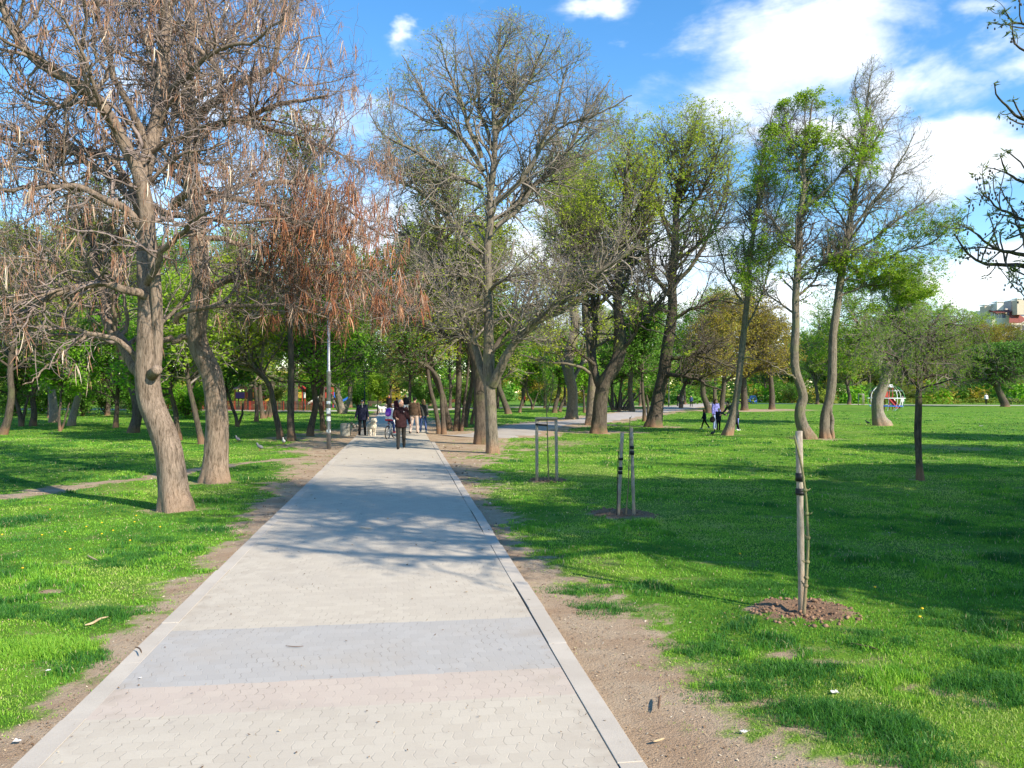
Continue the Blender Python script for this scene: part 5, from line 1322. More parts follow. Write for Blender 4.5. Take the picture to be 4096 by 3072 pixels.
sapling('bare sapling stem tied to the nearest stake, its cut tip bent left', G(3222, 2462), [AT(u, v, Y1 - .09) for u, v in [(3214, 2470), (3219, 2400), (3224, 2330), (3229, 2250), (3232, 2170), (3229, 2080), (3225, 2000), (3216, 1930), (3209, 1880), (3199, 1830), (3188, 1785), (3177, 1742)]], .0165, [13, 10, 7, 16, 5, 4], M_SAPBARK, seed=3)
# --- two stakes at the second pit
Y2 = gy(2068)
stake('shorter left stake of the two at the second planting pit', AT(2471, 2070, Y2 + .02), AT(2489, 1731, Y2 + .02), .029, [(.62, .05, 1.25), (.575, .05, 1.27), (.72, .04, 1.3)])
stake('taller right stake of the two at the second planting pit', AT(2537, 2064, Y2 + .05), AT(2525, 1711, Y2 + .05), .029, [(.80, .05, 1.22), (.745, .06, 1.3)])
sapling('dark thin sapling tied to the shorter left stake at the second pit', G(2469, 2068), [AT(u, v, Y2 - .06) for u, v in [(2467, 2072), (2469, 2000), (2470, 1920), (2472, 1850), (2475, 1800), (2477, 1770)]], .009, [20, 17, 12], M_SAPDARK, seed=5)
sapling('green stemmed sapling rising above the taller right stake at the second pit', G(2503, 2064), [AT(u, v, Y2 + .0) for u, v in [(2502, 2070), (2508, 2010), (2514, 1930), (2516, 1850), (2518, 1780), (2518, 1720), (2520, 1672)]], .010, [8, 11, 14, 18, 20, 23], M_SAPBARK, seed=6)
# --- third: two stakes joined by a cross rail round a branching sapling
Y3 = gy(1930)
o3 = np.array([*G(2186, 1930)[:2], 0.0])
e3 = thing('tree_support', 'two stakes joined by double cross rails round a branching sapling', 'tree support', o3)
for a, b in (((2148, 1934), (2147, 1675)), ((2228, 1926), (2224, 1675))):
    p, q = AT(*a, Y3) - o3, AT(*b, Y3) - o3; p[2] = -.12
    obj('stake', [(*tube([p + (q - p) * s for s in np.linspace(0, 1, 6)], .034, 12), 0)], [M_STAKE], e3)
for dy, vv in ((-.06, 1673), (.06, 1679)):
    p, q = AT(2141, vv, Y3) - o3, AT(2230, vv, Y3) - o3; p[1] += dy; q[1] += dy
    obj('rail', [(*tube([p, (p + q) / 2 + np.array([0, 0, .004]), q], .026, 10), 0)], [M_STAKE], e3)
p, q = AT(2142, 1697, Y3) - o3, AT(2190, 1701, Y3) - o3
obj('strap', [(*tube([p + np.array([0, -.07, 0]), (p + q) / 2 + np.array([0, -.06, 0]), q + np.array([0, -.03, 0])], .022, 8), 0)], [M_STRAP], e3)
sb = [[AT(2186, 1640, Y3), AT(2175, 1600, Y3 + .1), AT(2160, 1560, Y3 + .2), AT(2150, 1510, Y3 + .2)], [AT(2187, 1630, Y3), AT(2186, 1560, Y3), AT(2182, 1480, Y3 - .1), AT(2180, 1400, Y3 - .1)], [AT(2187, 1640, Y3), AT(2205, 1590, Y3 - .1), AT(2212, 1530, Y3 - .2), AT(2205, 1440, Y3 - .2)], [AT(2186, 1655, Y3), AT(2200, 1610, Y3 + .1), AT(2210, 1560, Y3 + .2), AT(2208, 1500, Y3 + .3)], [AT(2186, 1625, Y3), AT(2178, 1540, Y3 - .2), AT(2165, 1470, Y3 - .2)]]
sapling('young branching sapling standing inside the two stake support', G(2193, 1932), [AT(u, v, Y3) for u, v in [(2195, 1934), (2193, 1880), (2191, 1780), (2189, 1700), (2186, 1640), (2187, 1600)]], .016, [6, 9], M_SAPBARK, leaf=420, seed=7, branches=sb)
# far three-stake frame
Y4 = gy(1621); o4 = np.array([*G(3446, 1621)[:2], 0.0])
e4 = thing('tree_support', 'far white-grey three legged stake frame on the lawn left of the globe frame', 'tree support', o4)
for dx, dy in ((-.42, .1), (.42, .1), (.05, -.35)):
    obj('stake', [(*tube([(dx, dy, -.1), (dx * .9, dy * .9, 1.72)], .055, 8), 0)], [M_STAKE], e4)
for a, b in (((-.42, .09, 1.66), (.42, .09, 1.66)), ((-.4, .05, 1.6), (.05, -.3, 1.6)), ((.4, .05, 1.62), (.05, -.3, 1.62))):
    obj('rail', [(*tube([a, b], .04, 6), 0)], [M_STAKE], e4)
obj('stem', [(*tube([(0, 0, 0), (0, .02, 2.6)], [.03, .012], 6), 0)], [M_SAPBARK], e4)

# --- lamp posts
def lamp_post(label, x, y, hgt, r0, split, mat, stickers=False, head=True):
    e = thing('lamp_post', label, 'lamp post', (x, y, 0))
    obj('pole', [(*lathe([(.001, -.1), (r0, -.1), (r0, split - .04), (r0 * 1.08, split - .03), (r0 * 1.08, split + .02), (r0 * .72, split + .06), (r0 * .66, hgt), (.001, hgt)], 16), 0)], [mat], e)
    obj('hatch', [(*box((.25 * r0, -r0 * .985, .75), (r0 * .9, .012, .42)), 0)], [M_STEEL], e, smooth=False)
    if stickers:
        for z, h in ((1.32, .2), (1.05, .16), (.62, .1), (1.62, .1)):
            v, f = lathe([(r0 + .003, z - h / 2), (r0 + .003, z + h / 2)], 16)
            a_ = np.linspace(PI * 1.15, PI * 1.85, 8); q_ = np.stack([np.cos(a_), np.sin(a_)], -1) * (r0 + .003)
            v = np.concatenate([np.c_[q_, np.full(8, z - h / 2)], np.c_[q_, np.full(8, z + h / 2)]]); f = np.array([[i, i + 1, i + 9, i + 8] for i in range(7)])
            obj('sticker', [(v, f, 0)], [M_WHITE], e)
    if head:
        h = obj('lamp_head', [(*lathe([(.001, hgt - .02), (.16, hgt), (.2, hgt + .05), (.2, hgt + .09), (.001, hgt + .1)], 18), 0)], [M_DARKMETAL], e)
        obj('globe', [(*ellipsoid((0, 0, hgt + .28), (.17, .17, .19), 18, 12), 0)], [simple('dull_lamp_glass', (.22, .22, .21), .3)], h)
    return e
pl = G(1315, 1794)
lamp_post('grey steel lamp post with white stickers at the left path edge', pl[0], pl[1], 4.7, .077, 2.72, M_STEEL, True)
p = GX(1458, 72); lamp_post('dark lamp post behind the older man with the dog', p[0], p[1], 4.6, .075, 1.0, M_DARKMETAL)
p = G(2675, 1627); lamp_post('dark lamp post on the lawn beside the far branch path', p[0], p[1], 4.4, .085, 1.0, M_DARKMETAL)

# --- concrete bollard
p = G(1382, 1742)
b = obj('bollard', [(*lathe([(.001, -.08), (.225, -.08), (.232, .0), (.236, .3), (.235, .52), (.222, .555), (.19, .565), (.001, .56)], 24), 0)], [M_CONC], loc=tuple(p))
tag(b, 'squat mossy concrete cylinder on bare soil at the left path edge', 'bollard')

# --- bench
def bench(label, x, y, rz, slat, leg, group=None, L=1.7):
    e = thing('bench', label, 'bench', (x, y, 0), rz, group)
    obj('seat', [(*box((0, -.16 + i * .11, .45), (L, .09, .035)), 0) for i in range(4)], [slat], e, smooth=False)
    obj('backrest', [(*box((0, .24 + .03 * i, .62 + i * .13), (L, .03, .09)), 0) for i in range(3)], [slat], e, smooth=False)
    for s in (-1, 1):
        obj('leg', [(*box((s * L * .4, -.12, .21), (.06, .07, .42)), 0), (*box((s * L * .4, .22, .44), (.06, .07, .9)), 0), (*box((s * L * .4, .05, .415), (.061, .4, .04)), 0)], [leg], e, smooth=False)
    return e
for u, Y, rz, m, lab in [(1803, 108, .1, M_REDWOOD, 'red bench seen between the stems of the grove'), (2500, 118, .05, M_BENCH, 'dark bench beyond the branch path'), (3238, 142, 0, M_BENCH, 'dark bench, left of two beyond the far right path'), (3300, 142, 0, M_BENCH, 'dark bench, right of two beyond the far right path'), (2225, 120, 0, M_REDWOOD, 'red brown bench behind the leaning trunk pair'), (4060, 125, .1, M_BENCH, 'dark bench before the parked cars at the right edge'), (1500, 92, .3, M_BENCH, 'dark bench by the plaza behind the round sapling')]:
    q = GX(u, Y); bench(lab, q[0], q[1], rz, m, M_DARKMETAL)

# --- litter bin
q = GX(3571, 108)
e = thing('litter_bin', 'white litter bin behind the globe climbing frame', 'bin', tuple(q))
obj('body', [(*lathe([(.001, .05), (.27, .05), (.31, .95), (.27, .96), (.25, .6), (.001, .6)], 16), 0)], [M_WHITE], e)
obj('base', [(*lathe([(.001, 0), (.3, 0), (.3, .06), (.001, .06)], 16), 0)], [M_CONC], e)

# --- globe climbing frame
Yg = gy(1644); pg = GX(3544, Yg)
e = thing('climbing_frame', 'globe-shaped climbing frame of white and coloured tubes on the far lawn', 'climbing frame', tuple(pg))
zs = np.array([0.0, .3, .52, .9, 1.33, 1.75, 2.08, 2.45, 2.72, 2.82]); rs = np.array([.95, 1.35, 1.56, 1.72, 1.76, 1.68, 1.52, 1.15, .6, .05])
for i in range(8):
    a = i * PI / 4 + .2
    pts = resample(np.stack([rs * math.cos(a), rs * math.sin(a), zs - .02], -1), 20)
    obj('upright', [(*tube(pts, .032, 8), 0)], [[M_WHITE, M_STEEL, M_WHITE, M_GREENP][i % 4]], e)
for z, rr_, m in ((.52, 1.6, M_BLUE), (1.33, 1.80, M_WHITE), (2.08, 1.56, M_STEEL), (2.72, .63, M_WHITE)):
    a = np.linspace(0, 2 * PI, 33)
    obj('ring', [(*tubes(np.stack([rr_ * np.cos(a), rr_ * np.sin(a), np.full(33, z)], -1)[None], np.full((1, 33), .035), 8), 0)], [m], e)
# --- red slide tower behind it
q = GX(3548, 90)
e = thing('slide', 'red play slide with a small platform behind the globe climbing frame', 'slide', tuple(q))
for dx in (-.45, .45):
    for dy in (-.4, .4):
        obj('post', [(*tube([(dx, dy, -.1), (dx, dy, 2.5)], .05, 8), 0)], [M_RED], e)
obj('platform', [(*box((0, 0, 1.25), (1.0, .9, .06)), 0)], [M_ORANGE], e, smooth=False)
obj('chute', [(*box((0, 0, 0), (.5, 2.4, .05)), 0), (*box((-.25, 0, .1), (.04, 2.4, .2)), 0), (*box((.25, 0, .1), (.04, 2.4, .2)), 0)], [M_RED], e, (0, -1.45, .72), smooth=False).rotation_euler = (math.radians(28), 0, 0)
obj('roof', [(*lathe([(.85, 2.5), (.001, 3.0)], 4), 0)], [M_WHITE], e, smooth=False)
obj('panel', [(*box((0, .42, 1.7), (.9, .03, .7)), 0)], [M_RED], e, smooth=False)
# --- blue play frame, car shaped
q = GX(3005, gy(1615.5))
e = thing('play_structure', 'small blue car-shaped play frame between the ochre trees', 'play frame', tuple(q))
def bar(a, b, r_=.04): return (*tube([a, b], r_, 6), 0)
for sy, nm in ((-.45, 'side_frame'), (.45, 'side_frame')):
    P_ = [(-.75, sy, .05), (-.75, sy, .75), (-.3, sy, .8), (-.15, sy, 1.3), (.55, sy, 1.3), (.75, sy, .75), (.75, sy, .05)]
    obj(nm, [bar(a, b_) for a, b_ in zip(P_[:-1], P_[1:])] + [bar((-.75, sy, .45), (.75, sy, .45)), bar((.1, sy, .05), (.1, sy, 1.3)), bar((-.3, sy, .05), (-.3, sy, .8)), bar((.45, sy, .05), (.45, sy, .5))], [M_BLUE], e)
obj('cross_bars', [bar((x_, -.45, z_), (x_, .45, z_)) for x_, z_ in ((-.75, .75), (-.3, .8), (-.15, 1.3), (.2, 1.3), (.55, 1.3), (.75, .75), (-.75, .3), (.75, .3))], [M_BLUE], e)
obj('seat', [(*box((.2, 0, .46), (.4, .8, .05)), 0)], [M_BLUE], e, smooth=False)

# --- red picket fence and playground behind it
def fence(label, p0, p1, h):
    p0, p1 = np.asarray(p0), np.asarray(p1); L = np.linalg.norm(p1 - p0); d = (p1 - p0) / L
    e = thing('picket_fence', label, 'fence', tuple(p0), math.atan2(d[1], d[0]))
    n_ = int(L / .145)
    r_ = rng(88)
    obj('pickets', [(*box((i * .145 + .07, -.03, h * .5 + .05 + r_.normal(0, .01)), (.085, .022, h), 0, 1), int(r_.choice(3, p=[.5, .12, .38]))) for i in range(n_)], [M_REDWOOD, M_RED, M_BENCH], e, smooth=False)['kind'] = 'stuff'
    for z in (.25, .75):
        obj('rail', [(*box((L / 2, 0, z), (L, .035, .07)), 0)], [M_REDWOOD], e, smooth=False)
    for i in range(int(L / 2.4) + 1):
        obj('post', [(*box((i * 2.4, .05, .5), (.09, .09, 1.1)), 0)], [M_BENCH], e, smooth=False)
    return e
fence('long red and brown picket fence round the playground on the left', GX(900, 84), GX(1312, 80), .98)
fence('red picket fence length behind the nearer pod tree', GX(470, 86), GX(880, 84.5), .98)
def play_tower(label, x, y, cols, H=2.3):
    e = thing('play_tower', label, 'play tower', (x, y, 0))
    for i, (dx, dy) in enumerate(((-.6, -.6), (.6, -.6), (.6, .6), (-.6, .6))):
        obj('post', [(*box((dx, dy, H / 2), (.12, .12, H)), 0)], [cols[0]], e, smooth=False)
    obj('platform', [(*box((0, 0, 1.2), (1.3, 1.3, .08)), 0)], [M_BENCH], e, smooth=False)
    obj('panel', [(*box((0, -.62, 1.6), (1.06, .05, .7)), 0)], [cols[1]], e, smooth=False)
    obj('panel', [(*box((.66, 0, 1.6), (.05, 1.06, .7)), 0)], [cols[2]], e, smooth=False)
    obj('roof', [(*lathe([(1.15, H), (.001, H + .75)], 4), 0)], [cols[3]], e, smooth=False)
    obj('chute', [(*box((0, 0, 0), (.55, 2.6, .05)), 0), (*box((.28, 0, .1), (.04, 2.6, .24)), 0), (*box((-.28, 0, .1), (.04, 2.6, .24)), 0)], [cols[2]], e, (1.6, -.2, .68), smooth=False).rotation_euler = (math.radians(-30), 0, math.radians(90))
    return e
for u, Y, c, lab in [(968, 93, (M_ORANGE, M_PURPLE, M_RED, M_ORANGE), 'orange and purple play tower behind the red fence'), (1012, 97, (M_YELLOWP, M_ORANGE, M_YELLOWP, M_RED), 'yellow play tower behind the red fence'), (1195, 95, (M_RED, M_YELLOWP, M_WHITE, M_RED), 'red and white play tower behind the fence by the straight trunk'), (1318, 98, (M_RED, M_RED, M_BLUE, M_RED), 'red play tower behind the lamp post'), (700, 95, (M_RED, M_ORANGE, M_YELLOWP, M_ORANGE), 'orange and red play tower behind the nearer pod tree')]:
    q = GX(u, Y); play_tower(lab, q[0], q[1], c)

# --- parked cars far right
M_GLASS = simple('car_glass', (.02, .025, .03), .1, .05, 3, 0, .6)
def car(label, x, y, rz, paint):
    e = thing('parked_car', label, 'car', (x, y, 0), rz, 'cars parked beyond the lawn')
    prof = np.array([(-2.1, .35), (-2.12, .75), (-1.95, .92), (-1.2, .98), (-.55, 1.42), (.75, 1.45), (1.5, 1.02), (2.05, .92), (2.12, .6), (2.1, .35)])
    k = len(prof)
    ch = []
    for y0, y1 in ((-.82, .82),):
        v = np.concatenate([np.stack([prof[:, 0], np.where(prof[:, 1] > 1.0, y0 * .86, y0), prof[:, 1]], -1), np.stack([prof[:, 0], np.where(prof[:, 1] > 1.0, y1 * .86, y1), prof[:, 1]], -1)])
        f = [[i, i + 1, k + i + 1, k + i] for i in range(k - 1)] + [[k - 1, 0, k, 2 * k - 1]]
        ch.append((v, np.array(f), 0))
        tri = [[0, i + 1, i] for i in range(1, k - 1)]
        ch.append((v, np.array(tri), 0)); ch.append((v, np.array([[k + a, k + c_, k + b_] for a, b_, c_ in tri]), 0))
    b_ = obj('body', ch, [paint], e, smooth=False)
    for s in (-1, 1):
        w_ = np.array([(-1.05, s * .83, 1.0), (-.5, s * .735, 1.36), (.7, s * .735, 1.38), (1.25, s * .83, 1.02)]); w_[:, 1] += s * .012
        obj('window', [(w_, np.array([[0, 1, 2, 3]]), 0)], [M_GLASS], e, smooth=False)
    w_ = np.array([(1.47, -.62, 1.045), (1.47, .62, 1.045), (.8, .58, 1.435), (.8, -.58, 1.435)]) + np.array([.02, 0, .015]); obj('windscreen', [(w_, np.array([[0, 1, 2, 3]]), 0)], [M_GLASS], e, smooth=False)
    for sx in (-1.3, 1.35):
        for s in (-1, 1):
            a = np.arange(20) / 20 * 2 * PI
            q = lathe([(.001, -.1), (.24, -.1), (.32, -.09), (.33, 0), (.32, .09), (.24, .1), (.001, .1)], 20)
            v = q[0][:, [0, 2, 1]] + np.array([sx, s * .76, .33])
            wh = obj('wheel', [(v, q[1], 0)], [M_BLACK], e)
            q = lathe([(.001, .0), (.2, .0), (.2, .02), (.001, .02)], 16); v = q[0][:, [0, 2, 1]] * np.array([1, s, 1]) + np.array([sx, s * .855, .33])
            obj('rim', [(v, q[1], 0)], [M_STEEL], wh)
    for s in (-1, 1):
        obj('headlight', [(*ellipsoid((2.08, s * .6, .74), (.06, .16, .08), 8, 6), 0)], [M_WHITE], e)
    return e
M_SILVER = simple('silver_paint', (.42, .43, .45), .3, .05, 3, .6, .5); M_GRAPH = simple('graphite_paint', (.06, .065, .075), .3, .05, 3, .4, .5); M_CARWH = simple('white_car_paint', (.62, .62, .61), .3, .05, 3, 0, .5)
for u, Y, m, lab in [(3845, 172, M_CARWH, 'white parked car behind the drooping tree'), (3960, 170, M_GRAPH, 'dark parked car behind the person in white at the right'), (4075, 166, M_SILVER, 'silver grey parked car right of the round dark tree'), (3745, 176, M_SILVER, 'silver parked car behind the young tree trunk')]:
    q = GX(u, Y); car(lab, q[0], q[1], PI + .05, m)

# --- apartment building over the trees at the right
M_BEIGE = simple('beige_render', (.52, .44, .34), .8, .06, 2); M_CREAM = simple('cream_render', (.66, .62, .54), .8, .05, 2); M_MAROON = simple('maroon_roof', (.13, .035, .03), .6, .15, 4); M_BRICKR = simple('red_roof_tile', (.20, .06, .045), .7, .2, 4); M_TERRA = simple('terracotta_band', (.48, .19, .12), .8, .08, 2); M_GREYR = simple('grey_roof', (.32, .31, .29), .7, .1, 2); M_WIN = simple('window_glass', (.10, .12, .22), .15, .1, 2, 0, .6)
Yb_ = 230.0; K = Yb_ / F; X0 = (3930 - 2048) * K
e = thing('apartment_building', 'cream apartment building with red roofs and roof towers above the trees', 'building', (X0 + 1.9, Yb_, 0))
bx_ = lambda u: (u - 3930) * K
bz = lambda v: CAMH + (HOR - v) * K
def blk(u0, u1, v0, v1, y0, y1): return (*box(((bx_(u0) + bx_(u1)) / 2, (y0 + y1) / 2, (bz(v0) + bz(v1)) / 2), (bx_(u1) - bx_(u0), y1 - y0, abs(bz(v0) - bz(v1)))), 0)
obj('wall', [blk(3950, 4190, 1262, 1594, 1.0, 14), blk(3962, 4022, 1231, 1262, 2.0, 12)], [M_CREAM], e, smooth=False)
obj('wall', [blk(4046, 4200, 1196, 1262.1, 3.0, 13)], [M_GREYR], e, smooth=False)
obj('parapet', [blk(4046, 4200, 1225, 1236, 0.0, 2.99)], [M_TERRA], e, smooth=False)
obj('balustrade', [blk(4047, 4200, 1214.5, 1216.5, .2, .5)] + [blk(4048 + i * 6, 4050 + i * 6, 1216.5, 1225, .25, .45) for i in range(24)], [M_CREAM], e, smooth=False)
def tower(u0, u1, v0, v1, mat, y0):
    t = obj('roof_tower', [blk(u0 + 2, u1 - 2, v0 + 6, v1, y0, y0 + 2.4)], [mat], e, smooth=False)
    obj('cap', [blk(u0, u1, v0, v0 + 2, y0 - .2, y0 + 2.6)] + [blk(a, a + 2.5, v0 + 2, v0 + 6, y0 + .05, y0 + .3) for a in np.linspace(u0 + 2.2, u1 - 4.7, 4)], [M_WHITE], t, smooth=False)
tower(3937, 3970, 1213, 1262, M_BEIGE, 3.2); tower(3967, 3997, 1204, 1240, M_CREAM, .8); tower(4018, 4050, 1197, 1262, M_BEIGE, -2.6)
def slab(pts, th, mat, nm):
    p = np.array([(bx_(u), y, bz(v)) for u, v, y in pts]); q = p + np.array([0, .0, -th])
    f = np.array([[0, 1, 2, 3], [7, 6, 5, 4], [0, 4, 5, 1], [1, 5, 6, 2], [2, 6, 7, 3], [3, 7, 4, 0]])
    return obj(nm, [(np.concatenate([p, q]), f, 0)], [mat], e, smooth=False)
slab([(3953, 1251, -.6), (4017, 1246, -.6), (4028, 1227, 4), (3956, 1234, 4)], .25, M_MAROON, 'roof')
slab([(3984, 1292, -3.0), (4030, 1292, -3.0), (4030, 1243, .9), (4020, 1246, .9)], .3, M_BRICKR, 'roof')
slab([(4030.5, 1292, -3.0), (4066, 1278, -1.5), (4036, 1243, .9), (4030.5, 1243, .9)], .3, M_BRICKR, 'roof')
slab([(4046, 1203, 1.0), (4200, 1190, 1.0), (4200, 1187, 13), (4060, 1193, 13)], .3, M_DARKMETAL, 'roof')
for u0, u1 in ((3960, 3972), (3976, 3984), (3986, 4004), (4052, 4084), (4092, 4130)):
    w_ = obj('window', [blk(u0, u1, 1254 if u0 < 4040 else 1240, 1270 if u0 < 4040 else 1262, .9, .985)], [M_WIN], e, smooth=False)
    obj('frame', [blk(u0 - 1, u0 - .1, 1252, 1271, .8, .98), blk(u1 + .1, u1 + 1, 1252, 1271, .8, .98)], [M_WHITE], w_, smooth=False)
for j in range(6):
    for i in range(7):
        obj('window', [blk(3962 + i * 22, 3974 + i * 22, 1300 + j * 44, 1322 + j * 44, .9, .985)], [M_WIN], e, smooth=False)

# --- pigeons
M_PIG = simple('pigeon_grey', (.14, .14, .16), .6, .3, 40); M_PIGW = simple('pigeon_white', (.5, .5, .5), .6, .3, 40); M_PIGD = simple('dark_bird', (.03, .03, .035), .6, .3, 40)
def pigeon(label, u, v, rz, m):
    p = G(u, v)
    e = thing('pigeon', label, 'pigeon', (p[0], p[1], ground_h(p[0], p[1])), rz, 'birds on the lawn')
    obj('body', [(*ellipsoid((0, 0, .13), (.12, .065, .062), 12, 8, np.array([[.94, 0, -.34], [0, 1, 0], [.34, 0, .94]])), 0), (*ellipsoid((.10, 0, .20), (.035, .03, .06), 8, 6), 0), (*ellipsoid((.125, 0, .245), (.036, .03, .03), 8, 6), 0), (*tube([(.15, 0, .243), (.178, 0, .236)], [.01, .003], 5), 0)], [m], e)
    obj('tail', [(*box((-.16, 0, .085), (.14, .06, .014)), 0)], [M_PIGD], e, smooth=False)
    for s in (-1, 1):
        obj('leg', [(*tube([(.0, s * .025, .09), (.01, s * .028, .0), (.04, s * .03, -.004)], .006, 5), 0)], [M_RED], e)
pigeon('grey pigeon on thin grass left of the leaning brown trunk', 952, 1770, 2.6, M_PIG)
pigeon('dark grey pigeon pecking on the lawn by the trail', 1041, 1800, 2.9, M_PIG)
pigeon('pale pigeon facing the camera below the two trail trunks', 1135, 1777, -1.5, M_PIGW)
pigeon('pigeon on the right lawn left of the curved knotted trunk', 3472, 1700, 2.9, M_PIG)
pigeon('dark bird on the grass left of the leaning slim trunk', 2850, 1744, .4, M_PIGD)

# --- litter, fallen pods, twigs, dandelions
M_PODG = simple('fallen_pod', (.46, .34, .2), .8, .2, 30); M_STICK = simple('brown_stick', (.13, .08, .05), .9, .2, 30); M_PAPER = simple('white_paper_scrap', (.55, .54, .52), .8, .1, 30)
def groundz(p): return float(ground_h(p[0], p[1]))
def fallen(name, label, cat, pix, rad, mat, dz=.012, group=None):
    pts = []
    for u, v in pix:
        p = G(u, v); s_, t_ = path_st(p[0], p[1]); z = (.036 if abs(t_) < 1.5 else max(groundz(p), .0 if abs(t_) > 1.7 else .05)) + dz
        # keep the drawn pixel: move the point a little towards the camera for its height
        q = (CAMH - z) / CAMH; pts.append(np.array([p[0] * q, p[1] * q, z]))
    P_ = resample(pts, 10); o = P_[5].copy(); o[2] = 0
    R_ = rad * np.array([.5, .8, 1, 1, 1, 1, 1, .9, .7, .35])
    t = obj(name, [(*tube(P_ - o, R_, 6), 0)], [mat], loc=tuple(o))
    return tag(t, label, cat, group)
fallen('fallen_pod', 'long curved tan pod lying on the left lawn edge', 'seed pod', [(340, 2500), (370, 2492), (400, 2475), (433, 2467)], .011, M_PODG, .02)
fallen('fallen_pod', 'short tan pod in the grass left of the nearer pod tree', 'seed pod', [(350, 2222), (372, 2234), (392, 2242)], .010, M_PODG, .02)
fallen('fallen_pod', 'thin tan pod near the left edge below the big shadow', 'seed pod', [(8, 2098), (36, 2088), (66, 2083)], .010, M_PODG, .02)
fallen('stick', 'small upright brown stick poking out of the right bare soil', 'stick', [(2634, 2834), (2636, 2810), (2640, 2782)], .008, M_STICK, .03)
fallen('stick', 'stubby pale piece of branch on the right bare soil', 'stick', [(2612, 2966), (2636, 2960), (2658, 2953)], .007, M_PODG, .015)
fallen('stick', 'dead twig lying in the grass right of the near bare pit', 'stick', [(3400, 2570), (3440, 2580), (3480, 2588), (3512, 2598)], .007, M_STICK, .02)
fallen('stick', 'crossed dark twig lying on the grey paving band', 'stick', [(1142, 2583), (1180, 2586), (1215, 2584)], .003, M_STICK, .006)
fallen('stick', 'thin pale straw on the path below the shade edge', 'stick', [(1437, 2110), (1462, 2112), (1486, 2114)], .005, M_PODG, .006)
fallen('stick', 'curved dark twig on the left kerb', 'stick', [(540, 2588), (556, 2592), (563, 2602), (566, 2612)], .006, M_STICK, .015)
fallen('stick', 'pale twig by the right lawn edge near the kerb', 'stick', [(2010, 2050), (2040, 2050), (2052, 2047)], .007, M_PODG, .02)
def scrap(label, u, v, sz, seed):
    r_ = rng(seed); p = G(u, v); z = (.037 if abs(path_st(p[0], p[1])[1]) < 1.5 else max(groundz(p), 0) + .012)
    g = np.linspace(-1, 1, 5); X_, Y_ = np.meshgrid(g, g)
    v_ = np.stack([X_.ravel() * sz + r_.normal(0, sz * .08, 25), Y_.ravel() * sz * .6 + r_.normal(0, sz * .08, 25), np.abs(r_.normal(0, sz * .3, 25))], -1)
    ii_ = (np.arange(4)[:, None] * 5 + np.arange(4)[None]).ravel()
    o = obj('paper_scrap', [(v_, np.stack([ii_, ii_ + 1, ii_ + 6, ii_ + 5], -1), 0)], [M_PAPER], loc=(p[0], p[1], z), smooth=False)
    sm = o.modifiers.new('thick', 'SOLIDIFY'); sm.thickness = .002
    tag(o, label, 'litter')
for i, (lab, u, v, s_) in enumerate([('white scrap on the left end of the grey paving band', 560, 2733, .018), ('white scrap in the grass left of the grey paving band', 194, 2688, .03), ('white crumpled scrap at the near left kerb corner', 70, 2972, .035), ('grey paper piece above the big dark grass clump', 3340, 2778, .045), ('white wrapper on the bare soil left of the dark clump', 2975, 2935, .035), ('white scrap in the shaded lawn far right of the stake', 3920, 2484, .03), ('white plastic bit on the sunny far right lawn', 3924, 1706, .12)]):
    scrap(lab, u, v, s_ * (.55 if s_ < .1 else 1), 700 + i)
M_DAND = simple('dandelion_yellow', (.75, .5, .02), .7, .1, 60)
d0 = None
for i, (u, v) in enumerate([(545, 2078), (538, 2100), (407, 2104), (407, 2148), (168, 2152), (280, 2212), (452, 2134), (8, 2150), (520, 2175), (260, 2140), (3500, 2368), (3678, 2488), (3688, 2456), (640, 2120), (200, 2050), (90, 2290), (345, 2120), (2960, 2230)]):
    p = G(u, v)
    if d0 is None:
        d0 = thing('dandelion', 'small yellow dandelion in the lawn', 'dandelion', (p[0], p[1], groundz(p)), 0, 'dandelions in the lawns')
        obj('flower', [(*lathe([(.001, .04), (.009, .042), (.015, .05), (.012, .055), (.001, .058)], 10), 0)], [M_DAND], d0); obj('stem', [(*tube([(0, 0, -.01), (.002, 0, .043)], .0025, 5), 0)], [M_LEAF_BRIGHT], d0)
    else:
        dup(d0, (p[0], p[1], groundz(p)), i * 1.1)
# ================================================================== people and animals
def capsule(a, b, ra, rb, k=12):
    a, b = np.asarray(a, float), np.asarray(b, float)
    d = b - a; L = np.linalg.norm(d); d = d / max(L, 1e-6)
    ths = [-80, -55, -28, 0]
    pts = [a + d * ra * math.sin(math.radians(t)) for t in ths]; rr = [ra * math.cos(math.radians(t)) for t in ths]
    pts += [b + d * rb * math.sin(math.radians(t)) for t in (0, 28, 55, 80)]; rr += [rb * math.cos(math.radians(t)) for t in (0, 28, 55, 80)]
    return tube(pts, rr, k)
def loft(rings, k=20):
    """rings: (cx, cy, z, half width, half depth) closed at both ends"""
    a = np.arange(k) / k * 2 * PI
    rings = [(*rings[0][:3], 1e-3, 1e-3)] + list(rings) + [(*rings[-1][:3], 1e-3, 1e-3)]
    v = np.concatenate([np.stack([cx + hw * np.sign(np.cos(a)) * np.abs(np.cos(a)) ** .85, cy + hd * np.sin(a), np.full(k, z)], -1) for cx, cy, z, hw, hd in rings])
    i = np.arange(len(rings) - 1)[:, None] * k; j = np.arange(k)[None]; j2 = (j + 1) % k
    return v, np.stack([i + j, i + j2, i + k + j2, i + k + j], -1).reshape(-1, 4)
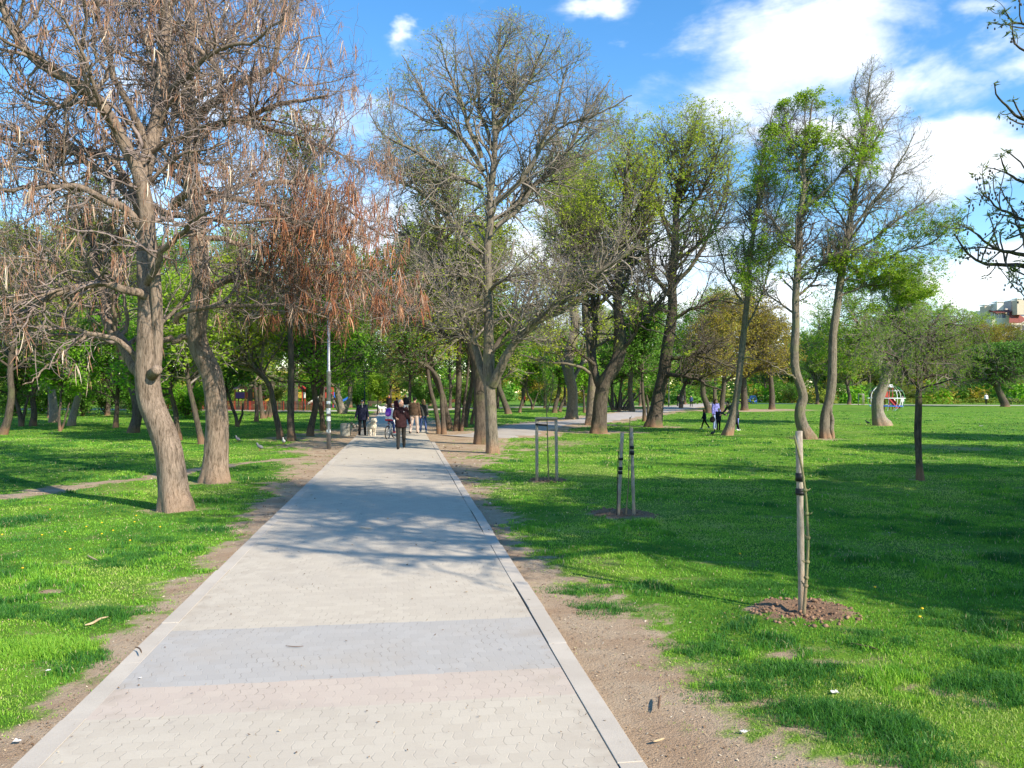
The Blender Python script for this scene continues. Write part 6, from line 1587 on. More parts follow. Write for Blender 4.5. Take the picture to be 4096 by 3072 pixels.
def fused(name, chunks, mat, vox, parent=None, loc=None, rotz=0, smooth=2, noise_=0):
    """one continuous skin over overlapping volumes"""
    o = obj(name, [(v, f, 0) for v, f in chunks], [mat])
    m = o.modifiers.new('skin', 'REMESH'); m.mode = 'VOXEL'; m.voxel_size = vox; m.use_smooth_shade = True
    if smooth:
        s = o.modifiers.new('even', 'SMOOTH'); s.iterations = smooth; s.factor = .5
    dg = bpy.context.evaluated_depsgraph_get()
    me = bpy.data.meshes.new_from_object(o.evaluated_get(dg)); me.name = name
    o.modifiers.clear(); old = o.data; o.data = me; bpy.data.meshes.remove(old)
    if not me.materials: me.materials.append(mat)
    me.shade_smooth()
    if parent is not None: o.parent = parent
    if loc is not None: o.location = loc
    if rotz: o.rotation_euler = (0, 0, rotz)
    return o
def R_x(a): c, s = math.cos(a), math.sin(a); return np.array([[1, 0, 0], [0, c, -s], [0, s, c]])
def R_y(a): c, s = math.cos(a), math.sin(a); return np.array([[c, 0, s], [0, 1, 0], [-s, 0, c]])
def R_z(a): c, s = math.cos(a), math.sin(a); return np.array([[c, -s, 0], [s, c, 0], [0, 0, 1]])
D = math.radians
M_SKIN = simple('skin', (.52, .30, .22), .55, .06, 8)
M_EYE = simple('dark_eye', (.02, .015, .012), .3)
M_LIP = simple('lip', (.40, .14, .12), .5)
def cloth(name, col, var=.2, quilt=0):
    n = N(name); oc = n.coord(); z = n.noise(oc, 14, 4)
    c = n.ramp(z, [(.3, tuple(x * (1 - var) for x in col)), (.7, tuple(min(1, x * (1 + var)) for x in col))])
    h = n.noise(oc, 9, 3, .6)
    if quilt:
        w_ = n.n('ShaderNodeTexWave', {'bands_direction': 'Z'}, Vector=oc); w_.inputs['Scale'].default_value = quilt; w_.inputs['Distortion'].default_value = .6
        h = n.math('ADD', h, w_.outputs['Fac'])
    return n.done(n.bsdf(c, .85, h, .5 if quilt else .35, .03, .15))

def person(label, u, v, H, face, pose, wear, group=None, vox=.010, detail=False, Y=None, z0=0.0, foot_fix=True):
    """face: heading angle (0 = away from the camera, 180 = towards it, degrees, clockwise seen from above -> +x)"""
    base = G(u, v) if Y is None else GX(u, Y)
    k = H / 1.75
    hip = np.array([0, 0, .92 * k]); lean = D(pose.get('lean', 3))
    tors = lambda p: hip + R_x(-lean) @ R_z(D(pose.get('twist', 0))) @ (np.asarray(p, float) * k)
    J = {}
    for s, nm in ((-1, 'L'), (1, 'R')):
        th, kn, ab = pose.get('thigh' + nm, 0), pose.get('knee' + nm, 5), pose.get('spread', 3)
        h = hip + np.array([s * .09 * k, 0, -.02 * k])
        kp = h + R_y(-s * D(ab)) @ R_x(D(th)) @ np.array([0, 0, -.43 * k])
        ap = kp + R_y(-s * D(ab)) @ R_x(D(th - kn)) @ np.array([0, 0, -.40 * k])
        J['hip' + nm], J['knee' + nm], J['ank' + nm] = h, kp, ap
        sh = tors((s * .175, 0, .50))
        sw, out, el = pose.get('arm' + nm, 0), pose.get('out' + nm, 9), pose.get('elbow' + nm, 12)
        ep = sh + R_y(-s * D(out)) @ R_x(D(sw)) @ np.array([0, 0, -.28 * k])
        inn = pose.get('in' + nm, 0)
        wp = ep + R_y(-s * D(out)) @ R_x(D(sw)) @ R_z(s * D(inn)) @ R_x(D(el)) @ np.array([0, 0, -.25 * k])
        J['sh' + nm], J['el' + nm], J['wr' + nm] = sh, ep, wp
    if foot_fix:
        low = min(J['ankL'][2], J['ankR'][2]) - .075 * k
        for q in J: J[q] = J[q] - np.array([0, 0, low])
        hip = hip - np.array([0, 0, low])
    nk, hd = tors((0, .01, .575)), tors((0, .035, .70))
    ht = pose.get('head', 0)
    RH = R_z(D(ht)) @ R_x(-D(pose.get('nod', 0)))
    H_ = lambda p: hd + RH @ (np.asarray(p, float) * k)
    body = []
    body.append(ellipsoid(hd, np.array([.076, .097, .118]) * k, 18, 14, RH))
    body.append(ellipsoid(H_((0, .045, -.062)), np.array([.055, .055, .055]) * k, 12, 9, RH))
    body.append(ellipsoid(H_((0, .102, -.012)), np.array([.015, .022, .026]) * k, 8, 6, RH))
    for s in (-1, 1): body.append(ellipsoid(H_((s * .077, -.005, -.01)), np.array([.012, .024, .034]) * k, 8, 6, RH))
    body.append(capsule(tors((0, 0, .48)), hd + RH @ np.array([0, -.012, -.06]) * k, .058 * k, .052 * k))
    tr = [(0, 0, -.08, .15, .10), (0, 0, .0, .165, .115), (0, 0, .15, .14, .10), (0, .0, .32, .165, .115), (0, 0, .44, .165, .10), (0, 0, .52, .10, .07)]
    def lofted(rs):
        vv, ff = loft([(cx, cy, z, hw, hd_) for cx, cy, z, hw, hd_ in rs]); vv = (R_x(-lean) @ R_z(D(pose.get('twist', 0))) @ (vv * k).T).T + hip
        return vv, ff
    body.append(lofted(tr))
    for nm in 'LR':
        s = -1 if nm == 'L' else 1
        body += [capsule(J['hip' + nm], J['knee' + nm], .08 * k, .055 * k), capsule(J['knee' + nm], J['ank' + nm], .055 * k, .04 * k)]
        body.append(capsule(J['ank' + nm] + np.array([0, -.03 * k, -.035 * k]), J['ank' + nm] + np.array([0, .13 * k, -.045 * k]), .034 * k, .026 * k))
        body += [capsule(J['sh' + nm], J['el' + nm], .048 * k, .038 * k), capsule(J['el' + nm], J['wr' + nm], .036 * k, .026 * k)]
        d = norm(J['wr' + nm] - J['el' + nm]); side = norm(np.cross(d, [0, 1, .2])); fwd = np.cross(side, d)
        w_ = J['wr' + nm]; pm = w_ + d * .085 * k
        body.append(capsule(w_ + d * .02 * k, pm, .026 * k, .034 * k))
        for i, (o_, ln) in enumerate(((-.027, .070), (-.009, .080), (.009, .075), (.027, .058))):
            a = pm + fwd * o_ * k; curl = -side * s * .35
            b_ = a + norm(d + curl * .5) * ln * .5 * k; c_ = b_ + norm(d * .7 + curl * 1.4) * ln * .5 * k
            body += [capsule(a, b_, .0095 * k, .009 * k, 8), capsule(b_, c_, .009 * k, .0075 * k, 8)]
        a = w_ + d * .035 * k + fwd * .028 * k; b_ = a + norm(d * .7 + fwd) * .04 * k
        body += [capsule(a, b_, .012 * k, .0105 * k, 8), capsule(b_, b_ + norm(d + fwd * .3 - side * s * .3) * .03 * k, .0105 * k, .009 * k, 8)]
    rz = -D(face)
    loc = (base[0], base[1], z0)
    root = fused('person', body, wear.get('skin', M_SKIN), vox * .62 if detail else vox, loc=loc, rotz=rz, smooth=1)
    tag(root, label, 'person', group)
    # trousers
    g = wear.get('legfit', 1.0)
    tc = [lofted([(0, 0, -.10, .16 * g, .125), (0, 0, .0, .18, .13), (0, 0, .12, .165, .12)])]
    for nm in 'LR':
        tc += [capsule(J['hip' + nm], J['knee' + nm], .098 * k * g, .07 * k * g), capsule(J['knee' + nm], J['ank' + nm] + np.array([0, 0, .0]), .07 * k * g, .055 * k * g)]
    fused('trousers', tc, wear['trousers'], vox, root)
    # jacket
    w_ = wear.get('bulk', 1.0); hem = wear.get('hem', -.06)
    jc = [lofted([(0, 0, hem, .19 * w_, .142 * w_), (0, 0, .08, .185 * w_, .14 * w_), (0, 0, .25, .185 * w_, .14 * w_), (0, 0, .38, .195 * w_, .135 * w_), (0, -.005, .48, .185, .105), (0, 0, .535, .10, .085), (0, .005, .575, .072, .075)])]
    for nm in 'LR':
        jc += [capsule(J['sh' + nm], J['el' + nm], .067 * k * w_, .055 * k * w_), capsule(J['el' + nm], J['wr' + nm], .055 * k * w_, .043 * k * w_)]
    fused('jacket', jc, wear['jacket'], vox, root)
    if 'band' in wear:
        fused('jacket_hem', [lofted([(0, 0, hem - .045, .192, .146), (0, 0, hem + .02, .194 * w_, .147 * w_)])], wear['band'], vox, root)
    for nm in 'LR':
        a = J['ank' + nm]
        fused('shoe', [capsule(a + np.array([0, -.035 * k, -.035 * k]), a + np.array([0, .15 * k, -.04 * k]), .043 * k, .036 * k), capsule(a + np.array([0, -.03 * k, -.0 * k]), a + np.array([0, .03 * k, -.03 * k]), .045 * k, .042 * k)], wear['shoes'], vox * .8, root)
    hs = wear.get('hairstyle', 'short')
    if hs != 'none':
        hc = [ellipsoid(H_((0, -.022, .03)), np.array([.083, .098, .102]) * k, 16, 12, RH)]
        if hs == 'long':
            hc += [capsule(H_((0, -.06, .0)), H_((0, -.085, -.2)), .075 * k, .06 * k), capsule(H_((-.07, -.02, -.02)), H_((-.075, -.03, -.2)), .032 * k, .028 * k), capsule(H_((.07, -.02, -.02)), H_((.075, -.03, -.2)), .032 * k, .028 * k)]
        fused('hair', hc, wear['hair'], vox * .8, root)
    if 'hat' in wear:
        hc = [ellipsoid(H_((0, -.01, .058)), np.array([.09, .106, .085]) * k, 16, 12, RH)]
        if wear.get('peak'): hc.append(ellipsoid(H_((0, .12, .035)), np.array([.06, .06, .012]) * k, 12, 8, RH))
        fused('cap' if wear.get('peak') else 'beanie', hc, wear['hat'], vox * .8, root)
    if detail:
        for s in (-1, 1): obj('eye', [(*ellipsoid(H_((s * .03, .086, .008)), np.array([.011, .008, .007]) * k, 8, 6), 0)], [M_EYE], root)
        obj('mouth', [(*ellipsoid(H_((0, .098, -.058)), np.array([.024, .006, .006]) * k, 8, 6), 0)], [M_LIP], root)
    root['_k'] = k
    return root, J, (base, rz, k, hip, tors, H_)
def world(info, p):
    base, rz = info[0], info[1]
    return np.array([base[0], base[1], 0]) + R_z(rz) @ np.asarray(p, float)

C_MAROON = cloth('dark_maroon_jacket', (.032, .014, .016)); C_CHAR = cloth('charcoal_trousers', (.028, .027, .025)); C_NAVY = cloth('navy_jacket', (.014, .016, .035)); C_BLACK = cloth('black_cloth', (.012, .012, .013))
C_BROWNQ = cloth('brown_quilted_jacket', (.085, .055, .035), .2, 4.5); C_BEIGE = cloth('beige_trousers', (.46, .36, .30), .08); C_JEANS = cloth('blue_jeans', (.045, .075, .19)); C_GREY = cloth('grey_jacket', (.06, .065, .062)); C_WHITEC = cloth('white_jacket', (.72, .70, .70), .06)
C_REDC = cloth('red_cloth', (.55, .05, .07)); C_PALE = cloth('pale_shoes', (.62, .60, .58), .08); C_LBLUE = cloth('blue_white_jacket', (.20, .20, .50), .55); C_PALEJ = cloth('pale_jeans', (.25, .33, .52)); C_LAV = cloth('lavender_trousers', (.20, .22, .60)); C_OFFW = cloth('off_white_suit', (.60, .60, .57), .08); C_DGREEN = cloth('dark_beanie', (.015, .022, .015))
C_MRED = cloth('wine_red_coat', (.09, .015, .02)); C_HBROWN = cloth('brown_hair', (.06, .03, .018)); C_HGREY = cloth('grey_hair', (.30, .29, .28)); C_HBLOND = cloth('blond_hair', (.36, .24, .12)); C_HDARK = cloth('dark_hair', (.018, .013, .01)); C_PURP = cloth('purple_backpack', (.22, .05, .50), .2); C_CAPR = cloth('dark_cap', (.03, .014, .014))

man, _, inf = person('grey-haired man in a dark maroon jacket walking towards the camera, face turned aside', 1604, 1798, 1.75, 174, dict(spread=.3, thighR=12, kneeR=6, thighL=-12, kneeL=18, armR=8, elbowR=75, inR=25, outR=14, armL=-12, elbowL=14, outL=14, head=42, lean=2, twist=4), dict(trousers=C_CHAR, jacket=C_MAROON, shoes=C_BLACK, hair=C_HGREY, hem=-.14, bulk=1.08), vox=.010, detail=True)
obj('chest_logo', [(*box((-.10, .158, 1.31), (.04, .006, .012)), 0)], [M_WHITE], man, smooth=False)
old, Jo, info = person('older man in a navy jacket and dark cap with a grey beard, holding a leash', 1449, 1744, 1.66, 172, dict(thighR=6, kneeR=8, thighL=-6, kneeL=8, armR=5, armL=4, elbowR=20, elbowL=22, outR=14, outL=12, nod=8), dict(trousers=C_BLACK, jacket=C_NAVY, shoes=C_BLACK, hair=C_HGREY, hat=C_CAPR, peak=True, hem=-.16, bulk=1.2), vox=.010, detail=True)
Hh = info[5]; kk = info[2]
fused('beard', [capsule(Hh((0, .075, -.07)), Hh((-.01, .085, -.24)), .045 * kk, .022 * kk)], C_HGREY, .008, old)
obj('cap_badge', [(*box(Hh((0, .088, .075)), (.075 * kk, .02, .03 * kk)), 0)], [M_WHITE], old, smooth=False)
person('person in a brown quilted jacket, dark beanie and beige trousers seen from behind', 1657, 1736, 1.76, 8, dict(thighR=12, kneeR=10, thighL=-12, kneeL=14, armR=-10, armL=10, elbowR=18, elbowL=20, outR=12, outL=12), dict(trousers=C_BEIGE, jacket=C_BROWNQ, shoes=C_BLACK, hair=C_HDARK, hat=C_DGREEN, hem=-.04, bulk=1.22, legfit=1.12), vox=.010, detail=True)
person('blond woman in a grey jacket and blue jeans beside the quilted jacket', 1693, 1732, 1.65, -10, dict(thighR=-16, kneeR=8, thighL=12, kneeL=10, armR=6, armL=-6, elbowR=30, elbowL=40, outR=8, outL=6, head=20), dict(trousers=C_JEANS, jacket=C_GREY, shoes=C_PALE, hair=C_HBLOND, hairstyle='long', hem=-.06, bulk=1.0, legfit=.85), vox=.010, detail=True)
# right lawn: the strolling family
GF = None
person('child in a navy jacket and dark leggings striding on the right lawn', 2818, 1716, 1.10, -70, dict(thighR=22, kneeR=8, thighL=-24, kneeL=12, armR=-14, armL=14, head=-40), dict(trousers=C_BLACK, jacket=C_NAVY, shoes=C_PALE, hair=C_HBROWN, hairstyle='long', bulk=1.15), vox=.009)
wm, Jw, inw = person('woman with long brown hair in a blue and white jacket on the right lawn', 2861, 1718, 1.62, 160, dict(thighR=8, kneeR=8, thighL=-6, kneeL=8, armR=4, armL=4, elbowR=10, elbowL=30, head=15), dict(trousers=C_PALEJ, jacket=C_LBLUE, shoes=C_PALE, hair=C_HBROWN, hairstyle='long', bulk=1.05), vox=.010)
person('child in a dark blue coat and pale cap stretching one arm towards the leaning trunk', 2874, 1722, 1.16, 165, dict(thighR=4, kneeR=4, thighL=-4, kneeL=6, outL=62, armL=0, elbowL=4, armR=2), dict(trousers=C_BLACK, jacket=C_NAVY, shoes=C_BLACK, hair=C_HBROWN, hat=C_OFFW, bulk=1.2, hem=-.14), vox=.009)
bk, Jb, inb = person('adult in a dark jacket and black trousers bending behind the leaning trunk', 2938, 1724, 1.68, -110, dict(thighR=8, kneeR=12, thighL=-8, kneeL=10, lean=38, armR=30, armL=30, elbowR=20, elbowL=20), dict(trousers=C_BLACK, jacket=C_GREY, shoes=C_WHITEC, hair=C_HDARK), vox=.010)
person('child in lavender trousers half hidden behind the bending adult', 2950, 1718, 1.2, -60, dict(thighR=6, kneeR=6, thighL=-6, kneeL=8), dict(trousers=C_LAV, jacket=C_BLACK, shoes=C_WHITEC, hair=C_HDARK), vox=.010)
# farther away
far_p = [('person in a dark coat with an orange scarf holding a white dog on a leash', 1556, 74, 1.72, 175, C_BLACK, C_BLACK, C_HBROWN, 'long'), ('person in a wine red coat behind the girl on the bicycle', 1586, 58, 1.6, 20, C_MRED, C_BLACK, C_HDARK, 'short'), ('man in a black jacket and pale trousers near the end of the main path', 1624, 70, 1.78, 178, C_BLACK, C_OFFW, C_HDARK, 'short'),
         ('dark clothed person pushing a pram on the far branch path', 2714, 110, 1.7, 30, C_BLACK, C_BLACK, C_HDARK, 'short'), ('second dark clothed person on the far branch path', 2728, 111, 1.72, 30, C_GREY, C_BLACK, C_HBROWN, 'long'), ('person in blue on the far branch path', 2765, 104, 1.5, 200, C_JEANS, C_BLACK, C_HDARK, 'short'),
         ('person in off-white clothes beside the globe climbing frame', 3609, 100, 1.46, 150, C_OFFW, C_OFFW, C_OFFW, 'short'), ('person in a white jacket by the hedge before the parked cars', 3945, 124, 1.74, 10, C_WHITEC, C_BLACK, C_HGREY, 'short'), ('person in a red top far behind the ash', 2098, 118, 1.65, 90, C_REDC, C_BLACK, C_HDARK, 'short')]
for lab, u, Y, H, fa, jk, tr_, hr, hsx in far_p:
    pr, _, inx = person(lab, u, 0, H, fa, dict(thighR=9, kneeR=6, thighL=-9, kneeL=12, armR=-8, armL=8), dict(trousers=tr_, jacket=jk, shoes=C_BLACK if jk is not C_OFFW else C_PALE, hair=hr, hairstyle=hsx, bulk=1.1), vox=.014, Y=Y)
    if 'scarf' in lab:
        fused('scarf', [loft([(0, 0, 0, .1, .1), (0, 0, .08, .09, .09)])], simple('orange_scarf', (.65, .16, .06), .8), .012, pr, (0, 0.02, 1.42))
# handbag of the woman, backpack of the bending adult
def bag(name, label, cat, p, sx, sy, sz, mat, rz=0, rot=(0, 0)):
    o = fused(name, [ellipsoid((0, 0, 0), (sx, sy, sz), 16, 12), ellipsoid((0, 0, -sz * .35), (sx * .95, sy * 1.05, sz * .6), 16, 12)], mat, .009, loc=tuple(p), rotz=rz)
    o.rotation_euler = (rot[0], rot[1], rz)
    return tag(o, label, cat)
pw = world(inw, Jw['wrR'])
hb = bag('handbag', 'black handbag hanging from the hand of the woman in blue', 'bag', (pw[0], pw[1], pw[2] - .3), .15, .07, .16, C_BLACK)
obj('handle', [(*tube(resample([(-.08, 0, .12), (-.05, 0, .22), (0, 0, .27), (.05, 0, .22), (.08, 0, .12)], 12), .01, 6), 0)], [C_BLACK], hb)
pb = world(inb, inb[4]((0, -.17, .3)))
bag('backpack', 'black backpack on the bending adult by the leaning trunk', 'backpack', pb, .15, .10, .22, C_BLACK, inb[1], (-D(38), 0))

# --- the girl on the white bicycle
M_BIKE = simple('white_bike_paint', (.75, .75, .74), .35, .05, 9, 0, .5)
rear = np.array([*G(1550, 1759)[:2], 0.0]); ba = D(12)
hx = np.array([math.sin(ba), math.cos(ba), 0.0]); brz = -ba
bike = thing('bicycle', 'white child bicycle ridden away along the path', 'bicycle', tuple(rear), brz)
WR = .29; WB = .94
def wheel(y, steer=0.0):
    a = np.linspace(0, 2 * PI, 41)
    Rz = R_z(steer)
    ring = lambda rr_: (Rz @ np.stack([np.zeros(41), rr_ * np.cos(a), rr_ * np.sin(a)])).T + np.array([0, y, WR])
    w_ = obj('wheel', [(*tubes(ring(WR - .045)[None], np.full((1, 41), .012), 6), 0)], [M_STEEL], bike)
    obj('tyre', [(*tubes(ring(WR - .022)[None], np.full((1, 41), .024), 8), 0)], [M_BLACK], w_)
    sp = []
    for i in range(18):
        t = i / 18 * 2 * PI
        p = (Rz @ np.array([0, (WR - .05) * math.cos(t), (WR - .05) * math.sin(t)])) + np.array([0, y, WR])
        sp.append((*tube([np.array([0, y, WR]), p], .0022, 4), 0))
    sp.append((*tube([Rz @ np.array([-.05, 0, 0]) + np.array([0, y, WR]), Rz @ np.array([.05, 0, 0]) + np.array([0, y, WR])], .02, 8), 0))
    obj('spokes', sp, [M_STEEL], w_)
wheel(0.0); wheel(WB, -.35)
A_ = np.array
bb, st_, hd_, hl = A_([0, .40, .28]), A_([0, .27, .66]), A_([0, .78, .74]), A_([0, .80, .66])
obj('frame', [(*tube([bb, st_], .018, 8), 0), (*tube([st_ * .9 + bb * .1, hd_], .017, 8), 0), (*tube([bb, hl], .02, 8), 0), (*tube([hd_ + A_([0, -.02, .06]), hl + A_([0, .02, -.04])], .022, 8), 0)] + [(*tube([A_([s * .02, .40, .28]), A_([s * .055, 0, WR])], .011, 6), 0) for s in (-1, 1)] + [(*tube([A_([s * .02, .29, .60]), A_([s * .055, 0, WR])], .010, 6), 0) for s in (-1, 1)], [M_BIKE], bike)
obj('fork', [(*tube([hl, A_([s * .05, .84, .58]), A_([s * .055, WB, WR])], .014, 6), 0) for s in (-1, 1)], [M_BIKE], bike)
obj('handlebar', [(*tube([hd_, hd_ + A_([0, -.01, .12])], .015, 6), 0), (*tube(resample([A_([-.28, .70, .92]), A_([-.15, .77, .90]), A_([0, .78, .87]), A_([.15, .77, .90]), A_([.28, .70, .92])], 14), .012, 6), 0)], [M_BLACK], bike)
obj('seat_post', [(*tube([st_, A_([0, .25, .74])], .014, 6), 0)], [M_STEEL], bike)
fused('saddle', [ellipsoid((0, .20, .755), (.075, .09, .03), 12, 8), capsule((0, .22, .755), (0, .36, .755), .035, .02)], M_BLACK, .008, bike)
obj('crank', [(*tube([A_([-.06, .40, .28]), A_([.06, .40, .28])], .03, 8), 0), (*tube([A_([.07, .40, .28]), A_([.07, .44, .15])], .01, 6), 0), (*tube([A_([-.07, .40, .28]), A_([-.07, .36, .41])], .01, 6), 0)], [M_STEEL], bike)
for s, y_, z_ in ((1, .44, .15), (-1, .36, .41)):
    obj('pedal', [(*box((s * .11, y_, z_), (.08, .09, .02)), 0)], [M_BLACK], bike, smooth=False)
obj('reflector', [(*box((0, .10, .69), (.05, .02, .05)), 0)], [M_RED], bike, smooth=False)
gp = rear + hx * .17
kg = 1.42 / 1.75
girl, Jg, ing = person('girl in a white jacket and jeans riding a white bicycle away along the path', 0, 0, 1.42, 12, dict(thighR=52, kneeR=58, thighL=82, kneeL=88, armR=48, armL=48, elbowR=14, elbowL=14, outR=16, outL=16, lean=14, spread=6), dict(trousers=C_JEANS, jacket=C_WHITEC, shoes=C_REDC, hair=C_HBROWN, hairstyle='long', band=C_REDC, bulk=1.08), vox=.009, detail=True, Y=10, foot_fix=False)
girl.location = (gp[0], gp[1], .80 - .92 * kg + .07)
ing = ((gp[0], gp[1]), ing[1], *ing[2:])
pk = np.array([gp[0], gp[1], girl.location.z]) + R_z(ing[1]) @ ing[4]((0, -.185, .30))
bp = bag('backpack', 'purple backpack on the back of the girl on the bicycle', 'backpack', pk, .135, .085, .185, C_PURP, ing[1], (-D(14), 0))
obj('pocket', [(*ellipsoid((0, -.075, -.06), (.09, .03, .075), 12, 8), 0)], [cloth('light_purple', (.42, .16, .68))], bp)

# --- dogs
def fur(name, c0, c1):
    n = N(name); oc = n.coord(); a = n.noise(n.mapping(oc, (30, 30, 12)), 1.6, 5, .7, .8)
    return n.done(n.bsdf(n.ramp(a, [(.3, c0), (.7, c1)]), .95, a, .9, .03, .05))
M_FURW = fur('cream_fur', (.42, .36, .27), (.70, .65, .55)); M_FURG = fur('grey_fur', (.16, .14, .12), (.42, .38, .33)); M_NOSE = simple('black_nose', (.01, .01, .01), .3)
def dog(label, x, y, rz, k, mat, gait=1, vox=.012):
    c = []
    P3 = lambda *p: np.array(p) * k
    c += [loft([])] if False else []
    c.append(capsule(P3(0, -.26, .50), P3(0, .02, .47), .135 * k, .15 * k, 16)); c.append(capsule(P3(0, .02, .47), P3(0, .24, .49), .155 * k, .165 * k, 16))
    c.append(capsule(P3(0, .26, .54), P3(0, .42, .72), .12 * k, .105 * k, 14))
    c.append(ellipsoid(P3(0, .47, .76), P3(.10, .115, .095), 14, 10)); c.append(capsule(P3(0, .54, .73), P3(0, .655, .70), .058 * k, .042 * k, 12)); c.append(capsule(P3(0, .53, .69), P3(0, .62, .665), .04 * k, .028 * k, 10))
    for s in (-1, 1):
        c.append(capsule(P3(s * .085, .43, .81), P3(s * .125, .42, .70), .035 * k, .026 * k, 10))
        f = .10 * s * gait
        c += [capsule(P3(s * .10, .22, .45), P3(s * .105, .20 + f * .5, .26), .07 * k, .048 * k), capsule(P3(s * .105, .20 + f * .5, .26), P3(s * .105, .20 + f, .05), .046 * k, .038 * k), capsule(P3(s * .105, .20 + f, .035), P3(s * .105, .265 + f, .032), .036 * k, .032 * k)]
        c += [capsule(P3(s * .09, -.25, .45), P3(s * .10, -.20 - f * .5, .29), .095 * k, .058 * k), capsule(P3(s * .10, -.20 - f * .5, .29), P3(s * .10, -.34 - f, .19), .052 * k, .036 * k), capsule(P3(s * .10, -.34 - f, .19), P3(s * .10, -.30 - f, .045), .036 * k, .034 * k), capsule(P3(s * .10, -.30 - f, .034), P3(s * .10, -.24 - f, .032), .034 * k, .03 * k)]
    tl = [P3(0, -.36, .54), P3(0, -.50, .50), P3(0, -.62, .40), P3(0, -.68, .30)]
    for a, b_ in zip(tl[:-1], tl[1:]): c.append(capsule(a, b_, .05 * k, .045 * k, 10))
    o = fused('dog', c, mat, vox, loc=(x, y, .0), rotz=rz, smooth=2)
    me = o.data; n_ = len(me.vertices); co = np.empty(n_ * 3, np.float32); me.vertices.foreach_get('co', co); co = co.reshape(-1, 3)
    nr = np.empty(n_ * 3, np.float32); me.vertices.foreach_get('normal', nr); nr = nr.reshape(-1, 3)
    am = (fbm(co[:, 0] * 22 / k + co[:, 1] * 9, co[:, 2] * 14 / k + co[:, 1] * 13, 5, 3) - .5) * .05 * k
    co = co + nr * am[:, None]; me.vertices.foreach_set('co', co.astype(np.float32).ravel()); me.update()
    tag(o, label, 'dog')
    obj('nose', [(*ellipsoid(P3(0, .695, .715), P3(.022, .014, .017), 8, 6), 0)], [M_NOSE], o)
    for s in (-1, 1): obj('eye', [(*ellipsoid(P3(s * .045, .565, .785), P3(.013, .01, .013), 8, 6), 0)], [M_NOSE], o)
    obj('muzzle_mouth', [(*ellipsoid(P3(0, .615, .688), P3(.03, .05, .008), 8, 6), 0)], [M_NOSE], o)
    return o
p = G(1483, 1747); dog('large cream shaggy dog walking beside the older man', p[0], p[1] + .3, PI + .38, .98, M_FURW)
p = GX(1526, 76); dog('white dog standing on the far end of the path', p[0], p[1], PI / 2 + .3, .9, simple('white_fur', (.74, .73, .70), .95, .1, 30), 1, .018)
p = G(1424, 1722); dog('small grey dog sniffing behind the older man', p[0], p[1], PI / 2 + .6, .52, M_FURG, 1, .012)
# leash
wl = world(info, Jo['wrL']); wn = np.array([p[0], p[1], 0])
dp = G(1483, 1747); a = np.array([wl[0], wl[1], wl[2] - .05]); b_ = np.array([dp[0] + .02, dp[1] + .0, .64])
l_ = obj('leash', [(*tube(resample([a, (a + b_) / 2 - np.array([0, 0, .08]), b_], 12), .008, 5), 0)], [M_BLACK])
tag(l_, 'thin dark leash from the older man to the cream dog', 'leash')
# pram on the far branch path
q = GX(2722, 108)
e = thing('pram', 'dark pram on the far branch path', 'pram', tuple(q), -D(30))
fused('carriage', [ellipsoid((0, 0, .75), (.22, .36, .2), 14, 10), ellipsoid((0, -.16, .95), (.21, .2, .18), 14, 10)], C_BLACK, .015, e)
obj('chassis', [(*tube([(s * .22, -.36, .2), (s * .22, .1, .6), (s * .22, .55, 1.0)], .015, 6), 0) for s in (-1, 1)] + [(*tube([(-.22, .55, 1.0), (.22, .55, 1.0)], .015, 6), 0)], [M_STEEL], e)
for sx_ in (-.24, .24):
    for sy_ in (-.34, .3):
        qv, qf = lathe([(.001, -.02), (.14, -.02), (.15, 0), (.14, .02), (.001, .02)], 14)
        obj('wheel', [(qv[:, [2, 0, 1]] + np.array([sx_, sy_, .15]), qf, 0)], [M_BLACK], e)
# ================================================================== camera, sun, sky
cam = bpy.data.cameras.new('camera'); camo = bpy.data.objects.new('camera', cam); COL.objects.link(camo)
camo.location = (0, 0, CAMH); camo.rotation_euler = (PI / 2, 0, 0)
cam.sensor_width = 36.0; cam.lens = F / 4096 * 36.0
cam.shift_y = (HOR - 1536.0) / 4096.0
cam.clip_end = 5000; cam.clip_start = .05
scene.camera = camo

SUN = Vector((1.9, -1.65, 1.655)).normalized()
sun = bpy.data.lights.new('sun', 'SUN'); sun.energy = 5.0; sun.angle = math.radians(.5); sun.color = (1.0, .89, .74)
suno = bpy.data.objects.new('sun', sun); COL.objects.link(suno)
suno.rotation_euler = SUN.to_track_quat('Z', 'Y').to_euler(); suno.location = (20, -20, 30)

w = bpy.data.worlds.new('World'); scene.world = w; w.use_nodes = True
class WN(N):
    def __init__(self, world):
        self.t = world.node_tree; self.t.nodes.clear()
        self.out = self.t.nodes.new('ShaderNodeOutputWorld')
n = WN(w)
sky = n.n('ShaderNodeTexSky', {'sky_type': 'NISHITA', 'sun_disc': False, 'sun_elevation': math.asin(SUN.z), 'sun_rotation': math.atan2(SUN.x, SUN.y), 'air_density': 1.0, 'dust_density': .05, 'ozone_density': 1.6})
hsv = n.n('ShaderNodeHueSaturation', Saturation=1.32, Value=1.14, Color=sky.outputs[0])
dirv = n.coord('Generated')
sep = n.n('ShaderNodeSeparateXYZ', i0=dirv)
yy = n.math('MAXIMUM', sep.outputs[1], .12)
wp = n.t.nodes.new('ShaderNodeTexNoise'); wp.inputs['Scale'].default_value = 4.2; wp.inputs['Detail'].default_value = 6.0; wp.inputs['Roughness'].default_value = .6
n.set(wp, 'Vector', n.mapping(dirv, (1, 1, 1.8)))
ws = n.n('ShaderNodeSeparateColor', i0=wp.outputs[1])
px0 = n.math('DIVIDE', sep.outputs[0], yy); pz0 = n.math('DIVIDE', sep.outputs[2], yy)
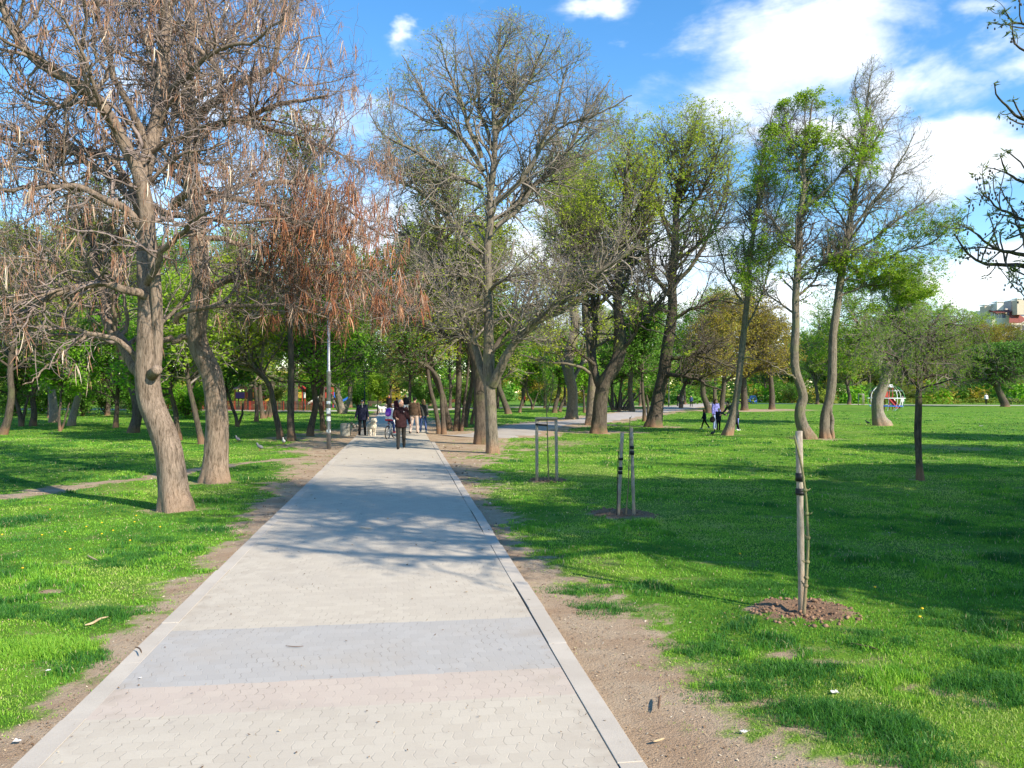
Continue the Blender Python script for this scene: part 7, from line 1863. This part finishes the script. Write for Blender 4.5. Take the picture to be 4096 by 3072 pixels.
px = n.math('ADD', px0, n.math('MULTIPLY', n.math('SUBTRACT', ws.outputs[0], .5), .34)); pz = n.math('ADD', pz0, n.math('MULTIPLY', n.math('SUBTRACT', ws.outputs[1], .5), .20))
# cloud banks, by direction
CL = [(3150, 190, 470, 270, 1.15), (3450, 340, 380, 180, 1.0), (2960, 380, 260, 130, .8), (3720, 290, 220, 90, .62), (3950, 230, 260, 80, .62), (3930, 610, 470, 150, 1.15), (3300, 520, 420, 90, .7), (3950, 1140, 260, 75, .9), (4080, 1060, 120, 60, .7),
      (2260, 20, 170, 60, .62), (1620, 75, 70, 60, .55), (2420, 190, 70, 40, .4), (700, 380, 420, 170, .8), (1250, 420, 350, 140, .75), (1100, 640, 420, 130, .5), (1500, 900, 500, 260, .7), (2300, 1000, 700, 300, .75), (3000, 1150, 500, 200, .75), (300, 800, 500, 250, .5), (3900, 60, 200, 60, .45)]
tot = None
for cu, cv, ru, rv, am in CL:
    ax = n.math('MULTIPLY', n.math('SUBTRACT', px, (cu - 2048) / F), F / ru)
    az = n.math('MULTIPLY', n.math('SUBTRACT', pz, (HOR - cv) / F), F / rv)
    d = n.math('ADD', n.math('MULTIPLY', ax, ax), n.math('MULTIPLY', az, az))
    e = n.math('MULTIPLY', n.math('POWER', 2.71828, n.math('MULTIPLY', d, -1.0)), am)
    tot = e if tot is None else n.math('MAXIMUM', tot, e)
mp = n.mapping(dirv, (1, 1, 2.2))
cn = n.noise(mp, 5.0, 9.0, .58, .5); cn2 = n.noise(mp, 2.6, 5.0, .5)
m = n.math('ADD', tot, n.math('MULTIPLY', n.math('SUBTRACT', cn, .5), 1.7))
behind = n.smooth(.35, -.2, sep.outputs[1])
m = n.math('ADD', m, n.math('MULTIPLY', behind, n.math('MULTIPLY', n.math('SUBTRACT', cn2, .55), 1.0)))
m = n.math('ADD', m, n.math('MULTIPLY', n.smooth(.34, .02, pz0), .30))
mask = n.smooth(.20, .92, m)
ccol = n.mix(n.smooth(.35, .65, n.noise(mp, 7.0, 6.0, .55)), (4.6, 5.0, 5.6), (6.4, 6.5, 6.6))
col = n.mix(n.math('MULTIPLY', mask, .95), hsv.outputs[0], ccol)
bg = n.n('ShaderNodeBackground', Color=col, Strength=.145)
n.t.links.new(bg.outputs[0], n.out.inputs['Surface'])

scene.view_settings.view_transform = 'Standard'; scene.view_settings.look = 'None'
scene.view_settings.exposure = .74; scene.view_settings.gamma = 1.0
scene.render.engine = 'CYCLES'
scene.cycles.max_bounces = 6; scene.cycles.diffuse_bounces = 3; scene.cycles.glossy_bounces = 2
scene.cycles.transmission_bounces = 4; scene.cycles.transparent_max_bounces = 8
scene.cycles.use_denoising = True
scene.cycles.sample_clamp_indirect = 8.0
